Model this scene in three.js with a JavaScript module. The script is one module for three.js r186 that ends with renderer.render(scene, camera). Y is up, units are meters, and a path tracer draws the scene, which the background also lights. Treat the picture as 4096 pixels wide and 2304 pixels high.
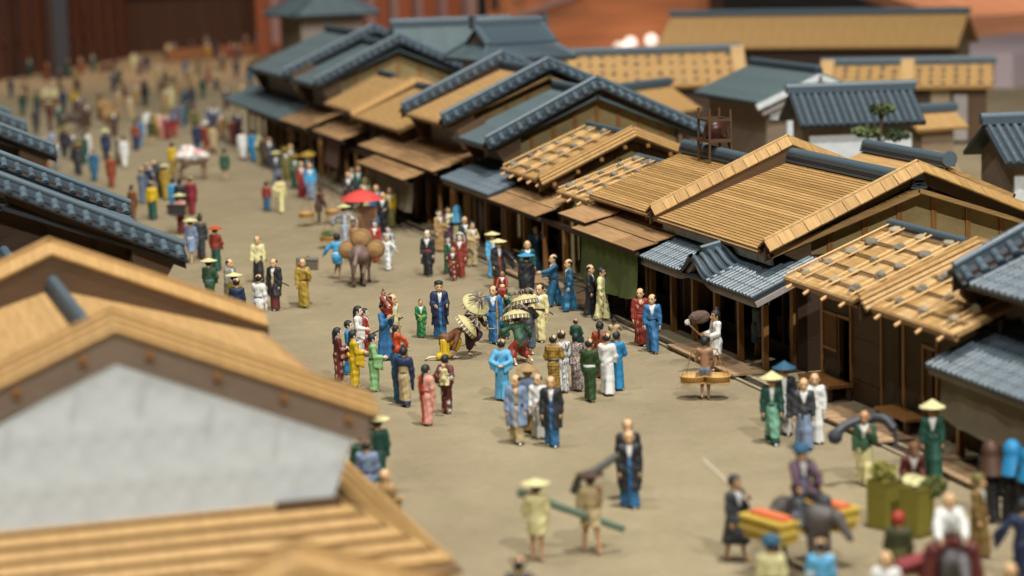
import * as THREE from 'three';
import { mergeGeometries } from 'three/addons/utils/BufferGeometryUtils.js';

// ---------------------------------------------------------------- camera, light, exposure
// The photograph shows a museum model at 1:30. Everything is written in the town's own metres and set down at S.
const S = 1 / 30;
const rad = Math.PI / 180;
const scene = new THREE.Scene();
const camera = new THREE.PerspectiveCamera(2 * Math.atan(724.5 / 6000) / rad, 1024 / 576, 0.05, 120);
camera.position.set(0, 12.08 * S, 0);
camera.rotation.order = 'YXZ';
camera.rotation.set(-8.77 * rad, -16.49 * rad, -1.66 * rad);
camera.focus = 67 * S;
camera.userData.fStop = 6.6;
scene.add(camera);
const renderer = new THREE.WebGLRenderer({ antialias: true });
renderer.setSize(1024, 576);
renderer.toneMapping = THREE.LinearToneMapping;
renderer.toneMappingExposure = 1.22;
renderer.shadowMap.enabled = true;
scene.background = new THREE.Color(0.012, 0.010, 0.009);   // the dim hall around the display
// the gallery's ceiling spotlights: [x, y, z] in town metres, aimed at [x, z]
function spot(px, py, pz, tx, tz, candela, color = 0xfffaf3, angle = 40) {
  const l = new THREE.SpotLight(color, candela, 0, angle * rad, 0.6, 2);
  l.position.set(px * S, py * S, pz * S); l.target.position.set(tx * S, 0, tz * S);
  l.castShadow = true; l.shadow.mapSize.set(2048, 2048); l.shadow.radius = 1.8; l.shadow.bias = -0.0004;
  scene.add(l); scene.add(l.target);
}
spot(12, 100, 62, 15, -58, 44);
spot(25, 100, -26, 18, -80, 34);
spot(-12, 100, -60, 14, -80, 10);
spot(-27, 100, 14, 14, -66, 10);
spot(58, 100, -74, 44, -120, 12, 0xfff2e2);
spot(8, 100, -150, 12, -170, 12);
// hall lamps over the screens and the counter behind the display
spot(34, 62, -196, 30, -236, 9, 0xffd2b0, 55);
spot(118, 70, -168, 114, -222, 13, 0xffdcc0, 50);

// ---------------------------------------------------------------- helpers
function mulberry(a) { return () => { a |= 0; a = a + 0x6D2B79F5 | 0; let t = Math.imul(a ^ a >>> 15, 1 | a); t = t + Math.imul(t ^ t >>> 7, 61 | t) ^ t; return ((t ^ t >>> 14) >>> 0) / 4294967296; }; }
const rnd = mulberry(20240);
const rr = (a, b) => a + (b - a) * rnd();
const taken = new Map();
function numbered(n) { const k = taken.get(n) ?? 0; taken.set(n, k + 1); return k ? `${n}_${String(k).padStart(3, '0')}` : n; }
function thing(name, label, category, at, turn = 0, group) {
  const o = new THREE.Group(); o.name = numbered(name); scene.add(o);
  o.position.set(at[0] * S, at[1] * S, at[2] * S); o.rotation.y = turn; o.scale.setScalar(S);
  o.userData = { label, category }; if (group) o.userData.group = group;
  o.at = at;
  return o;
}
function mesh(name, geo, mat) { const m = new THREE.Mesh(geo, mat); m.name = name; m.castShadow = m.receiveShadow = true; return m; }
// a part written in its thing's own axes
function own(t, name, geo, mat, label) { const m = mesh(name, geo, mat); t.add(m); if (label) m.userData.label = label; return m; }
// a part written in town coordinates
function part(t, name, geo, mat, label) {
  let r = t; while (r.parent && r.parent !== scene) r = r.parent;
  geo.translate(-r.at[0], -r.at[1], -r.at[2]);
  return own(t, name, geo, mat, label);
}
// a part that shares its shape with others, set at a town position
function placed(t, name, geo, mat, x, y, z, ry = 0, rx = 0, rz = 0, s = 1) {
  let r = t; while (r.parent && r.parent !== scene) r = r.parent;
  const m = mesh(name, geo, mat); t.add(m); m.position.set(x - r.at[0], y - r.at[1], z - r.at[2]); m.rotation.set(rx, ry, rz); m.scale.setScalar(s);
  return m;
}
function structure(name, geo, mat, label) { const m = mesh(numbered(name), geo, mat); m.scale.setScalar(S); m.userData.kind = 'structure'; if (label) m.userData.label = label; scene.add(m); return m; }

// triangles from quads and polygons; uv in metres by the dominant axis (swap: grain upright)
class Build {
  constructor(swap = false) { this.p = []; this.swap = swap; }
  tri(a, b, c) { this.p.push(...a, ...b, ...c); return this; }
  quad(a, b, c, d) { return this.tri(a, b, c).tri(a, c, d); }
  box(x0, y0, z0, x1, y1, z1) {
    const v = (i) => [i & 1 ? x1 : x0, i & 2 ? y1 : y0, i & 4 ? z1 : z0];
    for (const [a, b, c, d] of [[0, 2, 3, 1], [4, 5, 7, 6], [0, 4, 6, 2], [1, 3, 7, 5], [2, 6, 7, 3], [0, 1, 5, 4]]) this.quad(v(a), v(b), v(c), v(d));
    return this;
  }
  // a plate: top corners a b c d, thickness t straight down its normal
  slab(a, b, c, d, t) {
    const n = new THREE.Vector3(b[0] - a[0], b[1] - a[1], b[2] - a[2]).cross(new THREE.Vector3(d[0] - a[0], d[1] - a[1], d[2] - a[2])).normalize();
    if (n.y < -1e-6) { [b, d] = [d, b]; n.negate(); }
    const lo = [a, b, c, d].map((p) => [p[0] - n.x * t, p[1] - n.y * t, p[2] - n.z * t]), hi = [a, b, c, d];
    this.quad(a, b, c, d); this.quad(lo[3], lo[2], lo[1], lo[0]);
    for (let i = 0; i < 4; i++) { const j = (i + 1) % 4; this.quad(hi[i], lo[i], lo[j], hi[j]); }
    return this;
  }
  // a convex outline in x,y pulled from z0 to z1
  prismZ(pts, z0, z1) {
    for (let i = 1; i < pts.length - 1; i++) { this.tri([...pts[0], z1], [...pts[i], z1], [...pts[i + 1], z1]); this.tri([...pts[0], z0], [...pts[i + 1], z0], [...pts[i], z0]); }
    for (let i = 0; i < pts.length; i++) { const a = pts[i], b = pts[(i + 1) % pts.length]; this.quad([...a, z0], [...b, z0], [...b, z1], [...a, z1]); }
    return this;
  }
  // a bar of width w and height h from a to b (sitting on the line)
  bar(a, b, w, h) {
    const d = new THREE.Vector3(b[0] - a[0], b[1] - a[1], b[2] - a[2]).normalize();
    const s = new THREE.Vector3(0, 1, 0).cross(d); if (s.lengthSq() < 1e-6) s.set(1, 0, 0); s.normalize().multiplyScalar(w / 2);
    const u = d.clone().cross(s).normalize().multiplyScalar(h);
    const c = (p, i, j) => [p[0] + s.x * i + u.x * j, p[1] + s.y * i + u.y * j, p[2] + s.z * i + u.z * j];
    const A = [c(a, -1, 0), c(a, 1, 0), c(a, 1, 1), c(a, -1, 1)], B = [c(b, -1, 0), c(b, 1, 0), c(b, 1, 1), c(b, -1, 1)];
    this.quad(A[0], A[3], A[2], A[1]); this.quad(B[0], B[1], B[2], B[3]);
    for (let i = 0; i < 4; i++) { const j = (i + 1) % 4; this.quad(A[i], A[j], B[j], B[i]); }
    return this;
  }
  done() {
    const g = new THREE.BufferGeometry(), p = new Float32Array(this.p);
    g.setAttribute('position', new THREE.BufferAttribute(p, 3)); g.computeVertexNormals();
    return boxUV(g, this.swap);
  }
}
function boxUV(g, swap = false, k = 1) {
  const p = g.attributes.position, n = g.attributes.normal, uv = new Float32Array(p.count * 2);
  for (let i = 0; i < p.count; i++) {
    const ax = Math.abs(n.getX(i)), ay = Math.abs(n.getY(i)), az = Math.abs(n.getZ(i));
    let u, v;
    if (ay >= ax && ay >= az) { u = p.getZ(i); v = p.getX(i); } else if (ax >= az) { u = p.getZ(i); v = p.getY(i); } else { u = p.getX(i); v = p.getY(i); }
    uv[i * 2] = (swap ? v : u) * k; uv[i * 2 + 1] = (swap ? u : v) * k;
  }
  g.setAttribute('uv', new THREE.BufferAttribute(uv, 2)); return g;
}
const B = (swap) => new Build(swap);
function flat(g) { g = g.index ? g.toNonIndexed() : g; for (const k of Object.keys(g.attributes)) if (!['position', 'normal', 'uv'].includes(k)) g.deleteAttribute(k); return g; }
const join = (list) => mergeGeometries(list.map(flat));
function rod(a, b, r, r2 = r, seg = 8) {
  const A = new THREE.Vector3(...a), D = new THREE.Vector3(...b).sub(A), L = D.length();
  const g = new THREE.CylinderGeometry(r2, r, L, seg, 1); g.translate(0, L / 2, 0);
  g.applyQuaternion(new THREE.Quaternion().setFromUnitVectors(new THREE.Vector3(0, 1, 0), D.normalize())); g.translate(...a); return flat(g);
}
function tube(pts, r, seg = 24, rs = 6) { return flat(new THREE.TubeGeometry(new THREE.CatmullRomCurve3(pts.map((p) => new THREE.Vector3(...p))), seg, r, rs)); }
// a half-round tile row from a to b, with a lip where each tile laps the next
function tileRow(a, b, r, n, up = [0, 1, 0]) {
  const A = new THREE.Vector3(...a), D = new THREE.Vector3(...b).sub(A), L = D.length(); D.normalize();
  const side = new THREE.Vector3().crossVectors(new THREE.Vector3(...up), D).normalize(), U = new THREE.Vector3().crossVectors(D, side).normalize();
  const out = B(), rings = [];
  for (let i = 0; i < n; i++) for (const [t, k] of [[i / n, 1.1], [(i + 0.96) / n, 0.92]]) {
    const ring = [];
    for (let j = 0; j <= 6; j++) { const w = Math.PI * j / 6, c = Math.cos(w) * r * k, s = Math.sin(w) * r * k; const q = A.clone().addScaledVector(D, L * t).addScaledVector(side, c).addScaledVector(U, s); ring.push([q.x, q.y, q.z]); }
    rings.push(ring);
  }
  for (let i = 0; i < rings.length - 1; i++) for (let j = 0; j < 6; j++) out.quad(rings[i][j], rings[i][j + 1], rings[i + 1][j + 1], rings[i + 1][j]);
  const f = rings[0]; for (let j = 1; j < 6; j++) out.tri(f[0], f[j + 1], f[j]);
  return out.done();
}

// ---------------------------------------------------------------- surfaces
function hash(x, y) { let h = Math.imul(x | 0, 374761393) + Math.imul(y | 0, 668265263) | 0; h = Math.imul(h ^ h >>> 13, 1274126177); return ((h ^ h >>> 16) >>> 0) / 4294967296; }
function vnoise(x, y, px, py) {
  const xi = Math.floor(x), yi = Math.floor(y), fx = x - xi, fy = y - yi, m = (a, n) => ((a % n) + n) % n;
  const u = fx * fx * (3 - 2 * fx), v = fy * fy * (3 - 2 * fy), g = (i, j) => hash(m(xi + i, px), m(yi + j, py));
  return (g(0, 0) * (1 - u) + g(1, 0) * u) * (1 - v) + (g(0, 1) * (1 - u) + g(1, 1) * u) * v;
}
function texture(n, f, srgb = true) {
  const d = new Uint8Array(n * n * 4);
  for (let y = 0; y < n; y++) for (let x = 0; x < n; x++) { const c = f(x / n, y / n), i = (y * n + x) * 4; for (let k = 0; k < 3; k++) d[i + k] = Math.max(0, Math.min(255, (Array.isArray(c) ? c[k] : c) * 255)); d[i + 3] = 255; }
  const t = new THREE.DataTexture(d, n, n); t.wrapS = t.wrapT = THREE.RepeatWrapping; t.magFilter = THREE.LinearFilter; t.minFilter = THREE.LinearMipmapLinearFilter; t.generateMipmaps = true;
  if (srgb) t.colorSpace = THREE.SRGBColorSpace; t.needsUpdate = true; return t;
}
const grainAt = (u, v) => 0.55 * vnoise(u * 3, v * 60, 3, 60) + 0.3 * vnoise(u * 6, v * 150, 6, 150) + 0.15 * vnoise(u * 2, v * 9, 2, 9);
const grain = texture(512, (u, v) => { const g = grainAt(u, v), k = 0.80 + 0.26 * g; return [k, k * 0.985, k * 0.96]; });
const sand = texture(1024, (u, v) => {
  const a = vnoise(u * 5, v * 5, 5, 5), b = vnoise(u * 17, v * 17, 17, 17), c = vnoise(u * 90, v * 90, 90, 90), d = hash(u * 4096, v * 4096);
  const k = 0.80 + 0.07 * a + 0.06 * b + 0.05 * c + 0.05 * d; return [k, k * (0.985 + 0.01 * a), k * (0.955 + 0.03 * b)];
});
const sandBump = texture(512, (u, v) => 0.35 * vnoise(u * 40, v * 40, 40, 40) + 0.35 * vnoise(u * 110, v * 110, 110, 110) + 0.3 * hash(u * 2048, v * 2048), false);
const mottle = texture(256, (u, v) => { const k = 0.86 + 0.08 * vnoise(u * 4, v * 4, 4, 4) + 0.05 * vnoise(u * 19, v * 19, 19, 19) + 0.03 * hash(u * 999, v * 999); return [k, k, k * 0.985]; });
const rep = (t, x, y) => { const c = t.clone(); c.repeat.set(x, y); c.needsUpdate = true; return c; };
function std(color, o = {}) { return new THREE.MeshStandardMaterial({ color, roughness: 0.8, side: THREE.DoubleSide, ...o }); }
const rgb = (r, g, b) => new THREE.Color().setRGB(r, g, b);
const woodMap = rep(grain, 0.5, 0.5), fineMap = rep(grain, 1, 1);
const M = {
  ground: std(rgb(0.318, 0.268, 0.168), { map: rep(sand, 0.08, 0.08), bumpMap: rep(sandBump, 0.35, 0.35), bumpScale: 0.0012, roughness: 0.95 }),
  pavement: std(rgb(0.29, 0.245, 0.15), { map: rep(sand, 0.2, 0.2), roughness: 0.95 }),
  kerb: std(rgb(0.30, 0.25, 0.17), { map: rep(mottle, 0.5, 0.5), roughness: 0.9 }),
  plank: std(rgb(0.37, 0.25, 0.145), { map: woodMap }),
  roofWood: std(rgb(0.45, 0.285, 0.115), { map: woodMap, roughness: 0.62 }),
  roofPale: std(rgb(0.55, 0.375, 0.175), { map: woodMap, roughness: 0.6 }),
  shingle: [0, 1, 2, 3].map((i) => std(rgb(0.52 - i * 0.05, 0.335 - i * 0.036, 0.135 - i * 0.018), { map: woodMap, roughness: 0.55 })),
  verge: [0, 1, 2, 3].map((i) => std(rgb(0.47 - i * 0.03, 0.30 - i * 0.022, 0.118 - i * 0.01), { map: woodMap, roughness: 0.5 })),
  pent: [0, 1, 2].map((i) => std(rgb(0.40 - i * 0.05, 0.25 - i * 0.035, 0.12 - i * 0.018), { map: woodMap, roughness: 0.65 })),
  post: std(rgb(0.30, 0.145, 0.04), { map: fineMap, roughness: 0.5 }),
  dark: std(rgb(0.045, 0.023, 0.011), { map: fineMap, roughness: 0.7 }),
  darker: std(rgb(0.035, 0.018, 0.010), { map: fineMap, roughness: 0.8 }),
  groove: std(rgb(0.17, 0.10, 0.045), { map: fineMap, roughness: 0.8 }),
  door: std(rgb(0.085, 0.046, 0.018), { map: fineMap, roughness: 0.65 }),
  wall: std(rgb(0.31, 0.235, 0.105), { map: rep(mottle, 0.7, 0.7), roughness: 0.9 }),
  plaster: std(rgb(0.62, 0.68, 0.72), { map: rep(mottle, 1.2, 1.2), roughness: 0.75 }),
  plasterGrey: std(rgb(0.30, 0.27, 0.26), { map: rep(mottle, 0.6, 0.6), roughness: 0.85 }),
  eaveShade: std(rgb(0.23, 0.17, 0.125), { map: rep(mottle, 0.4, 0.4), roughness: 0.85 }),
  clay: std(rgb(0.075, 0.052, 0.026), { map: rep(mottle, 0.6, 0.6), roughness: 0.9 }),
  mud: std(rgb(0.30, 0.225, 0.15), { map: rep(mottle, 0.6, 0.6), roughness: 0.9 }),
  tile: std(rgb(0.070, 0.105, 0.130), { roughness: 0.42 }),
  tileB: std(rgb(0.055, 0.082, 0.104), { roughness: 0.45 }),
  tileFlat: std(rgb(0.018, 0.025, 0.033), { roughness: 0.55 }),
  tileGrey: std(rgb(0.10, 0.145, 0.165), { roughness: 0.6, map: rep(mottle, 0.8, 0.8) }),
  bamboo: [0, 1].map((i) => std(rgb(0.64 - i * 0.1, 0.42 - i * 0.1, 0.17 - i * 0.05), { roughness: 0.45 })),
  batten: std(rgb(0.23, 0.14, 0.065), { roughness: 0.7 }),
  stone: [[0.27, 0.235, 0.17], [0.20, 0.18, 0.14], [0.34, 0.285, 0.19], [0.155, 0.14, 0.115]].map((c) => std(rgb(...c), { map: rep(mottle, 3, 3), roughness: 0.85 })),
  greenCloth: std(rgb(0.075, 0.10, 0.022), { roughness: 0.95 }),
  beigeCloth: std(rgb(0.20, 0.165, 0.11), { roughness: 0.95, map: rep(mottle, 0.5, 0.5) }),
  brownCloth: std(rgb(0.17, 0.10, 0.085), { roughness: 0.95 }),
};

// ---------------------------------------------------------------- ground, pavement, the hall behind
structure('ground', B().box(-40, -2, -262, 110, 0, -8).done(), M.ground);
{
  const g = B(); for (let z = -140; z < -34; z += 2.4) g.box(23.42, 0, z, 24.9, 0.07 + 0.012 * rnd(), z + 2.36);
  structure('pavement', g.done(), M.pavement);
  const k = B(); for (let z = -140; z < -34; z += 1.9) { k.box(23.28, 0, z, 23.42, 0.1, z + 1.87); k.box(22.96, 0, z, 23.06, 0.06, z + 1.87); }
  structure('kerb', k.done(), M.kerb);
  structure('gutter', B().box(23.06, 0, -140, 23.28, 0.015, -34).done(), M.darker);
}
function gutterBoards(z0, z1, label) {
  const t = thing('gutter_boards', label, 'boardwalk', [23, 0, (z0 + z1) / 2], 0, 'boards laid over the street gutter');
  const n = Math.max(2, Math.round((z1 - z0) / 0.45)), w = (z1 - z0) / n;
  for (let i = 0; i < n; i++) part(t, 'plank', B().box(22.9, 0.1, z0 + i * w + 0.015, 23.75 + rr(0, 0.15), 0.14 + rr(0, 0.012), z0 + (i + 1) * w - 0.015).done(), M.plank);
}
gutterBoards(-62.2, -57.2, 'orange wooden boards over the gutter beside the porter with baskets');
gutterBoards(-72.6, -69.4, 'wooden boards over the gutter in front of the green curtain shop');
gutterBoards(-78.4, -75.0, 'wooden boards over the gutter behind the two men in teal');
gutterBoards(-52.6, -48.4, 'wooden boards over the gutter in front of the wooden bench');
gutterBoards(-46.6, -43.2, 'wooden boards over the gutter by the beige curtain shop');

// ---------------------------------------------------------------- how a town house is put together
const lerp = (a, b, t) => a + (b - a) * t;
const topAt = (h, x) => { const t = (x - h.xe) / (h.xr - h.xe); return t <= 1 ? lerp(h.ye, h.yr, t) : lerp(h.yr, h.yb, (x - h.xr) / (h.xb - h.xr)); };
// the raised coping that closes a roof at its end: zo its outer face, s which way that looks
function cap(t, h, zo, s, style, lift, w = 0.85) {
  const m = Math.sign(h.xr - h.xe), hc = { ...h, ye: h.ye + lift, yr: h.cyr ?? h.yr + lift, yb: h.yb + lift }, L = (x) => topAt(hc, x);
  const low = (x) => topAt(h, x) - 0.06;
  const xe = h.xe - m * 0.12, xb = h.xb + m * 0.12;
  const P = (x, o, dy) => [x, L(x) + dy, zo - s * (w - o)];
  const r0 = style === 'plain' ? 0.1 : w * 0.40, r1 = w * 0.56;
  for (const [xa, xc] of [[xe, h.xr], [h.xr, xb]]) {
    if (Math.abs(xc - xa) < 0.05) continue;
    // closing boards on both faces, down to the roof and below
    { const za = zo - s * (w * 0.48), zb = zo - s * (w * 0.43); part(t, 'barge_board', B().prismZ([[xa, L(xa) - 0.2], [xc, L(xc) - 0.2], [xc, L(xc) - 0.56], [xa, L(xa) - 0.56]], Math.min(za, zb), Math.max(za, zb)).done(), style === 'tile' ? M.dark : M.door); }
    part(t, 'inner_board', B().quad(P(xa, 0.04, -0.2), P(xc, 0.04, -0.2), P(xc, 0.04, low(xc) - L(xc)), P(xa, 0.04, low(xa) - L(xa))).quad(P(xa, 0.09, -0.2), P(xc, 0.09, -0.2), P(xc, 0.09, low(xc) - L(xc)), P(xa, 0.09, low(xa) - L(xa))).done(), style === 'tile' ? M.dark : M.door);
    if (style === 'board') {
      part(t, 'verge_rail', B().slab(P(xa, r0, 0.03), P(xc, r0, 0.03), P(xc, r1, 0.03), P(xa, r1, 0.03), 0.12).done(), M.roofPale);
      for (const [o0, o1] of [[r1, w + 0.02], [r0, -0.02]]) {
        part(t, 'verge_base', B().slab(P(xa, o0, -0.075), P(xc, o0, -0.075), P(xc, o1 > 0.5 ? o1 - 0.03 : o1 + 0.03, -0.275), P(xa, o1 > 0.5 ? o1 - 0.03 : o1 + 0.03, -0.275), 0.02).done(), M.door);
        const n = Math.round(Math.abs(xc - xa) / 0.36);
        for (let i = 0; i < n; i++) {
          const u = lerp(xa, xc, i / n), v = lerp(xa, xc, (i + 0.955) / n), j = rr(0, 0.014);
          part(t, 'verge_plank', B().slab(P(u, o0, -0.03 + j), P(v, o0, -0.03 + j), P(v, o1, -0.24 + j), P(u, o1, -0.24 + j), 0.04).done(), M.verge[Math.floor(rnd() * 4)]);
        }
      }
    } else if (style === 'gold') {
      part(t, 'verge_rail', B().slab(P(xa, r0, 0.05), P(xc, r0, 0.05), P(xc, r1, 0.05), P(xa, r1, 0.05), 0.14).done(), M.roofWood);
      part(t, 'verge_base', B().slab(P(xa, r1, -0.10), P(xc, r1, -0.10), P(xc, w, -0.30), P(xa, w, -0.30), 0.03).done(), M.groove);
      [[r1 + 0.01, 0.68, -0.02, -0.06], [0.735, 0.85, -0.10, -0.15], [0.905, 1.02, -0.19, -0.25]].forEach(([o0, o1, d0, d1], i) => part(t, 'verge_board', B().slab(P(xa, o0 * (i ? w : 1), d0), P(xc, o0 * (i ? w : 1), d0), P(xc, o1 * w, d1), P(xa, o1 * w, d1), 0.07).done(), M.verge[i === 1 ? 0 : 2]));
      part(t, 'verge_board', B().slab(P(xa, r0 - 0.01, -0.04), P(xc, r0 - 0.01, -0.04), P(xc, -0.02, -0.22), P(xa, -0.02, -0.22), 0.06).done(), M.verge[1]);
      const nb = 4; for (let i = 0; i < nb; i++) { const x = lerp(xa, xc, (i + 0.5) / nb); part(t, 'purlin_end', B().box(x - 0.06, L(x) - 0.52, Math.min(zo, zo + s * 0.03) - 0.02, x + 0.06, L(x) - 0.40, Math.max(zo, zo + s * 0.03) + 0.02).done(), M.post); }
    } else {
      // layered ridge with a round top and short round tiles lying across the slope
      for (let k = 0; k < 3; k++) part(t, 'ridge_layer', B().slab(P(xa, r0 - 0.03 + k * 0.015, -0.09 + k * 0.055), P(xc, r0 - 0.03 + k * 0.015, -0.09 + k * 0.055), P(xc, r1 + 0.03 - k * 0.015, -0.09 + k * 0.055), P(xa, r1 + 0.03 - k * 0.015, -0.09 + k * 0.055), 0.042).done(), k % 2 ? M.tile : M.tileB);
      const c = (r0 + r1) / 2; part(t, 'ridge_cap', rod(P(xa, c, 0.05), P(xc, c, 0.05), 0.095, 0.095, 12), M.tile);
      for (const [o0, o1] of [[r1, w + 0.06], [r0, -0.06]]) {
        part(t, 'flat_tiles', B().slab(P(xa, o0, -0.14), P(xc, o0, -0.14), P(xc, o1, -0.32), P(xa, o1, -0.32), 0.05).slab(P(xa, o0, -0.105), P(xc, o0, -0.105), P(xc, lerp(o0, o1, 0.55), -0.20), P(xa, lerp(o0, o1, 0.55), -0.20), 0.03).done(), M.tileFlat);
        const n = Math.round(Math.abs(xc - xa) / 0.36);
        for (let i = 0; i < n; i++) { const x = lerp(xa, xc, (i + 0.5) / n); part(t, 'verge_tile', tileRow(P(x, o1, -0.30), P(x, o0, -0.09), 0.098, 2), rnd() < 0.5 ? M.tile : M.tileB); }
      }
    }
  }
}
function ridgeBar(t, a, b, k = 1) {
  for (let i = 0; i < 3; i++) part(t, 'ridge_layer', B().bar([a[0], a[1] + i * 0.075 * k, a[2]], [b[0], b[1] + i * 0.075 * k, b[2]], (0.44 - i * 0.04) * k, 0.06 * k).done(), i % 2 ? M.tileFlat : M.tileB);
  part(t, 'ridge_cap', rod([a[0], a[1] + 0.24 * k, a[2]], [b[0], b[1] + 0.24 * k, b[2]], 0.15 * k, 0.15 * k, 14), M.tile);
}
// one roof plane from eave e to ridge r between z0 and z1
function slope(t, style, xe, ye, xr, yr, z0, z1, o = {}) {
  const P = (u, z, d = 0) => [lerp(xe, xr, u), lerp(ye, yr, u) + d, z], len = Math.hypot(xr - xe, yr - ye);
  if (style === 'tile') {
    const base = part(t, 'roof_slope', B().slab(P(0, z0), P(0, z1), P(1, z1), P(1, z0), 0.1).done(), M.tileFlat);
    const n = Math.max(1, Math.round((z1 - z0) / (o.pitch ?? 0.235))), mat = o.mat ?? null;
    const row = tileRow([xe, ye + 0.005, 0], [xr, yr + 0.005, 0], (o.r ?? 0.07), Math.max(3, Math.round(len / 0.32)));
    for (let i = 0; i < n; i++) placed(base, 'tile_row', row, mat ?? (i % 3 ? M.tile : M.tileB), 0, 0, lerp(z0, z1, (i + 0.5) / n));
    return base;
  }
  if (style === 'shingle') {
    const base = part(t, 'roof_slope', B().slab(P(0, z0, -0.03), P(0, z1, -0.03), P(1, z1, -0.03), P(1, z0, -0.03), 0.14).done(), M.roofWood);
    const n = o.n ?? 36;
    for (let i = 0; i < n; i++) part(base, 'shingle_course', B().slab(P(i / n, z0, 0.012), P(i / n, z1, 0.012), P((i + 1.25) / n > 1 ? 1 : (i + 1.25) / n, z1, -0.02), P((i + 1.25) / n > 1 ? 1 : (i + 1.25) / n, z0, -0.02), 0.022).done(), M.shingle[Math.floor(rnd() * 4)]);
    part(base, 'eave_board', B().slab(P(-0.01, z0, -0.06), P(-0.01, z1, -0.06), P(0.02, z1, -0.045), P(0.02, z0, -0.045), 0.09).done(), M.pent[1]);
    return base;
  }
  if (style === 'stone') {
    const base = part(t, 'roof_slope', B().slab(P(0, z0, -0.02), P(0, z1, -0.02), P(1, z1, -0.02), P(1, z0, -0.02), 0.08).done(), M.roofWood);
    const nb = Math.round((z1 - z0) / 0.42);
    for (let i = 0; i < nb; i++) for (let j = 0; j < 3; j++) { const a = lerp(z0, z1, i / nb) + 0.01, b = lerp(z0, z1, (i + 0.96) / nb), d = rr(0, 0.008); part(base, 'roof_board', B().slab(P(j / 3, a, 0.012 + d), P(j / 3, b, 0.012 + d), P((j + 1.12) / 3 > 1 ? 1 : (j + 1.12) / 3, b, d), P((j + 1.12) / 3 > 1 ? 1 : (j + 1.12) / 3, a, d), 0.014).done(), rnd() < 0.5 ? M.roofPale : M.shingle[1 + Math.floor(rnd() * 2)]); }
    const nl = o.battens ?? 5;
    for (let i = 0; i < nl; i++) { const u = (i + 0.55) / nl; for (const k of [0, 0.026]) part(base, 'batten', rod(P(u + k, z0 + 0.1, 0.045), P(u + k, z1 - 0.1, 0.045), 0.017), M.batten); }
    const np = o.poles ?? 3, zs = [];
    for (let i = 0; i < np; i++) { const z = lerp(z0, z1, (i + 0.62) / np); zs.push(z); for (const k of [-0.16, 0.16]) part(base, 'bamboo_pole', rod(P(rr(-0.01, 0.015), z + k, 0.1), P(0.97, z + k + rr(-0.05, 0.05), 0.1), 0.023), M.bamboo[rnd() < 0.7 ? 0 : 1]); }
    part(base, 'bamboo_pole', rod(P(0.01, z0 + 0.12, 0.1), P(0.98, z0 + 0.12, 0.1), 0.023), M.bamboo[0]);
    for (const z of zs) for (let i = 0; i < nl; i++) {
      const u = (i + 0.45 + rr(-0.1, 0.1)) / nl, q = P(u, z + rr(-0.05, 0.05), 0.13), r = rr(0.105, 0.155);
      const g = new THREE.IcosahedronGeometry(r, 1), ps = g.attributes.position, ph = rr(0, 9);
      for (let v = 0; v < ps.count; v++) { const k = 1 + 0.16 * Math.sin(ps.getX(v) * 23 + ph) + 0.13 * Math.cos(ps.getY(v) * 29 + ps.getZ(v) * 17 + ph); ps.setXYZ(v, ps.getX(v) * k * 1.1, ps.getY(v) * k * 0.8, ps.getZ(v) * k); }
      g.computeVertexNormals(); g.translate(...q); part(base, 'roof_stone', boxUV(flat(g)), M.stone[Math.floor(rnd() * 4)]);
    }
    part(base, 'eave_board', B().slab(P(-0.01, z0, -0.01), P(-0.01, z1, -0.01), P(0.015, z1, 0.0), P(0.015, z0, 0), 0.16).done(), M.pent[1]);
    for (let z = z0 + 0.5; z < z1; z += 1.05) part(base, 'rafter_end', rod([lerp(xe, xr, -0.05), ye - 0.2, z], [lerp(xe, xr, 0.1), ye + 0.05, z], 0.045), M.bamboo[1]);
    return base;
  }
  const base = part(t, 'roof_slope', B().slab(P(0, z0), P(0, z1), P(1, z1), P(1, z0), 0.12).done(), o.mat ?? M.roofWood);
  part(base, 'eave_board', B().slab(P(-0.012, z0, 0.006), P(-0.012, z1, 0.006), P(0.02, z1, 0.012), P(0.02, z0, 0.012), 0.15).done(), o.eave ?? M.pent[1]);
  return base;
}
function baseAt(o) { let r = o; while (r.parent && r.parent !== scene) r = r.parent; return r.at; }
// an end wall of posts and plaster panels under the roof line
function gableWall(t, h, z, y0, posts, drop = 0.28, mat = M.wall, xa = h.xe, xb = h.xb, thick = 0.16) {
  const m = Math.sign(h.xr - h.xe); const x0 = xa + m * 0.9, x1 = xb - m * 0.6, top = (x) => topAt(h, x) - drop;
  for (let i = 0; i < posts; i++) {
    const a = lerp(x0, x1, i / posts), b = lerp(x0, x1, (i + 1) / posts), pts = [[a, y0], [b, y0], [b, top(b)]];
    if ((a - h.xr) * (b - h.xr) < 0) pts.push([h.xr, top(h.xr)]); pts.push([a, top(a)]);
    part(t, 'wall_panel', B().prismZ(pts, z - thick, z).done(), mat);
  }
  if (mat === M.wall || mat === M.dark) for (let i = 0; i <= posts; i++) { const x = lerp(x0, x1, i / posts); part(t, 'wall_post', B(true).box(x - 0.075, y0, z - thick - 0.02, x + 0.075, top(x) - 0.03, z + 0.045).done(), mat === M.dark ? M.darker : M.post); }
}
function posts(t, x, zs, y1, y0 = 0, r = 0.075) { for (const z of zs) part(t, 'eave_post', B(true).box(x - r, y0, z - r, x + r, y1, z + r).done(), M.post); }
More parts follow.
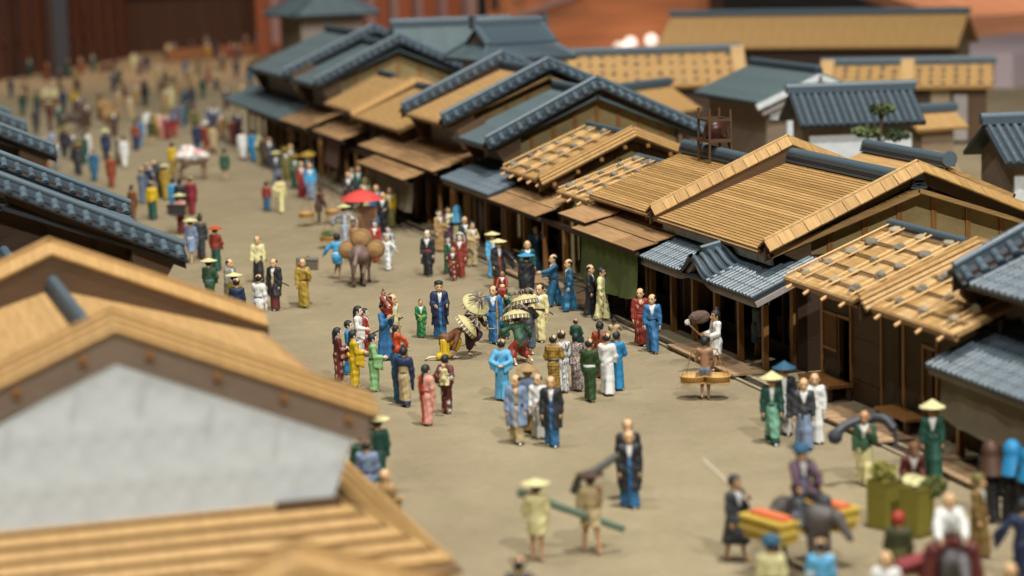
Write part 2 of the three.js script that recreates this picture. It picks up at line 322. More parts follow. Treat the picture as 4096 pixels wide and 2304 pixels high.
// shop front: dark room behind the posts, raised floor, beam, posts
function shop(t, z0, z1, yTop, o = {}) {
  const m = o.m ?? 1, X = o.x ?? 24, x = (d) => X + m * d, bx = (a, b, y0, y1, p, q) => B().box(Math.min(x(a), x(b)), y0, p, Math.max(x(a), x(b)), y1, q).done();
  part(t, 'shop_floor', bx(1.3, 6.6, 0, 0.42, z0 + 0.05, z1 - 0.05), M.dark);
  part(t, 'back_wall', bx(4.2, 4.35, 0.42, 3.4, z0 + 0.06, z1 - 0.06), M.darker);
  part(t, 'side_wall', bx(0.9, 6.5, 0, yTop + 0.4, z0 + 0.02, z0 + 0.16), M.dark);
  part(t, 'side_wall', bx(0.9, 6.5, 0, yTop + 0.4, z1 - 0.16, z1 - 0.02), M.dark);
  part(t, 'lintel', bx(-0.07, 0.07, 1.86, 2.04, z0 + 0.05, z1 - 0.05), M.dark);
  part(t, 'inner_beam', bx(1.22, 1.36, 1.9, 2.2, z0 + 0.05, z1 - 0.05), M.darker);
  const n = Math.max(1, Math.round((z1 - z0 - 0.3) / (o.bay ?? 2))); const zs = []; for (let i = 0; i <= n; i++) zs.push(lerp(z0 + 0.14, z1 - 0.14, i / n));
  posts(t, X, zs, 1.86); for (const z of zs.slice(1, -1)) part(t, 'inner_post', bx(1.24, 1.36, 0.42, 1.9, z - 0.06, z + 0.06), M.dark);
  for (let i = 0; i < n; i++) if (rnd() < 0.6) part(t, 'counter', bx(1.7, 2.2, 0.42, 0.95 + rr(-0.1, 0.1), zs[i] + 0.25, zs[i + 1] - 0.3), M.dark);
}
// a lean-to roof over the shop front
function pent(t, style, z0, z1, xe, ye, xw, yw, o = {}) {
  const m = Math.sign(xw - xe);
  if (style === 'tile') { slope(t, 'tile', xe, ye, xw, yw, z0, z1, { pitch: 0.235, r: 0.08 }); part(t, 'eave_beam', B().box(Math.min(xe, xe + m * 0.3) + 0.1, ye - 0.2, z0, Math.max(xe, xe + m * 0.3) + 0.1, ye - 0.06, z1).done(), M.plasterGrey); return; }
  const n = o.n ?? 3;
  for (let i = 0; i < n; i++) {
    const a = i / n, b = Math.min(1, (i + 1.15) / n), P = (u, z, d) => [lerp(xe, xw, u), lerp(ye, yw, u) + d, z];
    const seg = Math.max(1, Math.round((z1 - z0) / 2.2));
    for (let k = 0; k < seg; k++) { const za = lerp(z0, z1, k / seg) + 0.004, zb = lerp(z0, z1, (k + 1) / seg) - 0.004, j = rr(0, 0.008); part(t, 'pent_board', B().slab(P(a, za, 0.05 + j), P(a, zb, 0.05 + j), P(b, zb, 0.01 + j), P(b, za, 0.01 + j), 0.035).done(), M.pent[Math.floor(rnd() * 3)]); }
  }
  part(t, 'eave_beam', B().box(Math.min(xe + m * 0.1, xe + m * 0.22), ye - 0.12, z0 + 0.05, Math.max(xe + m * 0.1, xe + m * 0.22), ye - 0.02, z1 - 0.05).done(), M.dark);
}
function wing(t, h, z, xw, y1) { // the tapered wall that carries the eave at each end of the upper floor
  const m = Math.sign(h.xr - h.xe), y = (x) => topAt(h, x) - 0.14;
  part(t, 'wing_wall', B().prismZ([[h.xe + m * 0.06, y(h.xe + m * 0.06)], [h.xe + m * 0.06, y(h.xe + m * 0.06) - 0.15], [h.xe + m * 0.75, y1], [xw + m * 0.1, y1], [xw + m * 0.1, y(xw + m * 0.1)]], z - 0.09, z + 0.09).done(), M.door);
}
function curtain(t, x, z0, z1, y0, y1, mat, sag = 0.12) {
  const n = 26, k = 8, g = new THREE.PlaneGeometry(1, 1, n, k), p = g.attributes.position, ph = rr(0, 6);
  for (let i = 0; i < p.count; i++) { const u = p.getX(i) + 0.5, v = p.getY(i) + 0.5, hang = 1 - v; p.setXYZ(i, x + 0.05 * hang * Math.sin(u * 19 + ph) - 0.12 * hang * hang + 0.03 * Math.sin(u * 47), lerp(y0, y1, v) - sag * hang * Math.sin(Math.PI * u) , lerp(z0, z1, u)); }
  g.computeVertexNormals(); part(t, 'shop_curtain', boxUV(flat(g)), mat);
}
// the whole two-storey frame: roof planes, end copings, walls
function house(name, label, h, group = 'town houses along the street') {
  const t = thing(name, label, 'house', [h.xe, 0, (h.z0 + h.z1) / 2], 0, group), m = Math.sign(h.xr - h.xe);
  const xw = h.xe + m * (h.set ?? 1.1), a = h.z0 + (h.capF ? 0.3 : 0), b = h.z1 - (h.capN ? 0.3 : 0);
  slope(t, h.roof, h.xe, h.ye, h.xr, h.yr, a, b, h.ro ?? {});
  slope(t, h.back ?? (h.roof === 'tile' ? 'tile' : 'plain'), h.xb, h.yb, h.xr, h.yr, a, b, h.bo ?? {});
  if (h.ridge !== false) ridgeBar(t, [h.xr, h.yr - 0.02, a], [h.xr, h.yr - 0.02, b], h.ridge ?? 1);
  if (h.capN) cap(t, h, h.z1, 1, h.capN, h.lift ?? 0.34);
  if (h.capF) cap(t, h, h.z0, -1, h.capF, h.lift ?? 0.34);
  const hg = { ...h, ye: h.ye + (h.capN ? h.lift ?? 0.34 : 0), yr: h.capN ? h.cyr ?? h.yr + (h.lift ?? 0.34) : h.yr, yb: h.yb + (h.capN ? h.lift ?? 0.34 : 0) };
  gableWall(t, hg, h.z1 - (h.gset ?? (h.capN ? 0.8 : 0.3)), h.gy ?? 0, h.gp ?? 7, h.capN ? 0.5 : 0.2, h.gm ?? M.wall);
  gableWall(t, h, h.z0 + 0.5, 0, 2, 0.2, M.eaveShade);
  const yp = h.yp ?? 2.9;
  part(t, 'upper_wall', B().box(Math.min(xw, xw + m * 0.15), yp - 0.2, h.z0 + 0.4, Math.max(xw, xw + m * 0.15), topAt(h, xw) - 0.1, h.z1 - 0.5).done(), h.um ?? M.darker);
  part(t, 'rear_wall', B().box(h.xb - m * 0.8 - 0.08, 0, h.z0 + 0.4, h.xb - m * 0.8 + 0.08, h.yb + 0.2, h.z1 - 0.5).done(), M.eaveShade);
  if (h.wings !== false) { wing(t, hg, h.z1 - 0.45, xw, yp + 0.05); wing(t, hg, h.z0 + 0.45, xw, yp + 0.05); }
  return t;
}

// ---------------------------------------------------------------- right-hand row, near to far
{ // the tiled house cut by the right edge
  const h = { z0: -47.1, z1: -36, xe: 24, ye: 4.15, xr: 28.3, yr: 6.05, xb: 32.6, yb: 4.15, roof: 'tile', capF: 'tile', lift: 0.4, um: M.plasterGrey, yp: 2.9, gp: 3, ro: { pitch: 0.27, r: 0.09 } };
  h.ye = 3.95; h.yr = 5.6; h.cyr = 6.25;
  const t = house('tiled_house', 'dark tiled house with a beige curtain cut off by the right edge', h);
  pent(t, 'tile', -46.6, -36.2, 23.15, 2.2, 25.1, 3.05);
  shop(t, -46.7, -36.2, 2.6);
  curtain(t, 23.42, -46.35, -36.6, 1.08, 2.06, M.beigeCloth, 0.1);
}
{ // low house with two stone-weighted roofs
  const t = thing('stone_roof_house', 'low wooden house whose two board roofs are weighted with stones on bamboo', 'house', [24, 0, -50.5], 0, 'town houses along the street');
  const h = { xe: 23.45, ye: 2.98, xr: 26.4, yr: 4.1, xb: 29.2, yb: 3.1 };
  slope(t, 'stone', h.xe, h.ye, h.xr, h.yr, -55.05, -50.75, { battens: 5, poles: 3 });
  slope(t, 'stone', h.xe, h.ye, h.xr, h.yr, -49.95, -45.8, { battens: 5, poles: 3 });
  slope(t, 'plain', h.xb, h.yb, h.xr, h.yr, -55.05, -45.8);
  ridgeBar(t, [26.4, 4.06, -55.05], [26.4, 4.06, -50.9], 0.6); ridgeBar(t, [26.4, 4.06, -50], [26.4, 4.06, -46], 0.6);
  cap(t, h, -49.95, 1, 'gold', 0.24, 0.8);
  const X = 24.5, wl = (z0, z1, y0, y1, mat, d = 0, nm = 'wall_panel', sw = false) => part(t, nm, B(sw).box(X + d, y0, z0, X + d + 0.12, y1, z1).done(), mat);
  // bays read from left to right
  wl(-55.0, -54.05, 0.1, 1.18, M.clay); wl(-55.0, -54.05, 2.05, 2.75, M.clay);
  for (let i = 0; i < 7; i++) wl(-54.88 + i * 0.105, -54.845 + i * 0.105, 1.18, 2.05, M.post, -0.02, 'lattice_bar', true);
  wl(-54.95, -54.15, 1.12, 1.2, M.post, -0.03, 'sill', false); wl(-54.95, -54.15, 2.03, 2.1, M.post, -0.03, 'sill');
  wl(-54.05, -53.3, 2.1, 2.75, M.clay); wl(-54.08, -53.3, 2.04, 2.12, M.post, -0.04, 'door_lintel'); wl(-54.06, -53.98, 0.1, 2.1, M.door, -0.03, 'door_jamb', true); wl(-53.36, -53.26, 0.1, 2.6, M.post, -0.04, 'door_jamb', true);
  for (let i = 0; i < 5; i++) wl(-53.24, -51.62, 0.1 + i * 0.53, 0.62 + i * 0.53, M.door, 0.01 * (i % 2), 'wall_board');
  wl(-51.6, -50.66, 0.1, 2.8, M.clay); wl(-50.42, -49.42, 0.1, 2.8, M.clay); wl(-50.44, -50.3, 0.1, 2.8, M.post, -0.04, 'wall_post', true);
  wl(-49.4, -48.6, 2.1, 2.8, M.clay); wl(-49.4, -48.62, 2.04, 2.12, M.post, -0.04, 'door_lintel'); wl(-49.42, -49.34, 0.1, 2.1, M.post, -0.03, 'door_jamb', true); wl(-48.7, -48.6, 0.1, 2.7, M.post, -0.04, 'door_jamb', true);
  wl(-49.32, -49.0, 0.1, 2.04, M.door, 0.03, 'sliding_door');
  wl(-48.6, -45.9, 0.1, 2.8, M.clay); wl(-51.62, -51.52, 0.1, 2.8, M.post, -0.04, 'wall_post', true); wl(-55.1, -54.96, 0.1, 2.8, M.post, -0.04, 'wall_post', true);
  part(t, 'floor', B().box(24.6, 0, -55, 29, 0.1, -45.9).done(), M.dark); part(t, 'back_wall', B().box(28.5, 0.1, -55, 28.62, 3.2, -45.9).done(), M.darker);
  part(t, 'side_wall', B().box(24.6, 0.1, -55.14, 28.6, 3.2, -55.0).done(), M.dark); part(t, 'side_wall', B().box(24.6, 0.1, -45.95, 28.6, 3.2, -45.83).done(), M.dark);
  part(t, 'partition', B().box(24.62, 0.1, -50.5, 28.5, 3.2, -50.4).done(), M.darker);
  const b = thing('street_bench', 'dark wooden bench standing before the lattice window of the stone roof house', 'bench', [24.2, 0, -54]);
  part(b, 'seat', B().box(23.78, 0.42, -55.0, 24.42, 0.5, -53.1).done(), M.post);
  for (const [x, z] of [[23.84, -54.9], [24.36, -54.9], [23.84, -53.2], [24.36, -53.2]]) part(b, 'leg', B(true).box(x - 0.05, 0, z - 0.05, x + 0.05, 0.42, z + 0.05).done(), M.door);
  part(b, 'stretcher', B().box(23.82, 0.16, -54.85, 23.87, 0.23, -53.2).done(), M.door);
  const b2 = thing('street_bench', 'dark wooden bench by the second door, behind the man in a pale hat', 'bench', [24.2, 0, -49.8]);
  part(b2, 'seat', B().box(23.82, 0.4, -50.6, 24.42, 0.47, -48.9).done(), M.post);
  for (const [x, z] of [[23.88, -50.5], [24.36, -50.5], [23.88, -49.0], [24.36, -49.0]]) part(b2, 'leg', B(true).box(x - 0.05, 0, z - 0.05, x + 0.05, 0.4, z + 0.05).done(), M.door);
}
{ // the big shingled house with a curved tiled porch
  const h = { z0: -66.5, z1: -56.95, xe: 24, ye: 3.3, xr: 28.3, yr: 4.74, cyr: 5.46, xb: 32.6, yb: 3.3, roof: 'shingle', capN: 'board', capF: 'board', lift: 0.36, um: M.plasterGrey, yp: 3.0, gp: 7, ridge: 1.05 };
  const t = house('shingled_house', 'large house with striped shingle roof, plank verges and curved tiled porch', h);
  const zc = -60.7, bell = (z) => 0.5 * Math.exp(-(((z - zc) / 0.62) ** 2));
  // porch roof: every tile row rides over the curved hood
  const base = part(t, 'porch_roof', B().slab([23.15, 2.26, -65.9], [23.15, 2.26, -56.4], [25.12, 3.1, -56.4], [25.12, 3.1, -65.9], 0.1).done(), M.tileFlat);
  for (let i = 0; i < 40; i++) { const z = lerp(-65.8, -56.5, i / 39), k = bell(z); if (k > 0.06) continue; part(base, 'tile_row', tileRow([23.13, 2.27, z], [25.12, 3.11, z], 0.08, 6), i % 3 ? M.tile : M.tileB); }
  const hood = B(); for (let i = 0; i < 30; i++) { const z0 = lerp(zc - 1.3, zc + 1.3, i / 30), z1 = lerp(zc - 1.3, zc + 1.3, (i + 1) / 30); hood.slab([23.1, 2.27 + bell(z0), z0], [23.1, 2.27 + bell(z1), z1], [25.1, 3.06 + bell(z1) * 0.5, z1], [25.1, 3.06 + bell(z0) * 0.5, z0], 0.09); }
  part(base, 'hood', hood.done(), M.tileFlat);
  for (let i = 0; i < 7; i++) { const u = i / 7, x = lerp(23.16, 24.7, u), y = lerp(2.31, 2.95, u), f = 1 - 0.4 * u; for (const s of [-1, 1]) { const pts = []; for (let k = 0; k <= 8; k++) { const d = 0.1 + 1.15 * k / 8; pts.push([x + 0.12 * (k / 8), y + bell(zc + d) * f + 0.02, zc + s * d]); } part(base, 'tile_row', tube(pts, 0.075, 18, 7), i % 2 ? M.tile : M.tileB); } }
  for (let k = 0; k < 3; k++) part(base, 'ridge_layer', B().bar([23.5, 2.83 + k * 0.065, zc], [24.75, 3.12 + k * 0.06, zc], 0.28 - k * 0.04, 0.055).done(), k % 2 ? M.tile : M.tileB);
  part(base, 'ridge_cap', rod([23.4, 3.03, zc], [24.8, 3.33, zc], 0.075, 0.075, 10), M.tile); part(base, 'ridge_end', B().box(23.4, 2.72, zc - 0.15, 23.5, 3.06, zc + 0.15).done(), M.tileFlat);
  const trim = B(); for (let i = 0; i < 40; i++) { const z0 = lerp(-65.8, -56.5, i / 40), z1 = lerp(-65.8, -56.5, (i + 1) / 40); trim.slab([23.22, 2.16 + bell(z0), z0], [23.22, 2.16 + bell(z1), z1], [23.34, 2.16 + bell(z1), z1], [23.34, 2.16 + bell(z0), z0], 0.14); }
  part(t, 'eave_fascia', trim.done(), M.plasterGrey);
  part(t, 'porch_end', B().slab([23.2, 2.16, -56.42], [25.1, 2.98, -56.42], [25.1, 2.98, -56.34], [23.2, 2.16, -56.34], 0.14).done(), M.plasterGrey);
  part(t, 'post_plate', B().box(23.9, 1.86, -57.75, 24.1, 2.02, -57.55).done(), M.plaster, 'white capping on the corner post');
  for (let i = 0; i < 9; i++) { const z0 = lerp(-65.9, -57.7, i / 9), z1 = lerp(-65.9, -57.7, (i + 0.96) / 9); const f = part(t, 'eave_fascia', B().box(24.22, 2.88, z0, 24.3, 3.3, z1).done(), M.plaster); for (let k = 0; k < 3; k++) { const z = lerp(z0, z1, (k + 0.3) / 3); part(f, 'fretwork', B().tri([24.214, 3.17, z], [24.214, 3.17, z + 0.16], [24.214, 3.05, z + 0.08]).done(), M.darker); } }
  shop(t, -66.4, -57.5, 2.7, { bay: 1.9 });
  const t2 = thing('rear_roof', 'small gold roof with a round tile ridge behind the shingled house', 'house', [33, 0, -67.5], 0, 'buildings behind the street');
  slope(t2, 'plain', 30.6, 3.5, 32.9, 4.4, -70.4, -64.7); slope(t2, 'plain', 35.2, 3.4, 32.9, 4.4, -70.4, -64.7); ridgeBar(t2, [32.9, 4.38, -70.4], [32.9, 4.38, -64.6], 1.0);
  part(t2, 'wall', B().box(31, 0, -70.1, 34.8, 3.4, -65.8).done(), M.eaveShade); part(t2, 'ridge_end', rod([32.9, 4.62, -64.6], [32.9, 4.62, -64.5], 0.24, 0.24, 16), M.tile);
}
{ // plain roof with the green curtain
  const h = { z0: -72.1, z1: -66.45, xe: 24, ye: 3.34, xr: 27.3, yr: 4.55, xb: 31, yb: 3.34, roof: 'shingle', ro: { n: 30 }, ridge: 1, yp: 2.9, gp: 3, um: M.darker };
  const t = house('plain_roof_house', 'house with a plain thin board roof, round tile ridge and long green curtain', h);
  pent(t, 'board', -70.5, -64.75, 22.85, 2.46, 24.9, 3.05, { n: 3 });
  pent(t, 'board', -72.6, -69.9, 23.1, 2.68, 25.1, 3.2, { n: 2 });
  shop(t, -72.2, -66.5, 2.7);
  curtain(t, 23.06, -70.15, -64.95, 1.02, 2.38, M.greenCloth, 0.16);
  const f = thing('water_barrel_frame', 'wooden frame holding a dark red water barrel on the roof', 'water barrel', [27.6, 4.45, -69.4]);
  const FX = [26.95, 27.68], FZ = [-69.95, -69.0];
  for (const x of FX) for (const z of FZ) part(f, 'leg', rod([x, 4.3, z], [x + (x > 27.3 ? -0.02 : 0.02), 6.1 + rr(-0.1, 0.1), z], 0.045), M.door);
  for (const y of [5.1, 5.72]) { for (const x of FX) part(f, 'rail', B().bar([x, y, FZ[0]], [x, y, FZ[1]], 0.07, 0.07).done(), M.door); for (const z of FZ) part(f, 'rail', B().bar([FX[0], y, z], [FX[1], y, z], 0.07, 0.07).done(), M.door); }
  part(f, 'shelf', B().box(26.9, 5.06, -70, 27.73, 5.1, -68.95).done(), M.door);
  part(f, 'brace', rod([26.95, 4.6, -69.95], [26.95, 5.6, -69.3], 0.03), M.door); part(f, 'brace', rod([27.68, 4.6, -69.0], [27.68, 5.6, -69.6], 0.03), M.door);
  const bl = new THREE.LatheGeometry([[0, 0], [0.2, 0], [0.24, 0.06], [0.33, 0.3], [0.33, 0.42], [0.25, 0.55], [0.22, 0.6], [0.25, 0.63], [0, 0.62]].map((p) => new THREE.Vector2(...p)), 24); bl.translate(27.32, 5.1, -69.48);
  part(f, 'barrel', flat(bl).translate(0, 0, 0), std(rgb(0.06, 0.02, 0.018), { roughness: 0.4 }));
}
{ // gold verges with two small stone roofs
  const h = { z0: -82.0, z1: -76.7, xe: 24, ye: 3.28, xr: 27.3, yr: 4.6, cyr: 4.95, xb: 30.4, yb: 3.4, roof: 'stone', ro: { poles: 3, battens: 6 }, capN: 'gold', lift: 0.24, ridge: 0.6, gp: 5, yp: 2.7 };
  const t = house('stone_roof_house', 'house with gold wooden verge and stone weighted roof in front of a tiled gable', h);
  slope(t, 'stone', 24, 3.1, 26.9, 4.05, -75.5, -72.3, { poles: 3, battens: 5 }); ridgeBar(t, [26.9, 4.0, -75.5], [26.9, 4.0, -72], 0.55);
  part(t, 'side_wall', B().box(24.9, 0, -72.4, 29, 3.1, -72.2).done(), M.dark); part(t, 'front_wall', B().box(25.1, 2.3, -75.6, 25.2, 3.4, -72.3).done(), M.darker);
  pent(t, 'board', -81.2, -75.3, 23.15, 2.28, 25.1, 2.95, { n: 3 });
  shop(t, -81.6, -72.3, 2.6);
}
{ // blue-grey roofed house with tiled verge
  const h = { z0: -88.6, z1: -83.1, xe: 24, ye: 3.88, xr: 28.2, yr: 5.6, cyr: 6.22, xb: 32.3, yb: 3.9, roof: 'plain', ro: { mat: M.tileGrey, eave: M.tileFlat }, bo: { mat: M.tileGrey }, capN: 'tile', lift: 0.38, gp: 8, yp: 3.0, um: M.plasterGrey, ridge: 0.8 };
  const t = house('tiled_gable_house', 'house with pale slate roof and toothed tile verge above a beige gable', h);
  pent(t, 'tile', -87.4, -80.9, 23.15, 2.44, 25.1, 3.1);
  shop(t, -88.5, -81.7, 2.7);
}
{
  const h = { z0: -96.5, z1: -89.3, xe: 24, ye: 4.3, xr: 28.3, yr: 6.0, cyr: 6.62, xb: 32.5, yb: 4.3, roof: 'plain', capN: 'tile', capF: 'tile', lift: 0.38, gp: 8, yp: 3.2, um: M.plasterGrey, ridge: 0.9 };
  const t = house('gold_roof_house', 'gold roofed house between two toothed tile verges, below the small turret', h);
  pent(t, 'board', -101.3, -88.6, 23.15, 2.55, 25.1, 3.15, { n: 3 }); pent(t, 'board', -98.0, -90.0, 22.3, 2.14, 23.5, 2.5, { n: 2 });
  shop(t, -96.4, -88.7, 2.7); curtain(t, 22.75, -97.7, -90.1, 0.85, 2.0, M.beigeCloth, 0.08);
}
{
  const h = { z0: -106.2, z1: -97.0, xe: 24, ye: 3.5, xr: 27, yr: 4.7, cyr: 5.15, xb: 30, yb: 3.5, roof: 'plain', capF: 'gold', lift: 0.3, gp: 2, yp: 2.9, ridge: 0.7 };
  const t = house('low_gold_house', 'low house with smooth gold roof and one gold verge', h);
  slope(t, 'plain', 24, 3.7, 26.8, 4.95, -111.8, -106.4); ridgeBar(t, [26.8, 4.9, -111.8], [26.8, 4.9, -109], 0.7);
  pent(t, 'board', -110.9, -104.9, 23.15, 2.47, 25.1, 3.1, { n: 3 });
  shop(t, -111.5, -97, 2.7); curtain(t, 23.5, -109.5, -106.5, 1.1, 2.2, M.brownCloth, 0.02);
}
{
  const h = { z0: -120, z1: -112.8, xe: 24, ye: 4.4, xr: 28.1, yr: 6.05, cyr: 6.68, xb: 32, yb: 4.45, roof: 'plain', ro: { mat: M.tileGrey, eave: M.tileFlat }, bo: { mat: M.tileGrey }, capN: 'tile', lift: 0.38, gp: 6, yp: 3.2, um: M.plasterGrey, ridge: 0.9 };
  const t = house('slate_verge_house', 'blurred house with slate verge over a wide yellowish gable', h);
  pent(t, 'board', -118.8, -112.7, 23.15, 2.43, 25.1, 3.1, { n: 3 }); shop(t, -119.8, -112.9, 2.8);
}
{
  const h = { z0: -132, z1: -120.5, xe: 24, ye: 4.4, xr: 28.7, yr: 6.25, cyr: 6.9, xb: 33, yb: 4.45, roof: 'plain', ro: { mat: M.tileGrey, eave: M.tileFlat }, bo: { mat: M.tileGrey }, capN: 'tile', lift: 0.4, gp: 5, yp: 3.2, um: M.plasterGrey, ridge: 0.9, gm: M.eaveShade };
  const t = house('slate_corner_house', 'blurred slate roofed house at the far corner of the row', h);
  shop(t, -132, -120.6, 2.8);
  slope(t, 'plain', 23.15, 2.46, 25.1, 3.2, -135.4, -119.2, { mat: M.tileGrey, eave: M.tileFlat });
}
// ---------------------------------------------------------------- left-hand row, near to far
{
  const h = { z0: -47.6, z1: -37.25, xe: 8.6, ye: 4.02, xr: 4.5, yr: 5.2, cyr: 6.14, xb: 0.4, yb: 4.02, roof: 'plain', ro: {}, capN: 'gold', capF: 'gold', lift: 0.42, gm: M.plaster, gp: 0, yp: 2.7, um: M.plaster, ridge: 0.75, set: 0.7, wings: false, gy: 2.6 };
  const t = house('plaster_storehouse', 'blurred near house with gold roof and large white plaster gable', h);
  // grey soffit under the verge, then the white face
  const L = (x) => topAt({ ...h, ye: 4.44, yr: 6.14, yb: 4.44 }, x);
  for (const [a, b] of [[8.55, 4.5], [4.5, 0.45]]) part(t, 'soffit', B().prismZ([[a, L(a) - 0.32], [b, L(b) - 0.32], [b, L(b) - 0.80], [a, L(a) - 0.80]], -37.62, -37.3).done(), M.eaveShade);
  part(t, 'gable_face', B().prismZ([[0.7, 3.6], [1.1, 2.5], [7.78, 2.5], [8.32, L(8.32) - 0.6], [4.5, L(4.5) - 0.75]], -37.6, -37.32).done(), M.plaster);
  part(t, 'corner_sill', B().box(6.95, 2.62, -37.6, 8.0, 2.86, -37.1).done(), M.door);
  // hipped board skirt round the gable and the street side
  const n = 6, Z = (u) => lerp(-37.5, -35.3, u), X = (u) => lerp(7.75, 9.5, u), Y = (u) => lerp(2.78, 1.98, u);
  const skirt = (nm, a, b, up, th, mat) => { part(t, nm, B().slab([-3, Y(a) + up, Z(a)], [X(a), Y(a) + up, Z(a)], [X(b), Y(b) + up, Z(b)], [-3, Y(b) + up, Z(b)], th).done(), mat); part(t, nm, B().slab([X(a), Y(a) + up, Z(a)], [X(a), Y(a) + up, -47.4], [X(b), Y(b) + up, -47.4], [X(b), Y(b) + up, Z(b)], th).done(), mat); };
  skirt('skirt_base', 0, 1.0, 0, 0.08, M.groove);
  for (let i = 0; i < n; i++) skirt('skirt_board', (i + 0.04) / n, (i + 0.66) / n, 0.10, 0.09, i % 2 ? M.verge[0] : M.verge[1]);
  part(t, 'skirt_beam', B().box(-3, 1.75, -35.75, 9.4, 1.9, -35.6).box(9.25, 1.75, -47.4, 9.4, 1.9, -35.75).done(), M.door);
  part(t, 'lower_wall', B().box(0.3, 0, -47.2, 8.0, 2.6, -37.7).done(), M.dark);
  posts(t, 9.1, [-36, -38.5, -41, -43.5, -46], 1.75);
}
{
  const h = { z0: -57.2, z1: -48.7, xe: 8.4, ye: 3.0, xr: 4.4, yr: 4.5, xb: 0.3, yb: 3.0, roof: 'plain', capN: 'gold', lift: 0.36, gp: 3, yp: 2.4, ridge: 0.8 };
  const t = house('gold_verge_house', 'second house on the left with stepped gold verge, mostly hidden', h);
  pent(t, 'board', -57, -48.4, 9.3, 2.0, 7.6, 2.6, { n: 3 }); shop(t, -57, -48.5, 2.7, { x: 8.6, m: -1 });
}
function leftTiled(z0, z1, yr, label) {
  const h = { z0, z1, xe: 8.75, ye: 4.0, xr: 4.45, yr: yr - 0.7, cyr: yr, xb: 0.2, yb: 4.0, roof: 'tile', capN: 'tile', capF: 'tile', lift: 0.4, gm: M.dark, gp: 6, yp: 2.9, ridge: 0.9, ro: { pitch: 0.3 }, back: 'plain', bo: { mat: M.tileGrey } };
  const t = house('tiled_house', label, h);
  pent(t, 'board', z0, z1, 9.5, 2.2, 7.7, 3.0, { n: 3 }); shop(t, z0 + 0.1, z1 - 0.1, 2.7, { x: 8.7, m: -1 });
}
leftTiled(-68.7, -57.9, 6.35, 'left-hand house with toothed tile verges over a dark gable, nearest of three');
leftTiled(-99.9, -87.7, 6.35, 'left-hand tiled house in the middle of the left edge, partly cut off');
leftTiled(-118.5, -106, 6.35, 'farthest left-hand tiled house, only its verge tips at the left edge');
{ // nearest roof tip
  const h = { z0: -28.4, z1: -20, xe: 9.4, ye: 2.9, xr: 5.4, yr: 4.35, xb: 2.0, yb: 2.8, roof: 'plain', capF: 'gold', lift: 0.3, gp: 2, yp: 2, ridge: false, wings: false };
  house('gold_verge_house', 'roof tip of the nearest house, only its gold verge peak at the bottom edge', h);
}

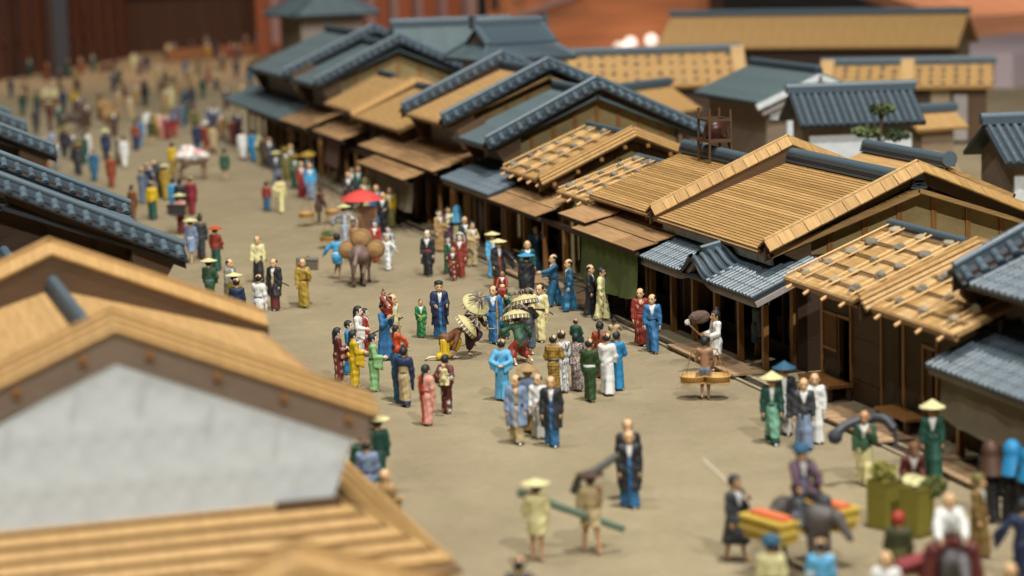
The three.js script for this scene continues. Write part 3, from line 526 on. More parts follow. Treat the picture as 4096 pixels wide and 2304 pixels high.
// ---------------------------------------------------------------- buildings behind the right-hand row (ridge across the view)
// a simple building along a line from A to B: eaves at ye, ridge at yr, depth d away from the viewer
function backHouse(name, label, ax, az, bx, bz, ye, yr, d, style, o = {}) {
  const len = Math.hypot(bx - ax, bz - az), t = thing(name, label, o.cat ?? 'house', [ax, 0, az], Math.atan2(-(bz - az), bx - ax), 'buildings behind the street');
  t.at = [0, 0, 0];   // written in its own axes from here: x along the eave, -z away
  const g = new THREE.Group(); void g;
  const q = (nm, geo, mat) => own(t, nm, geo, mat), mid = -d / 2;
  const mats = { gold: M.roofWood, tile: M.tileFlat, stone: M.roofWood, slate: M.tileGrey };
  const f = q('roof_slope', B().slab([0, ye, 0], [len, ye, 0], [len, yr, mid], [0, yr, mid], 0.15).done(), mats[style]);
  q('roof_slope', B().slab([0, ye, -d], [len, ye, -d], [len, yr, mid], [0, yr, mid], 0.15).done(), mats[style]);
  const add = (nm, geo, mat) => own(f, nm, geo, mat);
  if (style === 'tile') { const n = Math.round(len / 0.3), row = tileRow([0, ye + 0.01, 0.03], [0, yr + 0.01, mid], 0.09, 5); for (let i = 0; i < n; i++) { const m = add('tile_row', row, i % 2 ? M.tile : M.tileB); m.position.x = (i + 0.5) * len / n; } }
  if (style === 'stone') {
    const nb = Math.round(len / 0.62); for (let i = 0; i < nb; i++) add('roof_board', B().slab([i * len / nb + 0.04, ye + 0.05, 0.02], [(i + 0.9) * len / nb, ye + 0.05, 0.02], [(i + 0.9) * len / nb, yr + 0.03, mid], [i * len / nb + 0.04, yr + 0.03, mid], 0.05).done(), i % 2 ? M.roofWood : M.shingle[1]);
    for (let i = 0; i < nb; i++) for (let k = 0; k < 4; k++) { const u = (k + 0.5 + rr(-0.2, 0.2)) / 4, g2 = new THREE.IcosahedronGeometry(rr(0.1, 0.16), 0); g2.scale(1, 0.8, 1); g2.translate((i + 0.95) * len / nb, lerp(ye, yr, u) + 0.1, mid * u); add('roof_stone', boxUV(flat(g2)), M.stone[3]); }
  }
  if (style !== 'none') { own(t, 'ridge_layer', B().box(-0.1, yr - 0.02, mid - 0.22, len + 0.1, yr + 0.16, mid + 0.22).done(), M.tileB); const rc = rod([-0.12, yr + 0.22, mid], [len + 0.12, yr + 0.22, mid], 0.16, 0.16, 10); own(t, 'ridge_cap', rc, M.tile); }
  const w = o.wall ?? M.eaveShade, s = o.set ?? 0.5, y0 = o.y0 ?? 0;
  q('front_wall', B().box(s, y0, -s - 0.15, len - s, ye + s * 0.4, -s).done(), w); q('rear_wall', B().box(s, y0, -d + s, len - s, ye, -d + s + 0.15).done(), w);
  for (const x of [s, len - s - 0.15]) { q('end_wall', B().slab([x, 0, 0], [x, 0, 0], [x, 0, 0], [x, 0, 0], 0).box(x, y0, -d + s + 0.15, x + 0.15, ye, -s - 0.15).done(), o.endWall ?? w); const G = B(); G.tri([x, ye, -s], [x, ye, -d + s], [x, yr - 0.2, mid]).tri([x + 0.15, ye, -s], [x + 0.15, ye, -d + s], [x + 0.15, yr - 0.2, mid]); q('gable', G.done(), o.endWall ?? w); }
  if (o.band) q('plaster_band', B().box(s - 0.03, o.band[0], -s - 0.1, len - s + 0.03, o.band[1], -s + 0.06).done(), M.plaster);
  if (o.verges) for (const u of o.verges) own(t, 'verge_board', B().slab([u * len - 0.35, ye + 0.2, 0.1], [u * len + 0.35, ye + 0.2, 0.1], [u * len + 0.35, yr + 0.34, mid], [u * len - 0.35, yr + 0.34, mid], 0.3).done(), M.roofPale);
  return [t, q, len];
}
backHouse('long_hall', 'long gold roofed hall with dark ridge at the top right, farthest back', 53.42, -146.02, 68.66, -133.6, 3.6, 5.5, 6.5, 'gold', { wall: M.darker, endWall: M.eaveShade });
backHouse('row_house', 'low row house with speckled stone weighted gold roof, left of the storehouse', 39.6, -121.9, 48.6, -119.2, 3.0, 4.7, 5, 'stone', { wall: M.dark, verges: [0.985] });
{
  const [t, q, len] = backHouse('row_house', 'row house with stone weighted roof and three raised verges, right of the storehouses', 50.6, -113.8, 58.34, -109.55, 3.0, 4.07, 4.6, 'stone', { wall: M.dark, endWall: M.eaveShade, verges: [0.03, 0.5] });
  q('white_door', B().box(len * 0.77, 0.2, -0.48, len * 0.85, 2.6, -0.4).done(), M.plasterGrey); q('window', B().box(len * 0.55, 1.3, -0.5, len * 0.62, 1.9, -0.44).done(), M.darker);
  q('wall_board', B().box(len * 0.86, 0.2, -0.5, len * 0.96, 2.9, -0.44).done(), M.door); q('wall_board', B().box(len * 0.64, 0.2, -0.5, len * 0.75, 2.9, -0.44).done(), M.mud);
}
backHouse('lean_to_house', 'small low house with plain gold roof behind the water barrel', 37.6, -106.4, 42.7, -110.2, 2.6, 3.75, 4, 'gold', { wall: M.dark });
backHouse('lean_to_house', 'small gold lean-to below the row house window', 47.3, -95.8, 49.9, -96.0, 2.4, 3.05, 2.6, 'gold', { wall: M.mud });
backHouse('tiled_storehouse', 'storehouse with ribbed blue tile roof above a white plaster band', 37.3, -85.8, 42.2, -84.75, 3.8, 4.95, 4.4, 'tile', { wall: M.mud, band: [0.8, 3.35], endWall: M.mud });
backHouse('tiled_storehouse', 'storehouse with ribbed tile roof cut off by the right edge', 38.25, -71.0, 43.5, -70.1, 3.6, 4.75, 4.6, 'tile', { wall: M.eaveShade, band: [0.4, 3.1], endWall: M.eaveShade });
{ // slate storehouse seen from its gable
  const t = thing('slate_storehouse', 'storehouse with smooth slate roof and white trimmed gable', 'storehouse', [40, 0, -96], 0, 'buildings behind the street');
  const z0 = -103, z1 = -95.4, h = { xe: 39.4, ye: 4.0, xr: 42.4, yr: 5.2, xb: 45.4, yb: 4.0 };
  slope(t, 'plain', 39.4, 4, 42.4, 5.2, z0, z1, { mat: M.tileGrey, eave: M.tileFlat }); slope(t, 'plain', 45.4, 4, 42.4, 5.2, z0, z1, { mat: M.tileGrey, eave: M.tileFlat });
  ridgeBar(t, [42.4, 5.14, z0], [42.4, 5.14, z1], 0.9);
  for (const [a, b] of [[39.4, 42.4], [42.4, 45.4]]) { part(t, 'white_verge', B().slab([a, topAt(h, a) - 0.1, z1], [b, topAt(h, b) - 0.1, z1], [b, topAt(h, b) - 0.1, z1 + 0.14], [a, topAt(h, a) - 0.1, z1 + 0.14], 0.24).done(), M.plaster); part(t, 'inner_trim', B().slab([lerp(a, 42.4, 0.1), topAt(h, lerp(a, 42.4, 0.1)) - 0.55, z1 - 0.1], [lerp(b, 42.4, 0.1), topAt(h, lerp(b, 42.4, 0.1)) - 0.55, z1 - 0.1], [lerp(b, 42.4, 0.1), topAt(h, lerp(b, 42.4, 0.1)) - 0.55, z1 + 0.04], [lerp(a, 42.4, 0.1), topAt(h, lerp(a, 42.4, 0.1)) - 0.55, z1 + 0.04], 0.16).done(), M.plasterGrey); }
  part(t, 'gable', B().prismZ([[40.2, 3.2], [44.6, 3.2], [44.6, 4.1], [42.4, 4.85], [40.2, 4.1]], z1 - 0.4, z1 - 0.25).done(), M.plaster);
  part(t, 'wall', B().box(40.1, 0, z0 + 0.4, 44.7, 3.9, z1 - 0.45).done(), M.eaveShade);
  part(t, 'plaster_face', B().box(41.0, 0, z1 - 0.42, 44.6, 3.2, z1 - 0.28).done(), M.plaster);
}
// a hipped pavilion roof: turrets
function turret(name, label, x, z, hw, ye, yr, wallM, k = 1, gable = true) {
  const t = thing(name, label, 'turret', [x, 0, z], 0.12, 'buildings behind the street'), base = t.at; t.at = [0, 0, 0];
  const q = (n, g, m) => own(t, n, g, m), c = [[-hw, ye, hw], [hw, ye, hw], [hw, ye, -hw], [-hw, ye, -hw]], r = hw * 0.55 * k, yk = lerp(ye, yr, 0.45);
  if (gable) {
    const e = [[-r * 1.25, yk, r], [r * 1.25, yk, r], [r * 1.25, yk, -r], [-r * 1.25, yk, -r]];
    for (let i = 0; i < 4; i++) q('roof_slope', B().quad(c[i], c[(i + 1) % 4], e[(i + 1) % 4], e[i]).done(), M.tileGrey);
    for (const s of [-1, 1]) { q('roof_slope', B().slab([-r * 1.3, yk - 0.05, s * r * 1.1], [r * 1.3, yk - 0.05, s * r * 1.1], [r * 1.3, yr, 0], [-r * 1.3, yr, 0], 0.1).done(), M.tileFlat); q('gable', B().tri([s * r * 1.2, yk, r], [s * r * 1.2, yk, -r], [s * r * 1.2, yr, 0]).done(), M.plasterGrey); }
    for (let i = 0; i < 14; i++) { const u = lerp(-r * 1.2, r * 1.2, (i + 0.5) / 14); q('tile_row', tileRow([u, yk, r * 1.14], [u, yr, 0.02], 0.085, 4), M.tile); }
    for (let i = 0; i < 18; i++) { const u = lerp(-0.97, 0.97, i / 17); q('tile_row', tileRow([u * hw, ye + 0.02, hw], [u * r * 1.25, yk + 0.02, r], 0.075, 3), M.tileB); }
    for (const s of [-1, 1]) q('verge_tile', rod([s * r * 1.3, yk, r * 1.15], [s * r * 1.3, yr + 0.05, 0], 0.16, 0.16, 8), M.tile);
    for (let i = 0; i < 4; i++) q('hip_ridge', rod(c[i], e[i], 0.13, 0.13, 8), M.tile);
    q('ridge_layer', B().box(-r * 1.4, yr - 0.05, -0.2, r * 1.4, yr + 0.2, 0.2).done(), M.tileB); q('ridge_cap', rod([-r * 1.45, yr + 0.26, 0], [r * 1.45, yr + 0.26, 0], 0.15, 0.15, 10), M.tile);
    for (const s of [-1, 1]) q('ridge_end', B().box(s * r * 1.4 - 0.08, yr - 0.1, -0.26, s * r * 1.4 + 0.08, yr + 0.5, 0.26).done(), M.tileB);
  } else {
    const top = [0, yr, 0]; for (let i = 0; i < 4; i++) { q('roof_slope', B().tri(c[i], c[(i + 1) % 4], top).done(), M.tileGrey); q('hip_ridge', rod(c[i], top, 0.2, 0.2, 8), M.tile); }
  }
  q('eave_board', B().box(-hw, ye - 0.16, -hw, hw, ye - 0.02, hw).done(), M.tileFlat);
  q('wall', B().box(-hw * 0.72, 0, -hw * 0.72, hw * 0.72, ye - 0.15, hw * 0.72).done(), wallM);
  q('plaster_face', B().box(-hw * 0.73, ye - 2.4, hw * 0.70, hw * 0.73, ye - 0.9, hw * 0.735).done(), M.plasterGrey);
  for (let i = 0; i < 6; i++) q('lattice_bar', B(true).box(-0.6 + i * 0.24, ye - 1.5, hw * 0.73, -0.5 + i * 0.24, ye - 0.95, hw * 0.76).done(), M.darker);
  void base; return t;
}
turret('small_turret', 'small turret with ribbed hip and gable tile roof on a grey tower', 31.3, -105.1, 2.3, 5.9, 7.3, M.plasterGrey);
turret('far_turret', 'far turret with smooth pyramid slate roof at the top edge', 34.9, -162.3, 3.1, 6.1, 8.0, M.eaveShade, 1, false);
backHouse('slate_wing', 'plain slate roofed wing behind the yellowish gable', 29.2, -117.4, 35.2, -116.6, 5.1, 6.85, 6, 'slate', { wall: M.eaveShade });


// ---------------------------------------------------------------- the hall behind the display
{
  const red = std(rgb(0.10, 0.036, 0.018), { map: rep(grain, 0.08, 0.08), roughness: 0.6 }), pale = std(rgb(0.30, 0.20, 0.19), { roughness: 0.9 }), brown = std(rgb(0.05, 0.02, 0.01), { map: rep(grain, 0.08, 0.08) });
  const orange = std(rgb(0.50, 0.19, 0.075), { map: rep(grain, 0.06, 0.06), roughness: 0.6 }), steel = std(rgb(0.05, 0.055, 0.065), { roughness: 0.4, metalness: 0.3 }), black = std(rgb(0.02, 0.012, 0.016)), salmon = std(rgb(0.85, 0.44, 0.27), { map: rep(grain, 0.05, 0.05) }), lilac = std(rgb(0.50, 0.42, 0.46), { roughness: 0.9 });
  // slatted wall standing at the left end of the board: from [ax, az] to [bx, bz]
  function slatWall(name, label, ax, az, bx, bz, y0, y1, pitch, slatM, backM, rails, group) {
    const len = Math.hypot(bx - ax, bz - az), t = thing(name, label, 'screen wall', [ax, 0, az], Math.atan2(-(bz - az), bx - ax), group);
    own(t, 'back_panel', B().box(0, y0, -1.2, len, y1, -0.9).done(), backM);
    const n = Math.round(len / pitch); for (let i = 0; i < n; i++) own(t, 'slat', B(true).box(i * pitch, y0, -0.3, i * pitch + pitch * 0.56, y1, 0).done(), slatM);
    for (const y of rails) own(t, 'rail', B().box(0, y - 0.25, -0.9, len, y + 0.25, -0.32).done(), slatM);
    return t;
  }
  slatWall('slatted_screen', 'tall dark red slatted screen at the left end of the model', -8, -158, 31.2, -232, 0, 26, 3.0, red, pale, [3.2, 8.5], 'slatted screens behind the model');
  const p = thing('steel_post', 'grey steel post in front of the dark red slatted screen', 'post', [21.2, 0, -205]);
  own(p, 'shaft', B(true).box(-0.9, 0, -0.9, 0.9, 26, 0.9).done(), steel); own(p, 'edge_strip', B(true).box(-0.95, 0, -0.3, -0.3, 26, 0.94).done(), brown); own(p, 'base_plate', B().box(-1.3, 0, -1.3, 1.3, 0.3, 1.3).done(), steel);
  const d = thing('low_partition', 'long low dark brown panel between the slatted screens', 'partition', [31.6, 0, -233]);
  part(d, 'panel', B(true).box(31.4, -2, -240, 50, 5.6, -239).done(), brown); part(d, 'top_rail', B().box(31, 5.6, -240.3, 50, 7, -238.6).done(), black); part(d, 'upper_panel', B().box(31, 7, -240, 50, 9.2, -239.2).done(), brown); part(d, 'foot_rail', B().box(31.4, -2, -238.9, 50, -0.6, -237).done(), std(rgb(0.20, 0.09, 0.04)));
  const e = thing('board_edge_rail', 'brown wooden rail along the far edge of the model', 'rail', [40, 0, -225]);
  part(e, 'rail', B().slab([33, 1.0, -222], [62, 1.0, -236], [62, 1.0, -238], [33, 1.0, -224], 0.9).done(), std(rgb(0.33, 0.15, 0.07), { map: rep(grain, 0.1, 0.1) })); for (let i = 0; i < 8; i++) part(e, 'rail_post', B(true).box(34 + i * 3.6, 0, -224.6 - i * 1.74, 34.6 + i * 3.6, 1.0, -224 - i * 1.74).done(), brown);
  slatWall('slatted_screen', 'brighter red slatted screen behind the turrets, right of the dark panel', 41.5, -222, 60, -212, -8, 20, 2.3, std(rgb(0.27, 0.085, 0.035), { map: rep(grain, 0.08, 0.08) }), pale, [1], 'slatted screens behind the model');
  const w = thing('wood_partition', 'wide smooth orange brown wooden partition behind the gold hall', 'partition', [60, 0, -208]);
  own(w, 'panel', B().box(0, -22, -1, 21.2, 14, 0).done(), orange); own(w, 'top_rail', B().slab([0, 2.9, 0.05], [8.5, 5.6, 0.05], [8.5, 5.6, 0.5], [0, 2.9, 0.5], 0.5).done(), pale); w.rotation.y = -0.29;
  for (let i = 0; i < 4; i++) own(w, 'post', B(true).box(0.3 + i * 2.0, 4.2 + i * 0.7, 0, 1.0 + i * 2.0, 14, 0.4).done(), i % 2 ? pale : brown);
  own(w, 'end_post', B(true).box(20.0, -22, 0, 21.2, 14, 0.5).done(), brown);
  const fl = structure('hall_floor', B().box(-60, -26.5, -420, 420, -26, 40).done(), std(rgb(0.30, 0.14, 0.08), { map: rep(grain, 0.02, 0.02), roughness: 0.5 })); void fl;
  const s = thing('salmon_counter', 'long salmon wood counter at the top right, out of focus', 'counter', [112, 0, -190]);
  own(s, 'top', B().slab([-22, 3.2, 14], [70, 3.2, -18], [70, 8.5, -60], [-22, 8.5, -28], 1).done(), salmon); own(s, 'front', B().quad([-22, 2.2, 14], [70, 2.2, -18], [70, -26, -18], [-22, -26, 14]).done(), salmon); own(s, 'black_gap', B().slab([-24, 8.0, 2], [10, 8.0, -10], [10, 9.4, -22], [-24, 9.4, -10], 0.3).done(), black); own(s, 'plank', B().slab([-6, 5.6, 0], [70, 6.8, -36], [70, 7.2, -40], [-6, 6.1, -4], 0.3).done(), std(rgb(0.9, 0.55, 0.5)));
  const b = thing('pale_plinth', 'pale lilac plinth beyond the gold hall at the right edge', 'plinth', [84, 0, -150]);
  own(b, 'block', B().box(-9, -26, -10, 40, 2.3, 2).done(), lilac); own(b, 'foot', B().box(-9.2, -26, -10, 40, -1.9, 2.3).done(), std(rgb(0.30, 0.17, 0.1))); b.rotation.y = 0.6;
  [[70.6, 0.5, -202.5], [71.6, 0.9, -202.3], [73.4, 1.1, -201.8]].forEach((q, i) => { const l = thing('candle_lamp', ['dim round white lamp, leftmost of three behind the row house', 'bright round white lamp, middle of three behind the row house', 'bright round white lamp beside the end of the gold hall'][i], 'lamp', q); own(l, 'globe', new THREE.SphereGeometry(0.55, 16, 12), std(0xffffff, { emissive: new THREE.Color(1, 0.86, 0.72), emissiveIntensity: i ? 0.8 : 0.3 })); own(l, 'stem', flat(new THREE.CylinderGeometry(0.2, 0.3, 6, 8).translate(0, -3.6, 0)), brown); const pl = new THREE.PointLight(0xffdcb8, i ? 0.004 : 0.0015); pl.position.set(q[0] * S, q[1] * S, q[2] * S); pl.castShadow = true; scene.add(pl); });
}

// ---------------------------------------------------------------- garden between the back buildings
function leafClump(n, rx, ry, rz, size, seed) {
  const r = mulberry(seed), b = B();
  for (let i = 0; i < n; i++) {
    const a = r() * 6.283, c = 2 * r() - 1, k = Math.cbrt(r()), s = Math.sqrt(1 - c * c), x = Math.cos(a) * s * k * rx, y = c * k * ry, z = Math.sin(a) * s * k * rz, q = size * (0.6 + 0.8 * r());
    const u = new THREE.Vector3(r() - 0.5, r() - 0.5, r() - 0.5).normalize().multiplyScalar(q), v = new THREE.Vector3(r() - 0.5, r() - 0.5, r() - 0.5).cross(u).normalize().multiplyScalar(q * 0.6);
    b.quad([x - u.x, y - u.y, z - u.z], [x + v.x, y + v.y, z + v.z], [x + u.x, y + u.y, z + u.z], [x - v.x, y - v.y, z - v.z]);
  }
  return b.done();
}
const leaf = [rgb(0.07, 0.10, 0.035), rgb(0.10, 0.13, 0.05), rgb(0.045, 0.07, 0.028)].map((c) => std(c, { roughness: 0.9 }));
const bark = std(rgb(0.10, 0.065, 0.04), { roughness: 0.95 });
function pine(label, x, z, h, lean, clumps, seed) {
  const t = thing('garden_pine', label, 'pine tree', [x, 0, z], 0, 'garden pines');
  own(t, 'trunk', tube([[0, 0, 0], [lean * 0.5, h * 0.4, 0.1], [lean * 0.3, h * 0.7, 0], [lean, h, 0]], 0.09, 16, 6), bark);
  clumps.forEach(([dx, y, dz, r], i) => { own(t, 'limb', tube([[lean * 0.4, y - 0.3, 0], [dx * 0.6, y - 0.1, dz * 0.6], [dx, y - 0.05, dz]], 0.035, 8, 5), bark); const c = leafClump(300, r, r * 0.42, r, 0.10, seed + i); c.translate(dx, y, dz); own(t, 'crown', c, leaf[i % 3]); });
  return t;
}
pine('thin garden pine standing before the ribbed storehouse roof', 38.56, -81.5, 4.6, 0.2, [[0.2, 4.7, 0, 0.5], [-0.5, 3.9, 0.1, 0.55], [0.75, 3.7, 0, 0.5], [1.0, 2.9, 0.2, 0.5], [-0.7, 2.5, 0.3, 0.7]], 11);
pine('low dark garden pine at the foot of the storehouse wall', 36.95, -79, 2.4, -0.2, [[0, 2.3, 0, 0.8], [-0.6, 1.7, 0.2, 0.7], [0.6, 1.6, 0, 0.8], [0.2, 1.0, 0.4, 0.9]], 31);
pine('small bright garden pine in front of the garden rocks', 38.85, -79, 2.1, 0.3, [[0.2, 2.1, 0, 0.5], [-0.3, 1.6, 0.1, 0.6]], 51);
pine('green garden pine beside the right-hand storehouse gable', 38.69, -76, 2.0, 0.1, [[0, 2.2, 0, 0.6], [0.7, 1.8, 0.2, 0.7], [-0.4, 1.5, 0.3, 0.8], [0.4, 1.0, 0.3, 1.0]], 71);
pine('small round bush pine behind the tiled verge, left of the barrel frame', 32.8, -88.5, 3.4, 0, [[0, 3.5, 0, 0.6], [0.3, 3.1, 0.2, 0.6]], 91);
[[40.74, 1.5, -82, 1.3], [39.59, 1.3, -81, 0.7], [40.90, 1.3, -81, 1.0]].forEach(([x, y, z, r], i) => {
  const t = thing('garden_rock', ['largest pale garden rock behind the pines', 'small ochre garden rock left of the largest rock', 'brown garden rock right of the largest rock'][i], 'rock', [x, 0, z]);
  const g = new THREE.IcosahedronGeometry(r, 2), ps = g.attributes.position; for (let v = 0; v < ps.count; v++) { const k = 1 + 0.2 * Math.sin(ps.getX(v) * 3.1 + i * 2) * Math.cos(ps.getZ(v) * 2.7 + i); ps.setXYZ(v, ps.getX(v) * k * 1.3, ps.getY(v) * k, ps.getZ(v) * k); } g.computeVertexNormals(); g.translate(0, y, 0); own(t, 'rock', boxUV(flat(g)), std(rgb(0.33, 0.24, 0.16), { map: rep(mottle, 0.8, 0.8), roughness: 0.95 }));
});

// ---------------------------------------------------------------- figures: distance fields meshed with surface nets
const smin = (a, b, k) => { const h = Math.max(k - Math.abs(a - b), 0) / k; return Math.min(a, b) - h * h * k * 0.25; };
function seg(x, y, z, a, b, ra, rb = ra) {
  const bx = b[0] - a[0], by = b[1] - a[1], bz = b[2] - a[2], px = x - a[0], py = y - a[1], pz = z - a[2];
  let t = (px * bx + py * by + pz * bz) / (bx * bx + by * by + bz * bz + 1e-9); t = t < 0 ? 0 : t > 1 ? 1 : t;
  const dx = px - bx * t, dy = py - by * t, dz = pz - bz * t; return Math.sqrt(dx * dx + dy * dy + dz * dz) - (ra + (rb - ra) * t);
}
const ell = (x, y, z, c, r) => { const X = (x - c[0]) / r[0], Y = (y - c[1]) / r[1], Z = (z - c[2]) / r[2], k0 = Math.sqrt(X * X + Y * Y + Z * Z), k1 = Math.sqrt((X / r[0]) ** 2 + (Y / r[1]) ** 2 + (Z / r[2]) ** 2) + 1e-9; return k0 * (k0 - 1) / k1; };
const V = (a) => new THREE.Vector3(...a);
function quadDist(x, y, z, q) { // distance to a flat four-sided sheet (cut into two triangles)
  return Math.min(triDist(x, y, z, q[0], q[1], q[2]), triDist(x, y, z, q[0], q[2], q[3]));
}
const _t = new THREE.Triangle(), _p = new THREE.Vector3(), _c = new THREE.Vector3();
function triDist(x, y, z, a, b, c) { _p.set(x, y, z); _t.a.fromArray(a); _t.b.fromArray(b); _t.c.fromArray(c); _t.closestPointToPoint(_p, _c); return _c.distanceTo(_p); }
function nets(f, lo, hi, cell, colour) {
  const nx = Math.ceil((hi[0] - lo[0]) / cell) + 2, ny = Math.ceil((hi[1] - lo[1]) / cell) + 2, nz = Math.ceil((hi[2] - lo[2]) / cell) + 2;
  const val = new Float32Array(nx * ny * nz).fill(1), at = (i, j, k) => (k * ny + j) * nx + i, Bk = 4;
  const X = (i) => lo[0] + (i - 0.5) * cell, Y = (j) => lo[1] + (j - 0.5) * cell, Z = (k) => lo[2] + (k - 0.5) * cell;
  for (let k0 = 0; k0 < nz; k0 += Bk) for (let j0 = 0; j0 < ny; j0 += Bk) for (let i0 = 0; i0 < nx; i0 += Bk) {
    const c = f(X(i0 + 1.5), Y(j0 + 1.5), Z(k0 + 1.5)), far = Math.abs(c) > cell * 4.6;
    for (let k = k0; k < Math.min(nz, k0 + Bk); k++) for (let j = j0; j < Math.min(ny, j0 + Bk); j++) for (let i = i0; i < Math.min(nx, i0 + Bk); i++) val[at(i, j, k)] = far ? c : f(X(i), Y(j), Z(k));
  }
  for (let k = 0; k < nz; k++) for (let j = 0; j < ny; j++) for (let i = 0; i < nx; i++) if (i === 0 || j === 0 || k === 0 || i === nx - 1 || j === ny - 1 || k === nz - 1) { const q = at(i, j, k); if (val[q] < 0) val[q] = 0.001; }
  const id = new Int32Array(nx * ny * nz).fill(-1), pos = [], idx = [];
  for (let k = 0; k < nz - 1; k++) for (let j = 0; j < ny - 1; j++) for (let i = 0; i < nx - 1; i++) {
    let sx = 0, sy = 0, sz = 0, n = 0; const v = [];
    for (let c = 0; c < 8; c++) v.push(val[at(i + (c & 1), j + (c >> 1 & 1), k + (c >> 2))]);
    let neg = 0; for (const q of v) if (q < 0) neg++; if (neg === 0 || neg === 8) continue;
    for (let a = 0; a < 8; a++) for (const d of [1, 2, 4]) { if (a & d) continue; const b = a | d, u = v[a], w = v[b]; if ((u < 0) === (w < 0)) continue; const t = u / (u - w); sx += (a & 1) + (d === 1 ? t : 0); sy += (a >> 1 & 1) + (d === 2 ? t : 0); sz += (a >> 2) + (d === 4 ? t : 0); n++; }
    id[at(i, j, k)] = pos.length / 3; pos.push(X(i + sx / n), Y(j + sy / n), Z(k + sz / n));
  }
  for (let k = 1; k < nz - 1; k++) for (let j = 1; j < ny - 1; j++) for (let i = 1; i < nx - 1; i++) {
    const s = val[at(i, j, k)] < 0;
    const face = (s2, a, b, c, d) => { if (s === s2 || a < 0 || b < 0 || c < 0 || d < 0) return; if (s) idx.push(a, b, c, a, c, d); else idx.push(a, c, b, a, d, c); };
    face(val[at(i + 1, j, k)] < 0, id[at(i, j - 1, k - 1)], id[at(i, j, k - 1)], id[at(i, j, k)], id[at(i, j - 1, k)]);
    face(val[at(i, j + 1, k)] < 0, id[at(i - 1, j, k - 1)], id[at(i - 1, j, k)], id[at(i, j, k)], id[at(i, j, k - 1)]);
    face(val[at(i, j, k + 1)] < 0, id[at(i - 1, j - 1, k)], id[at(i, j - 1, k)], id[at(i, j, k)], id[at(i - 1, j, k)]);
  }
  const N = pos.length / 3, nor = new Float32Array(N * 3), col = new Float32Array(N * 3), e = cell * 0.4;
  for (let i = 0; i < N; i++) {
    const x = pos[i * 3], y = pos[i * 3 + 1], z = pos[i * 3 + 2], gx = f(x + e, y, z) - f(x - e, y, z), gy = f(x, y + e, z) - f(x, y - e, z), gz = f(x, y, z + e) - f(x, y, z - e), l = Math.hypot(gx, gy, gz) || 1;
    nor[i * 3] = gx / l; nor[i * 3 + 1] = gy / l; nor[i * 3 + 2] = gz / l;
    const c = colour ? colour(x, y, z) : [1, 1, 1]; col[i * 3] = c[0]; col[i * 3 + 1] = c[1]; col[i * 3 + 2] = c[2];
  }
  const g = new THREE.BufferGeometry();
  g.setAttribute('position', new THREE.BufferAttribute(new Float32Array(pos), 3)); g.setAttribute('normal', new THREE.BufferAttribute(nor, 3)); g.setAttribute('color', new THREE.BufferAttribute(col, 3)); g.setIndex(idx);
  return g;
}
const DYE = {}; for (const [k, v] of Object.entries({ blue: '#296798', lightblue: '#5cacd8', navy: '#182a4a', teal: '#1d5878', black: '#1d2026', charcoal: '#33363b', maroon: '#5a211c', red: '#852c1f', scarlet: '#a23526', orange: '#cc4a1e', yellow: '#c9a916', ochre: '#a3892f', khaki: '#7a6232', cream: '#d6cd96', pale: '#dcd8a0', green: '#2c5138', ltgreen: '#86b87c', jade: '#106a36', dkgreen: '#22401c', pine: '#16493c', white: '#dfe2df', tan: '#a8885a', grayblue: '#7688a4', slate: '#5d6c80', pink: '#d99a8c', brown: '#6e4426', rust: '#8a3f1c', olive: '#66622a', moss: '#3c4020', gray: '#83827c', sky: '#3f9cd0', brightblue: '#1d80b4', umber: '#4a3020', purple: '#4d3346', skin: '#c79866', crimson: '#7c1b2a', beige: '#b7a47a', seafoam: '#6fa58c' })) { const c = new THREE.Color(v); DYE[k] = [c.r * 0.86, c.g * 0.86, c.b * 0.86]; }
const paint = (r) => std(0xffffff, { vertexColors: true, roughness: r });
const PM = { skin: paint(0.55), cloth: paint(0.62), hair: paint(0.6), gloss: paint(0.35) };
const SKIN = { t: [0.60, 0.385, 0.20], p: [0.72, 0.56, 0.43], b: [0.30, 0.165, 0.085], d: [0.42, 0.24, 0.12] };

const headCache = new Map();
function headF(x, y, z) {
  let d = ell(x, y, z, [0, 0.028, -0.012], [0.084, 0.098, 0.102]);
  d = smin(d, ell(x, y, z, [0, -0.05, 0.02], [0.062, 0.074, 0.07]), 0.05);
  d = smin(d, seg(x, y, z, [0, 0.012, 0.088], [0, -0.022, 0.106], 0.009, 0.016), 0.014);
  d = smin(d, Math.min(ell(x, y, z, [0.087, -0.012, -0.008], [0.013, 0.032, 0.02]), ell(x, y, z, [-0.087, -0.012, -0.008], [0.013, 0.032, 0.02])), 0.012);
  for (const s of [-1, 1]) d = -smin(-d, seg(x, y, z, [s * 0.02, 0.008, 0.103], [s * 0.048, 0.008, 0.096], 0.012), 0.016);
  d = smin(d, seg(x, y, z, [-0.018, -0.063, 0.079], [0.018, -0.063, 0.079], 0.009), 0.014);
  return smin(d, seg(x, y, z, [0, -0.07, -0.018], [0, -0.19, -0.03], 0.046, 0.05), 0.03);
}
function headGeo(cell, kind) {
  const key = `h${cell}${kind}`; if (headCache.has(key)) return headCache.get(key);
  const sk = SKIN[kind], g = nets(headF, [-0.12, -0.2, -0.13], [0.12, 0.14, 0.14], cell, (x, y, z) => {
    const ax = Math.abs(x);
    if (z > 0.05 && ax > 0.014 && ax < 0.055 && Math.abs(y - 0.007) < cell * 0.62) return [0.04, 0.025, 0.02];
    if (z > 0.05 && ax > 0.016 && ax < 0.058 && Math.abs(y - 0.034) < cell * 0.55) return sk.map((v) => v * 0.35);
    if (z > 0.06 && ax < 0.024 && Math.abs(y + 0.063) < cell * 0.6) return [sk[0] * 0.62, sk[1] * 0.36, sk[2] * 0.36];
    return sk;
  });
  headCache.set(key, g); return g;
}
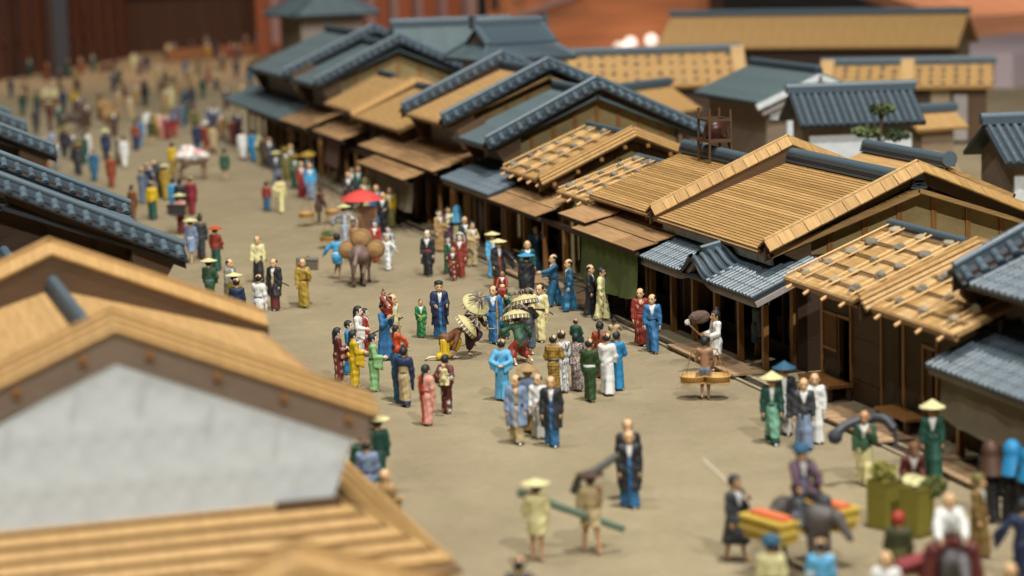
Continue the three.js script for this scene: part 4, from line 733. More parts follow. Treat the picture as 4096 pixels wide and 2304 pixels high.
const hairF = {
  shell: (x, y, z, t) => ell(x, y, z, [0, 0.03, -0.014], [0.084 + t, 0.098 + t, 0.102 + t]),
  chon(x, y, z) { let d = Math.max(this.shell(x, y, z, 0.010), -this.shell(x, y, z, -0.012)); d = Math.max(d, -Math.max(Math.abs(x) - 0.07, 0.055 - y, -0.088 - z)); d = Math.max(d, -Math.max(z - 0.2, 0.028 - z + Math.max(0, y - 0.03) * 0.3)); d = Math.max(d, -0.062 - y); return Math.min(d, seg(x, y, z, [0, 0.108, -0.098], [0, 0.137, -0.03], 0.016, 0.012)); },
  full(x, y, z) { let d = Math.max(this.shell(x, y, z, 0.013), -this.shell(x, y, z, -0.012)); d = Math.max(d, -Math.max(0.045 - z, y - 0.075)); return Math.max(d, -0.075 - y); },
  long(x, y, z) { return smin(this.full(x, y, z), seg(x, y, z, [0, -0.02, -0.095], [0, -0.26, -0.115], 0.05, 0.028), 0.04); },
  tail(x, y, z) { return smin(this.full(x, y, z), seg(x, y, z, [0, -0.05, -0.11], [0, -0.24, -0.13], 0.03, 0.02), 0.02); },
  bun(x, y, z) { return smin(this.full(x, y, z), ell(x, y, z, [0, -0.05, -0.13], [0.045, 0.04, 0.04]), 0.015); },
  top(x, y, z) { return smin(this.full(x, y, z), ell(x, y, z, [0, 0.15, -0.03], [0.04, 0.05, 0.045]), 0.02); },
  boy(x, y, z) { let d = Math.max(this.shell(x, y, z, 0.008), -this.shell(x, y, z, -0.01)); d = Math.max(d, -Math.max(0.062 - z, y - 0.085)); d = Math.max(d, 0.02 - y + (z < -0.03 ? 0.1 : 0) * 1); return Math.min(d, seg(x, y, z, [0, 0.12, -0.05], [0, 0.15, -0.01], 0.02)); },
  cap(x, y, z) { let d = Math.max(smin(this.shell(x, y, z, 0.018), ell(x, y, z, [0, 0.11, -0.02], [0.105, 0.05, 0.11]), 0.03), -this.shell(x, y, z, -0.012)); return Math.max(d, -Math.max(0.0 - z, y - 0.075), -0.02 - y); },
  scarf(x, y, z) { let d = Math.max(this.shell(x, y, z, 0.02), -this.shell(x, y, z, -0.012)); d = Math.max(d, -Math.max(0.05 - z, y - 0.07)); return Math.max(d, -0.1 - y); },
  veil(x, y, z) { let o = smin(this.shell(x, y, z, 0.05), seg(x, y, z, [0, -0.05, -0.05], [0, -0.42, -0.09], 0.14, 0.235), 0.1), i = smin(this.shell(x, y, z, 0.02), seg(x, y, z, [0, -0.05, -0.04], [0, -0.5, -0.06], 0.11, 0.205), 0.1); let d = Math.max(o, -i); d = Math.max(d, -Math.max(0.03 - z, y - 0.10)); return Math.max(d, -0.4 - y); },
};
const hairCache = new Map();
function hairGeo(kind, cell, c) {
  const key = kind + cell + c; if (hairCache.has(key)) return hairCache.get(key);
  const big = kind === 'veil', g = nets((x, y, z) => hairF[kind](x, y, z), big ? [-0.3, -0.45, -0.4] : [-0.14, kind === 'long' || kind === 'tail' ? -0.31 : -0.13, -0.2], big ? [0.3, 0.2, 0.25] : [0.14, 0.22, 0.14], cell, () => c);
  hairCache.set(key, g); return g;
}
const handCache = new Map();
function handGeo(s, curl, cell, kind) { // wrist at the origin, fingers towards -y, palm to -x*s
  const key = `${s}${curl}${cell}${kind}`; if (handCache.has(key)) return handCache.get(key);
  const F = [];
  [[-0.03, 0.062], [-0.01, 0.072], [0.011, 0.068], [0.03, 0.054]].forEach(([z, L]) => { let p = [0, -0.082, -z]; let a = curl * 0.5; for (let i = 0; i < 3; i++) { const l = L * [0.42, 0.33, 0.25][i], q = [p[0] - s * Math.sin(a) * l, p[1] - Math.cos(a) * l, p[2]]; F.push([p, q, 0.0105 - i * 0.0012, 0.0098 - i * 0.0014]); p = q; a += curl; } });
  F.push([[0, -0.028, 0.03], [-s * 0.016, -0.062, 0.052], 0.013, 0.0115], [[-s * 0.016, -0.062, 0.052], [-s * 0.026, -0.088, 0.046], 0.0115, 0.009]);
  const f = (x, y, z) => { let d = ell(x, y, z, [0, -0.05, 0], [0.019, 0.05, 0.042]); d = smin(d, seg(x, y, z, [0, 0.01, 0], [0, -0.03, 0], 0.025, 0.026), 0.02); for (const q of F) d = smin(d, seg(x, y, z, ...q), 0.007); return d; };
  const g = nets(f, [-0.09, -0.18, -0.07], [0.09, 0.03, 0.08], cell, () => SKIN[kind]); handCache.set(key, g); return g;
}
const POSE = { down: [[0.15, -1, 0.05], [0.03, -1, 0.24]], front: [[0.14, -1, 0.15], [-0.12, -0.12, 1]], fold: [[0.3, -1, 0.2], [-0.95, -0.02, 0.5]], back: [[0.42, -1, -0.42], [-0.85, -0.35, -0.42]], up: [[0.35, -0.7, 0.65], [-0.35, 0.9, 0.3]], reach: [[0.25, -0.45, 0.9], [0, -0.12, 1]], side: [[0.75, -0.75, 0], [0.5, -0.6, 0.4]], out: [[0.9, -0.4, 0.35], [0.5, -0.1, 0.8]], hold: [[0.22, -1, 0.3], [-0.35, 0.75, 0.6]], knee: [[0.25, -0.8, 0.55], [-0.05, -0.7, 0.7]], low: [[0.2, -0.6, 0.75], [0.05, -0.75, 0.55]], head: [[0.6, 0.35, 0.5], [-0.75, 0.9, -0.2]] };
const MADE = [];
// tokens: h<height> k|hk|co|hp|nu + colours; see the calls below
function figure(x, z, dir, spec, label, group, extra = {}) {
  const o = { h: 1.6, skin: 't', wear: 'k', c: 'blue', c2: null, obi: 'navy', hair: 'chon', hc: 'black', L: 'down', R: 'down', lean: 0, yaw: 0, nod: 0, st: 0.08, y: 0, inner: 'white', sl: 0.22, cut: null, ...extra };
  for (const w of spec.split(' ')) { const [k, v] = w.split(':'); if (v === undefined) o[k] = true; else o[k] = /^-?[\d.]+$/.test(v) ? +v : v; }
  if (o.arms) { const [l, r] = String(o.arms).split(','); o.L = l; o.R = r ?? l; }
  const dist = Math.hypot(x, z, 12), cell = Math.max(0.019, Math.min(0.05, dist * 0.0004)) / o.h * 1.6 * (o.lod ?? 1);
  const t = thing('person', label, o.cat ?? 'person', [x, o.y, z], (dir - 16.49) * rad, group);
  const hip = o.hip ?? 0.80, cl = Math.cos(o.lean), sl = Math.sin(o.lean);
  const T = (a, b, c) => { const y = b - 0.8; return [a, hip + y * cl - c * sl, y * sl + c * cl]; };
  const inv = (X, Y, Z) => { const dy = Y - hip; return [X, dy * cl + Z * sl + 0.8, -dy * sl + Z * cl]; };
  const D = (v, s) => { const n = V([v[0] * s, v[1], v[2]]).normalize(); return [n.x, n.y * cl - n.z * sl, n.y * sl + n.z * cl]; };
  const add = (p, d, l) => [p[0] + d[0] * l, p[1] + d[1] * l, p[2] + d[2] * l];
  const A = {};
  for (const [k, s] of [['L', 1], ['R', -1]]) {
    const P = typeof o[k] === 'string' ? POSE[o[k]] : o[k], sh = T(s * 0.165, 1.285, 0), u = D(P[0], s), f = D(P[1], s), el = add(sh, u, 0.27), wr = add(el, f, 0.24);
    A[k] = { s, sh, el, wr, u, f, low: POSE[o[k]] ? o[k] : 'down' };
  }
  const legs = {};
  for (const [k, s] of [['L', 1], ['R', -1]]) { const fz = s * o.st * 1.0; const q = o[`leg${k}`]; legs[k] = q ? { k: q.slice(0, 3), f: q.slice(3, 6), s } : { k: [s * 0.075, hip * 0.55, fz * 0.55 + 0.02], f: [s * 0.085, 0.055, fz], s }; }
  const hp = (s) => [s * 0.08, hip - 0.02, 0];
  const robeTo = o.cut ?? { k: 0.07, hk: 0.07, co: 0.07, hp: 0.56, nu: 9 }[o.wear], bareLegs = robeTo > 0.3, sk = SKIN[o.skin];
  const tabi = o.foot ? DYE[o.foot] : bareLegs ? sk : [0.62, 0.55, 0.42];
  const shin = o.pants ? DYE[o.pants] : sk;
  // body: trunk, limbs, feet in one surface; head and hands join it
  const body = (X, Y, Z) => {
    const q = inv(X, Y, Z);
    let d = seg(q[0], q[1], q[2] / 0.82, [0, 0.82, 0], [0, 1.2, 0], 0.115, 0.125) * 0.86;
    d = smin(d, seg(q[0], q[1], q[2], [-0.12, 1.275, -0.01], [0.12, 1.275, -0.01], 0.065), 0.08);
    d = smin(d, seg(q[0], q[1], q[2], [0, 1.25, -0.01], [0, 1.38, 0.0], 0.055, 0.048), 0.04);
    for (const k of ['L', 'R']) {
      const a = A[k], g = legs[k];
      d = smin(d, seg(X, Y, Z, a.sh, a.el, 0.05, 0.04), 0.04); d = smin(d, seg(X, Y, Z, a.el, a.wr, 0.04, 0.027), 0.02);
      d = smin(d, seg(X, Y, Z, hp(g.s), g.k, 0.082, 0.056), 0.05); d = smin(d, seg(X, Y, Z, g.k, g.f, 0.056, 0.034), 0.02);
      const toe = o[`toe${k}`] ?? [0, -0.022, 0.13]; d = smin(d, seg(X, Y, Z, [g.f[0], g.f[1] - 0.018, g.f[2] - 0.02], add(g.f, toe, 1), 0.037, 0.03), 0.025);
    }
    return d;
  };
  let lo = [1e9, 1e9, 1e9], hi = [-1e9, -1e9, -1e9];
  for (const p of [A.L.sh, A.L.el, A.L.wr, A.R.sh, A.R.el, A.R.wr, legs.L.k, legs.L.f, legs.R.k, legs.R.f, T(0, 1.4, 0), T(0, 0.8, 0)]) for (let i = 0; i < 3; i++) { lo[i] = Math.min(lo[i], p[i]); hi[i] = Math.max(hi[i], p[i]); }
  const BL = lo.map((v) => v - 0.24), BH = hi.map((v) => v + 0.24), sc = o.h / 1.6;
  const feetCol = (X, Y, Z) => { for (const k of ['L', 'R']) { const f = legs[k].f; if (Y < f[1] + 0.035 && Math.abs(X - f[0]) < 0.1 && Math.abs(Z - f[2]) < 0.24) return Y < f[1] - 0.035 ? [0.09, 0.06, 0.035] : tabi; } return inv(X, Y, Z)[1] < 0.84 && Math.abs(X) < 0.2 && (o.pants || o.wear === 'nu') && Y > (o.pantTo ?? (o.wear === 'nu' && !o.pants ? hip - 0.12 : 0.12)) && inv(X, Y, Z)[1] < 0.86 ? (o.pants ? shin : DYE[o.loin ?? 'white']) : sk; };
  const hc = Math.max(0.0105, cell * 0.5), HC = (hc > 0.0175 ? 0.025 : hc > 0.0145 ? 0.017 : 0.0125), hM = new THREE.Matrix4();
  const hpos = T(0, 1.488, 0.016), hq = new THREE.Quaternion().setFromEuler(new THREE.Euler(o.lean * 0.45 + o.nod, o.yaw, 0, 'YXZ'));
  hM.compose(V(hpos), hq, V([1.2, 1.2, 1.2]));
  const pieces = [nets(body, BL, BH, cell * 1.42, feetCol), headGeo(HC, o.skin).clone().applyMatrix4(hM)];
  for (const k of ['L', 'R']) { const a = A[k], m = new THREE.Matrix4(), q = new THREE.Quaternion().setFromUnitVectors(V([0, -1, 0]), V(a.f)); m.compose(V(a.wr), q, V([1, 1, 1])); pieces.push(handGeo(a.s, o.grip ? 1.25 : 0.5, HC > 0.02 ? 0.022 : HC > 0.014 ? 0.013 : 0.0095, o.skin).clone().applyMatrix4(m)); }
  const fin = (g) => g.scale(sc, sc, sc);
  own(t, 'body', fin(mergeGeometries(pieces)), PM.skin);
  // clothes
  const pat = o.pat ? o.pat.split(',') : null, pc = pat && DYE[pat[1]], ps = hash(Math.round(x * 37), Math.round(z * 53)) * 5;
  const decor = (base, X, Y, Z) => {
    if (!pat) return base;
    const u = Math.atan2(X, Z) * 0.2 + ps, v = Y, cellAt = (s) => { const iu = Math.floor(u / s), iv = Math.floor(v / s + (iu & 1) * 0.5); return [(u / s - iu - 0.5) * s, (v / s + (iu & 1) * 0.5 - iv - 0.5) * s, hash(iu, iv)]; };
    if (pat[0] === 'stripe') return (((u / 0.062) % 1) + 1) % 1 < 0.45 ? pc : base;
    if (pat[0] === 'check') return (((u / 0.085) % 1) + 1) % 1 < 0.24 || (((v / 0.085) % 1) + 1) % 1 < 0.24 ? pc : base;
    if (pat[0] === 'dots') { const c = cellAt(0.068); return Math.hypot(c[0], c[1]) < 0.021 ? pc : base; }
    if (pat[0] === 'ring') { const c = cellAt(0.24), r = Math.hypot(c[0], c[1]); return r > 0.032 && r < 0.062 && c[2] > 0.2 ? pc : base; }
    const c = cellAt(0.23), r = Math.hypot(c[0], c[1]), an = Math.atan2(c[1], c[0]); return c[2] > 0.35 && r < 0.05 + 0.018 * Math.cos(5 * an) && r > 0.012 ? pc : base;
  };
  const upper = (X, Y, Z, e) => { const q = inv(X, Y, Z); let d = seg(q[0], q[1], q[2] / 0.8, [0, 0.82, 0], [0, 1.17, 0], 0.148 + e, 0.152 + e) * 0.84; return smin(d, seg(q[0], q[1], q[2], [-0.118, 1.262, -0.005], [0.118, 1.262, -0.005], 0.086 + e), 0.1); };
  const skirt = (X, Y, Z, e, ra, rb, k, cut) => { let d = 1e9; for (const n of ['L', 'R']) { const g = legs[n]; d = smin(d, smin(seg(X, Y, Z, [g.s * 0.045, hip, 0], [g.k[0] * 0.8, g.k[1], g.k[2]], 0.118 + e, ra + e), seg(X, Y, Z, [g.k[0] * 0.8, g.k[1], g.k[2]], o.kp ? [lerp(g.k[0], g.f[0], 0.4), lerp(g.k[1], g.f[1], 0.4), lerp(g.k[2], g.f[2], 0.4)] : [g.f[0] * 0.85, g.f[1] - 0.03, g.f[2]], ra + e, (o.kp ? rb * 0.7 : rb) + e), 0.05), k); } return Math.max(d, cut - Y); };
  const sleeves = (X, Y, Z, e, drop) => { let d = 1e9; for (const n of ['L', 'R']) { const a = A[n], w = add(a.wr, a.f, -0.045); d = Math.min(d, smin(seg(X, Y, Z, a.sh, a.el, 0.078 + e, 0.068 + e), seg(X, Y, Z, a.el, w, 0.066 + e, 0.06 + e), 0.04)); if (drop > 0.02) { const dn = [0, -1, 0], m = add(a.sh, a.u, 0.15); const q = quadDist(X, Y, Z, [m, a.el, add(a.el, dn, drop * 0.8), add(m, dn, drop * 0.45)]) - 0.034 - e, q2 = quadDist(X, Y, Z, [a.el, w, add(w, dn, drop), add(a.el, dn, drop * 0.8)]) - 0.034 - e; d = smin(d, smin(q, q2, 0.03), 0.03); } } return d; };
  const fold = (X, Y, Z) => 0.006 * Math.sin(Math.atan2(X, Z) * 9 + Y * 7 + ps) * (Y < hip ? 1 : 0.35) + 0.004 * Math.sin(Y * 31 + X * 23 + ps);
  const vee = (X, Y, Z, base, inner) => { const q = inv(X, Y, Z); if (q[2] > 0.01 && q[1] > 1.08 && q[1] < 1.42) { const w = 0.078 * (q[1] - 1.08) / 0.28; const a = Math.abs(q[0]); if (a < w - 0.022) return inner === 'skin' ? sk : DYE[inner]; if (a < w + 0.012) return inner === 'white' ? DYE.white : base.map((v) => v * 0.55); } return base; };
  const inCoat = !!o.coat, fullRobe = o.wear !== 'nu', robeC = DYE[o.c];
  if (fullRobe) {
    const hk = !!o.c2 && !bareLegs, cutY = hk ? hip - 0.1 : robeTo;
    const f = (X, Y, Z) => { let d = upper(X, Y, Z, 0); if (hk) d = Math.max(smin(d, seg(X, Y, Z, [0, hip - 0.12, 0], [0, hip + 0.1, 0], 0.13, 0.14), 0.06), cutY - Y); else d = smin(d, bareLegs ? skirt(X, Y, Z, 0.022, 0.12, 0.12, 0.1, cutY) : skirt(X, Y, Z, 0, 0.104, 0.115, 0.14, cutY), 0.07); if (!hk) d = Math.max(d, cutY - Y); if (!inCoat) d = smin(d, sleeves(X, Y, Z, 0, o.sl), 0.035); return d + fold(X, Y, Z); };
    own(t, 'kimono', fin(nets(f, [BL[0] - 0.05, Math.min(BL[1], A.L.wr[1] - 0.4), BL[2] - 0.05], [BH[0] + 0.05, BH[1], BH[2] + 0.05], cell, (X, Y, Z) => vee(X, Y, Z, o.half && X < 0 ? DYE[o.half] : decor(o.hem && Y < 0.2 ? DYE[o.hem] : robeC, X, Y, Z), o.inner))), PM.cloth);
    if (hk) { const c2 = DYE[o.c2], wide = o.tight ? 0 : 0.03; own(t, 'hakama', fin(nets((X, Y, Z) => skirt(X, Y, Z, 0.012, 0.098 + wide * 0.5, 0.105 + wide, 0.05, robeTo - 0.01) + 0.008 * Math.sin(Math.atan2(X - Math.sign(X) * 0.07, Z) * 8) * (Y < hip ? 1 : 0), BL, [BH[0], hip + 0.17, BH[2]], cell, (X, Y, Z) => decor(c2, X, Y, Z))), PM.cloth); }
    if (o.obi !== 'no') { const w = o.obiw ?? 0.045; own(t, 'sash', fin(nets((X, Y, Z) => { const q = inv(X, Y, Z); const b = Math.max(upper(X, Y, Z, inCoat ? 0.008 : 0.014), Math.abs(q[1] - 0.93) - w); return o.knot ? Math.min(b, ell(q[0], q[1], q[2], [0, 0.95, -0.16], [0.1, 0.075, 0.045])) : b; }, T(-0.3, 0.78, 0).map((v, i) => v - (i === 2 ? 0.35 : 0.1)), T(0.3, 1.1, 0).map((v, i) => v + (i === 2 ? 0.3 : 0.1)), Math.max(0.016, cell * 0.85), () => DYE[o.obi])), PM.cloth); }
    if (inCoat) {
      const cc = DYE[o.coat], cut = o.coatTo ?? 0.46;
      const f2 = (X, Y, Z) => { let d = Math.max(smin(upper(X, Y, Z, 0.024), skirt(X, Y, Z, 0.04, 0.125, 0.14, 0.16, cut), 0.07), cut - Y); const q = inv(X, Y, Z); d = Math.max(d, -Math.max(Math.abs(q[0]) - (0.035 + 0.07 * Math.max(0, q[1] - 1.05)), -q[2])); return smin(d, sleeves(X, Y, Z, 0.012, o.sl + 0.06), 0.03) + fold(X, Y, Z); };
      own(t, 'coat', fin(nets(f2, [BL[0] - 0.06, Math.min(BL[1], A.L.wr[1] - 0.4), BL[2] - 0.06], [BH[0] + 0.06, BH[1], BH[2] + 0.06], cell, () => cc)), PM.cloth);
    }
  }
  if (hairF[o.hair] && o.hair !== 'bald') { const g = hairGeo(o.hair, o.hair === 'veil' ? Math.max(0.02, cell) : HC * 1.1, DYE[o.hc]).clone().applyMatrix4(hM); own(t, { cap: 'cap', veil: 'veil', scarf: 'head_scarf' }[o.hair] ?? 'hair', fin(g), PM.hair); }
  if (o.under) { const g = hairGeo(o.under, HC * 1.1, DYE.black).clone().applyMatrix4(hM); own(t, 'hair', fin(g), PM.hair); }
  if (o.hat) {
    const [c, kind] = o.hat.split(','); const r = kind === 'wide' ? 0.3 : kind === 'bowl' ? 0.16 : 0.235, hh = kind === 'flat' ? 0.08 : kind === 'bowl' ? 0.12 : 0.14;
    const pr = kind === 'bowl' ? [[0.001, hh], [0.08, hh * 0.9], [0.13, hh * 0.55], [0.15, 0], [0.14, -0.012]] : [[0.001, hh], [r * 0.35, hh * 0.62], [r * 0.75, hh * 0.2], [r, 0], [r * 0.98, -0.016], [r * 0.6, hh * 0.22], [0.001, hh * 0.8]];
    const g = flat(new THREE.LatheGeometry(pr.map((p) => new THREE.Vector2(...p)), 28)); const m = new THREE.Matrix4().makeTranslation(0, kind === 'bowl' ? 0.06 : 0.075, -0.005); g.applyMatrix4(m).applyMatrix4(new THREE.Matrix4().makeRotationX(o.tilt ?? 0.0)).applyMatrix4(hM);
    own(t, 'hat', fin(g), hatMat(c));
  }
  if (o.fringe) fringeHat(t, hM, fin, o.fringe);
  if (o.sword) { const s = 1, a = T(s * 0.13, 0.98, 0.24), b = T(s * 0.2, 0.84, -0.18), c = T(s * 0.21, 0.7, -0.52); own(t, 'sword', fin(tube([a, b, c], 0.019, 12, 6)), std(rgb(0.02, 0.022, 0.03), { roughness: 0.3 })); own(t, 'sword_guard', fin(rod(T(s * 0.142, 0.945, 0.12), T(s * 0.146, 0.935, 0.1), 0.04, 0.04, 10)), std(rgb(0.05, 0.045, 0.03), { roughness: 0.4 })); if (o.sword === 2) own(t, 'short_sword', fin(tube([T(s * 0.09, 0.97, 0.26), T(s * 0.17, 0.88, -0.1)], 0.016, 6, 6)), std(rgb(0.03, 0.03, 0.04), { roughness: 0.3 })); }
  t.userData.kind = undefined; delete t.userData.kind;
  MADE.push({ t, o, A, T, sc });
  return { t, A, T, sc, o };
}
const hatMats = {}; function hatMat(c) { return hatMats[c] ??= std(rgb(...DYE[c].map((v) => v * 0.95)), { roughness: 0.7, map: rep(mottle, 2, 2) }); }
function fringeHat(t, hM, fin, tilt) { // round sedge hat with a paper fringe and a spray of feathers
  const m = new THREE.Matrix4().makeTranslation(0, 0.07, 0), q = new THREE.Matrix4().makeRotationX(tilt === true ? 0 : tilt), put = (g) => fin(g.applyMatrix4(m).applyMatrix4(q).applyMatrix4(hM));
  const hat = own(t, 'fringed_hat', put(flat(new THREE.LatheGeometry([[0.001, 0.15], [0.12, 0.135], [0.25, 0.07], [0.335, 0], [0.33, -0.012], [0.24, 0.05], [0.001, 0.13]].map((p) => new THREE.Vector2(...p)), 36))), hatMat('cream'));
  const light = std(rgb(0.62, 0.58, 0.40)), dark = std(rgb(0.24, 0.19, 0.11)), fe = std(rgb(0.16, 0.13, 0.11)), fl = std(rgb(0.36, 0.32, 0.26));
  for (let i = 0; i < 40; i++) { const a = i / 40 * 6.283, b = (i + 0.75) / 40 * 6.283, r = 0.325; own(hat, 'fringe_strip', put(B().quad([Math.sin(a) * r, -0.005, Math.cos(a) * r], [Math.sin(b) * r, -0.005, Math.cos(b) * r], [Math.sin(b) * r * 1.02, -0.095, Math.cos(b) * r * 1.02], [Math.sin(a) * r * 1.02, -0.095, Math.cos(a) * r * 1.02]).done()), i % 2 ? light : dark); }
  for (let i = 0; i < 22; i++) { const a = i * 2.4, l = 0.17 + 0.14 * hash(i, 3); own(hat, 'feather', put(tube([[0, 0.14, 0], [Math.sin(a) * l * 0.5, 0.23 + 0.05 * hash(i, 5), Math.cos(a) * l * 0.5], [Math.sin(a) * l, 0.2 - 0.08 * hash(i, 9), Math.cos(a) * l]], 0.014, 6, 4)), i % 3 ? fe : fl); }
  own(hat, 'crest', put(rod([0, 0.13, 0], [0, 0.27, 0], 0.03, 0.018, 8)), std(rgb(0.26, 0.19, 0.06)));
}

// ---------------------------------------------------------------- animals
function horse(name, label, cat, x, z, dir, o = {}) {
  const t = thing(name, label, cat, [x, 0, z], (dir - 16.49) * rad), k = o.k ?? 1, hy = o.headYaw ?? 0, c = o.c ?? [0.15, 0.095, 0.07], c2 = c.map((v) => v * 0.45);
  const R = (p) => { const dz = p[2] - 0.42, s = Math.sin(hy), q = Math.cos(hy); return [p[0] * q + dz * s, p[1], 0.42 + dz * q - p[0] * s]; };
  const drop = o.low ?? 0, n0 = [0, 1.12, 0.42], n1 = R([0, 1.46 - drop, 0.82]), h0 = R([0, 1.5 - drop, 0.84]), h1 = R([0, 1.2 - drop * 1.15, 1.1]);
  const legs = []; for (const s of [-1, 1]) { const w = (o.step ?? 0.07) * s; legs.push([[s * 0.15, 0.95, 0.42], [s * 0.14, 0.52, 0.46 + w], 0.115, 0.062], [[s * 0.14, 0.52, 0.46 + w], [s * 0.14, 0.12, 0.44 + w], 0.055, 0.042], [[s * 0.14, 0.12, 0.44 + w], [s * 0.14, 0.04, 0.49 + w], 0.05, 0.06]); legs.push([[s * 0.14, 0.98, -0.48], [s * 0.17, 0.72, -0.36 - w], 0.2, 0.12], [[s * 0.17, 0.72, -0.36 - w], [s * 0.15, 0.46, -0.62 - w], 0.11, 0.058], [[s * 0.15, 0.46, -0.62 - w], [s * 0.15, 0.12, -0.56 - w], 0.055, 0.042], [[s * 0.15, 0.12, -0.56 - w], [s * 0.15, 0.04, -0.5 - w], 0.05, 0.06]); }
  const f = (X, Y, Z) => {
    let d = ell(X, Y, Z, [0, 1.0, 0.02], [0.27, 0.3, 0.62]); d = smin(d, ell(X, Y, Z, [0, 1.04, -0.46], [0.25, 0.28, 0.3]), 0.12); d = smin(d, ell(X, Y, Z, [0, 1.0, 0.42], [0.22, 0.3, 0.26]), 0.12);
    d = smin(d, seg(X, Y, Z, n0, n1, 0.2, 0.115), 0.12); d = smin(d, seg(X, Y, Z, h0, h1, 0.115, 0.068), 0.05);
    for (const s of [-1, 1]) d = smin(d, seg(X, Y, Z, R([s * 0.06, 1.56 - drop, 0.8]), R([s * 0.08, 1.68 - drop, 0.8]), 0.032, 0.012), 0.02);
    for (const l of legs) d = smin(d, seg(X, Y, Z, ...l), 0.04);
    return smin(d, seg(X, Y, Z, [n0[0], 1.3, 0.36], [n1[0], n1[1] + 0.13, n1[2] - 0.06], 0.03, 0.035), 0.05);
  };
  const cell = Math.max(0.026, Math.hypot(x, z) * 0.0005), g = nets(f, [-0.75, 0, -0.95], [0.75, 1.85, 1.35], cell, (X, Y, Z) => Y < 0.1 ? c2 : (Math.abs(X) < 0.06 && Y > 1.32 && Z < n1[2] && Z > 0.2 ? c2 : c)); g.scale(k, k, k);
  own(t, 'body', g, paint(0.6));
  const tl = nets((X, Y, Z) => seg(X, Y, Z, [0, 1.12, -0.7], [0.05, 0.75, -0.86], 0.055, 0.085) < seg(X, Y, Z, [0.05, 0.75, -0.86], [0.1, 0.35, -0.84], 0.085, 0.03) ? seg(X, Y, Z, [0, 1.12, -0.7], [0.05, 0.75, -0.86], 0.055, 0.085) : seg(X, Y, Z, [0.05, 0.75, -0.86], [0.1, 0.35, -0.84], 0.085, 0.03), [-0.2, 0.2, -1.05], [0.3, 1.3, -0.55], cell * 0.9, () => o.tail ?? c.map((v) => v * 1.15)); tl.scale(k, k, k); own(t, 'tail', tl, paint(0.6));
  return t;
}
// put a shape written in a carrier's axes (x left of it, z ahead) into a thing of its own
function carried(name, label, cat, x, z, dir, y = 0, group) { return thing(name, label, cat, [x, y, z], (dir - 16.49) * rad, group); }
const straw = std(rgb(0.33, 0.20, 0.085), { map: rep(grain, 3, 3), roughness: 0.9 }), rope = std(rgb(0.22, 0.13, 0.055), { roughness: 0.95 }), cane = std(rgb(0.45, 0.27, 0.075), { roughness: 0.6 }), stick = std(rgb(0.25, 0.14, 0.06), { roughness: 0.6 });
function bale(label, x, z, dir, at, r, len) {
  const t = carried('straw_bale', label, 'straw bale', x, z, dir, 0, 'straw bales on the pack horse'), pr = []; for (let i = 0; i <= 12; i++) { const u = i / 12 * 2 - 1; pr.push(new THREE.Vector2(Math.max(0.001, r * Math.pow(1 - u ** 4, 0.5) * (1 + 0.02 * Math.sin(i * 5))), u * len)); }
  const g = flat(new THREE.LatheGeometry(pr, 22)); g.rotateX(Math.PI / 2); g.translate(...at); own(t, 'bale', g, straw);
  for (const u of [-0.55, 0, 0.55]) { const q = flat(new THREE.TorusGeometry(r * Math.pow(1 - u ** 4, 0.5) * 1.01, 0.022, 6, 24)); q.translate(at[0], at[1], at[2] + u * len); own(t, 'rope', q, rope); }
  for (let i = 0; i < 5; i++) { const a = i / 5 * 6.28 + 0.3; own(t, 'rope', tube([-0.8, -0.3, 0.3, 0.8].map((u, j) => { const R2 = r * Math.pow(1 - u ** 4, 0.5) * 1.01, b = a + (j % 2 ? 0.25 : -0.25); return [at[0] + Math.cos(b) * R2, at[1] + Math.sin(b) * R2, at[2] + u * len]; }), 0.016, 10, 5), rope); }
}
function basketPair(label, x, z, dir, y, span, drop, yoke = true, fill = null, axis = 'x') { // carrying pole with a basket hanging at each end
  const t = carried('carrying_pole', label, 'carrying pole', x, z, dir, 0), E = (s) => axis === 'x' ? [s * span, y - 0.03, 0] : [0, y - 0.03, s * span];
  if (yoke) own(t, 'pole', tube([E(-1.08), axis === 'x' ? [0, y + 0.02, 0] : [0, y + 0.02, 0], E(1.08)], 0.022, 16, 6), stick);
  for (const s of [-1, 1]) {
    const c = E(s), b = [c[0], drop, c[2]], R2 = 0.33;
    const bk = own(t, 'basket', flat(new THREE.LatheGeometry([[0.001, 0.02], [R2 * 0.9, 0], [R2, 0.19], [R2 * 0.95, 0.19], [R2 * 0.84, 0.03], [0.001, 0.04]].map((p) => new THREE.Vector2(...p)), 24)).translate(...b), cane);
    for (const h of [0.02, 0.19]) own(bk, 'rim', flat(new THREE.TorusGeometry(R2 * (h > 0.1 ? 1 : 0.92), 0.018, 6, 26)).rotateX(Math.PI / 2).translate(b[0], b[1] + h, b[2]), cane);
    for (let i = 0; i < 22; i++) for (const h of [0.06, 0.125]) { const a = (i + (h > 0.1 ? 0.5 : 0)) / 22 * 6.283; own(bk, 'weave_hole', flat(new THREE.CircleGeometry(0.021, 6)).rotateY(a).translate(b[0] + Math.sin(a) * R2 * (0.925 + h * 0.42), b[1] + h, b[2] + Math.cos(a) * R2 * (0.925 + h * 0.42)), stick); }
    for (let i = 0; i < 4; i++) { const a = i / 4 * 6.283 + 0.6; own(t, 'cord', rod([c[0], c[1], c[2]], [b[0] + Math.sin(a) * R2, drop + 0.19, b[2] + Math.cos(a) * R2], 0.009, 0.009, 5), stick); }
    if (fill) { const g = leafClump(160, 0.28, 0.14, 0.28, 0.06, s + 40); g.translate(b[0], drop + 0.26, b[2]); own(t, 'flowers', g, fill[s > 0 ? 0 : 1]); }
  }
}
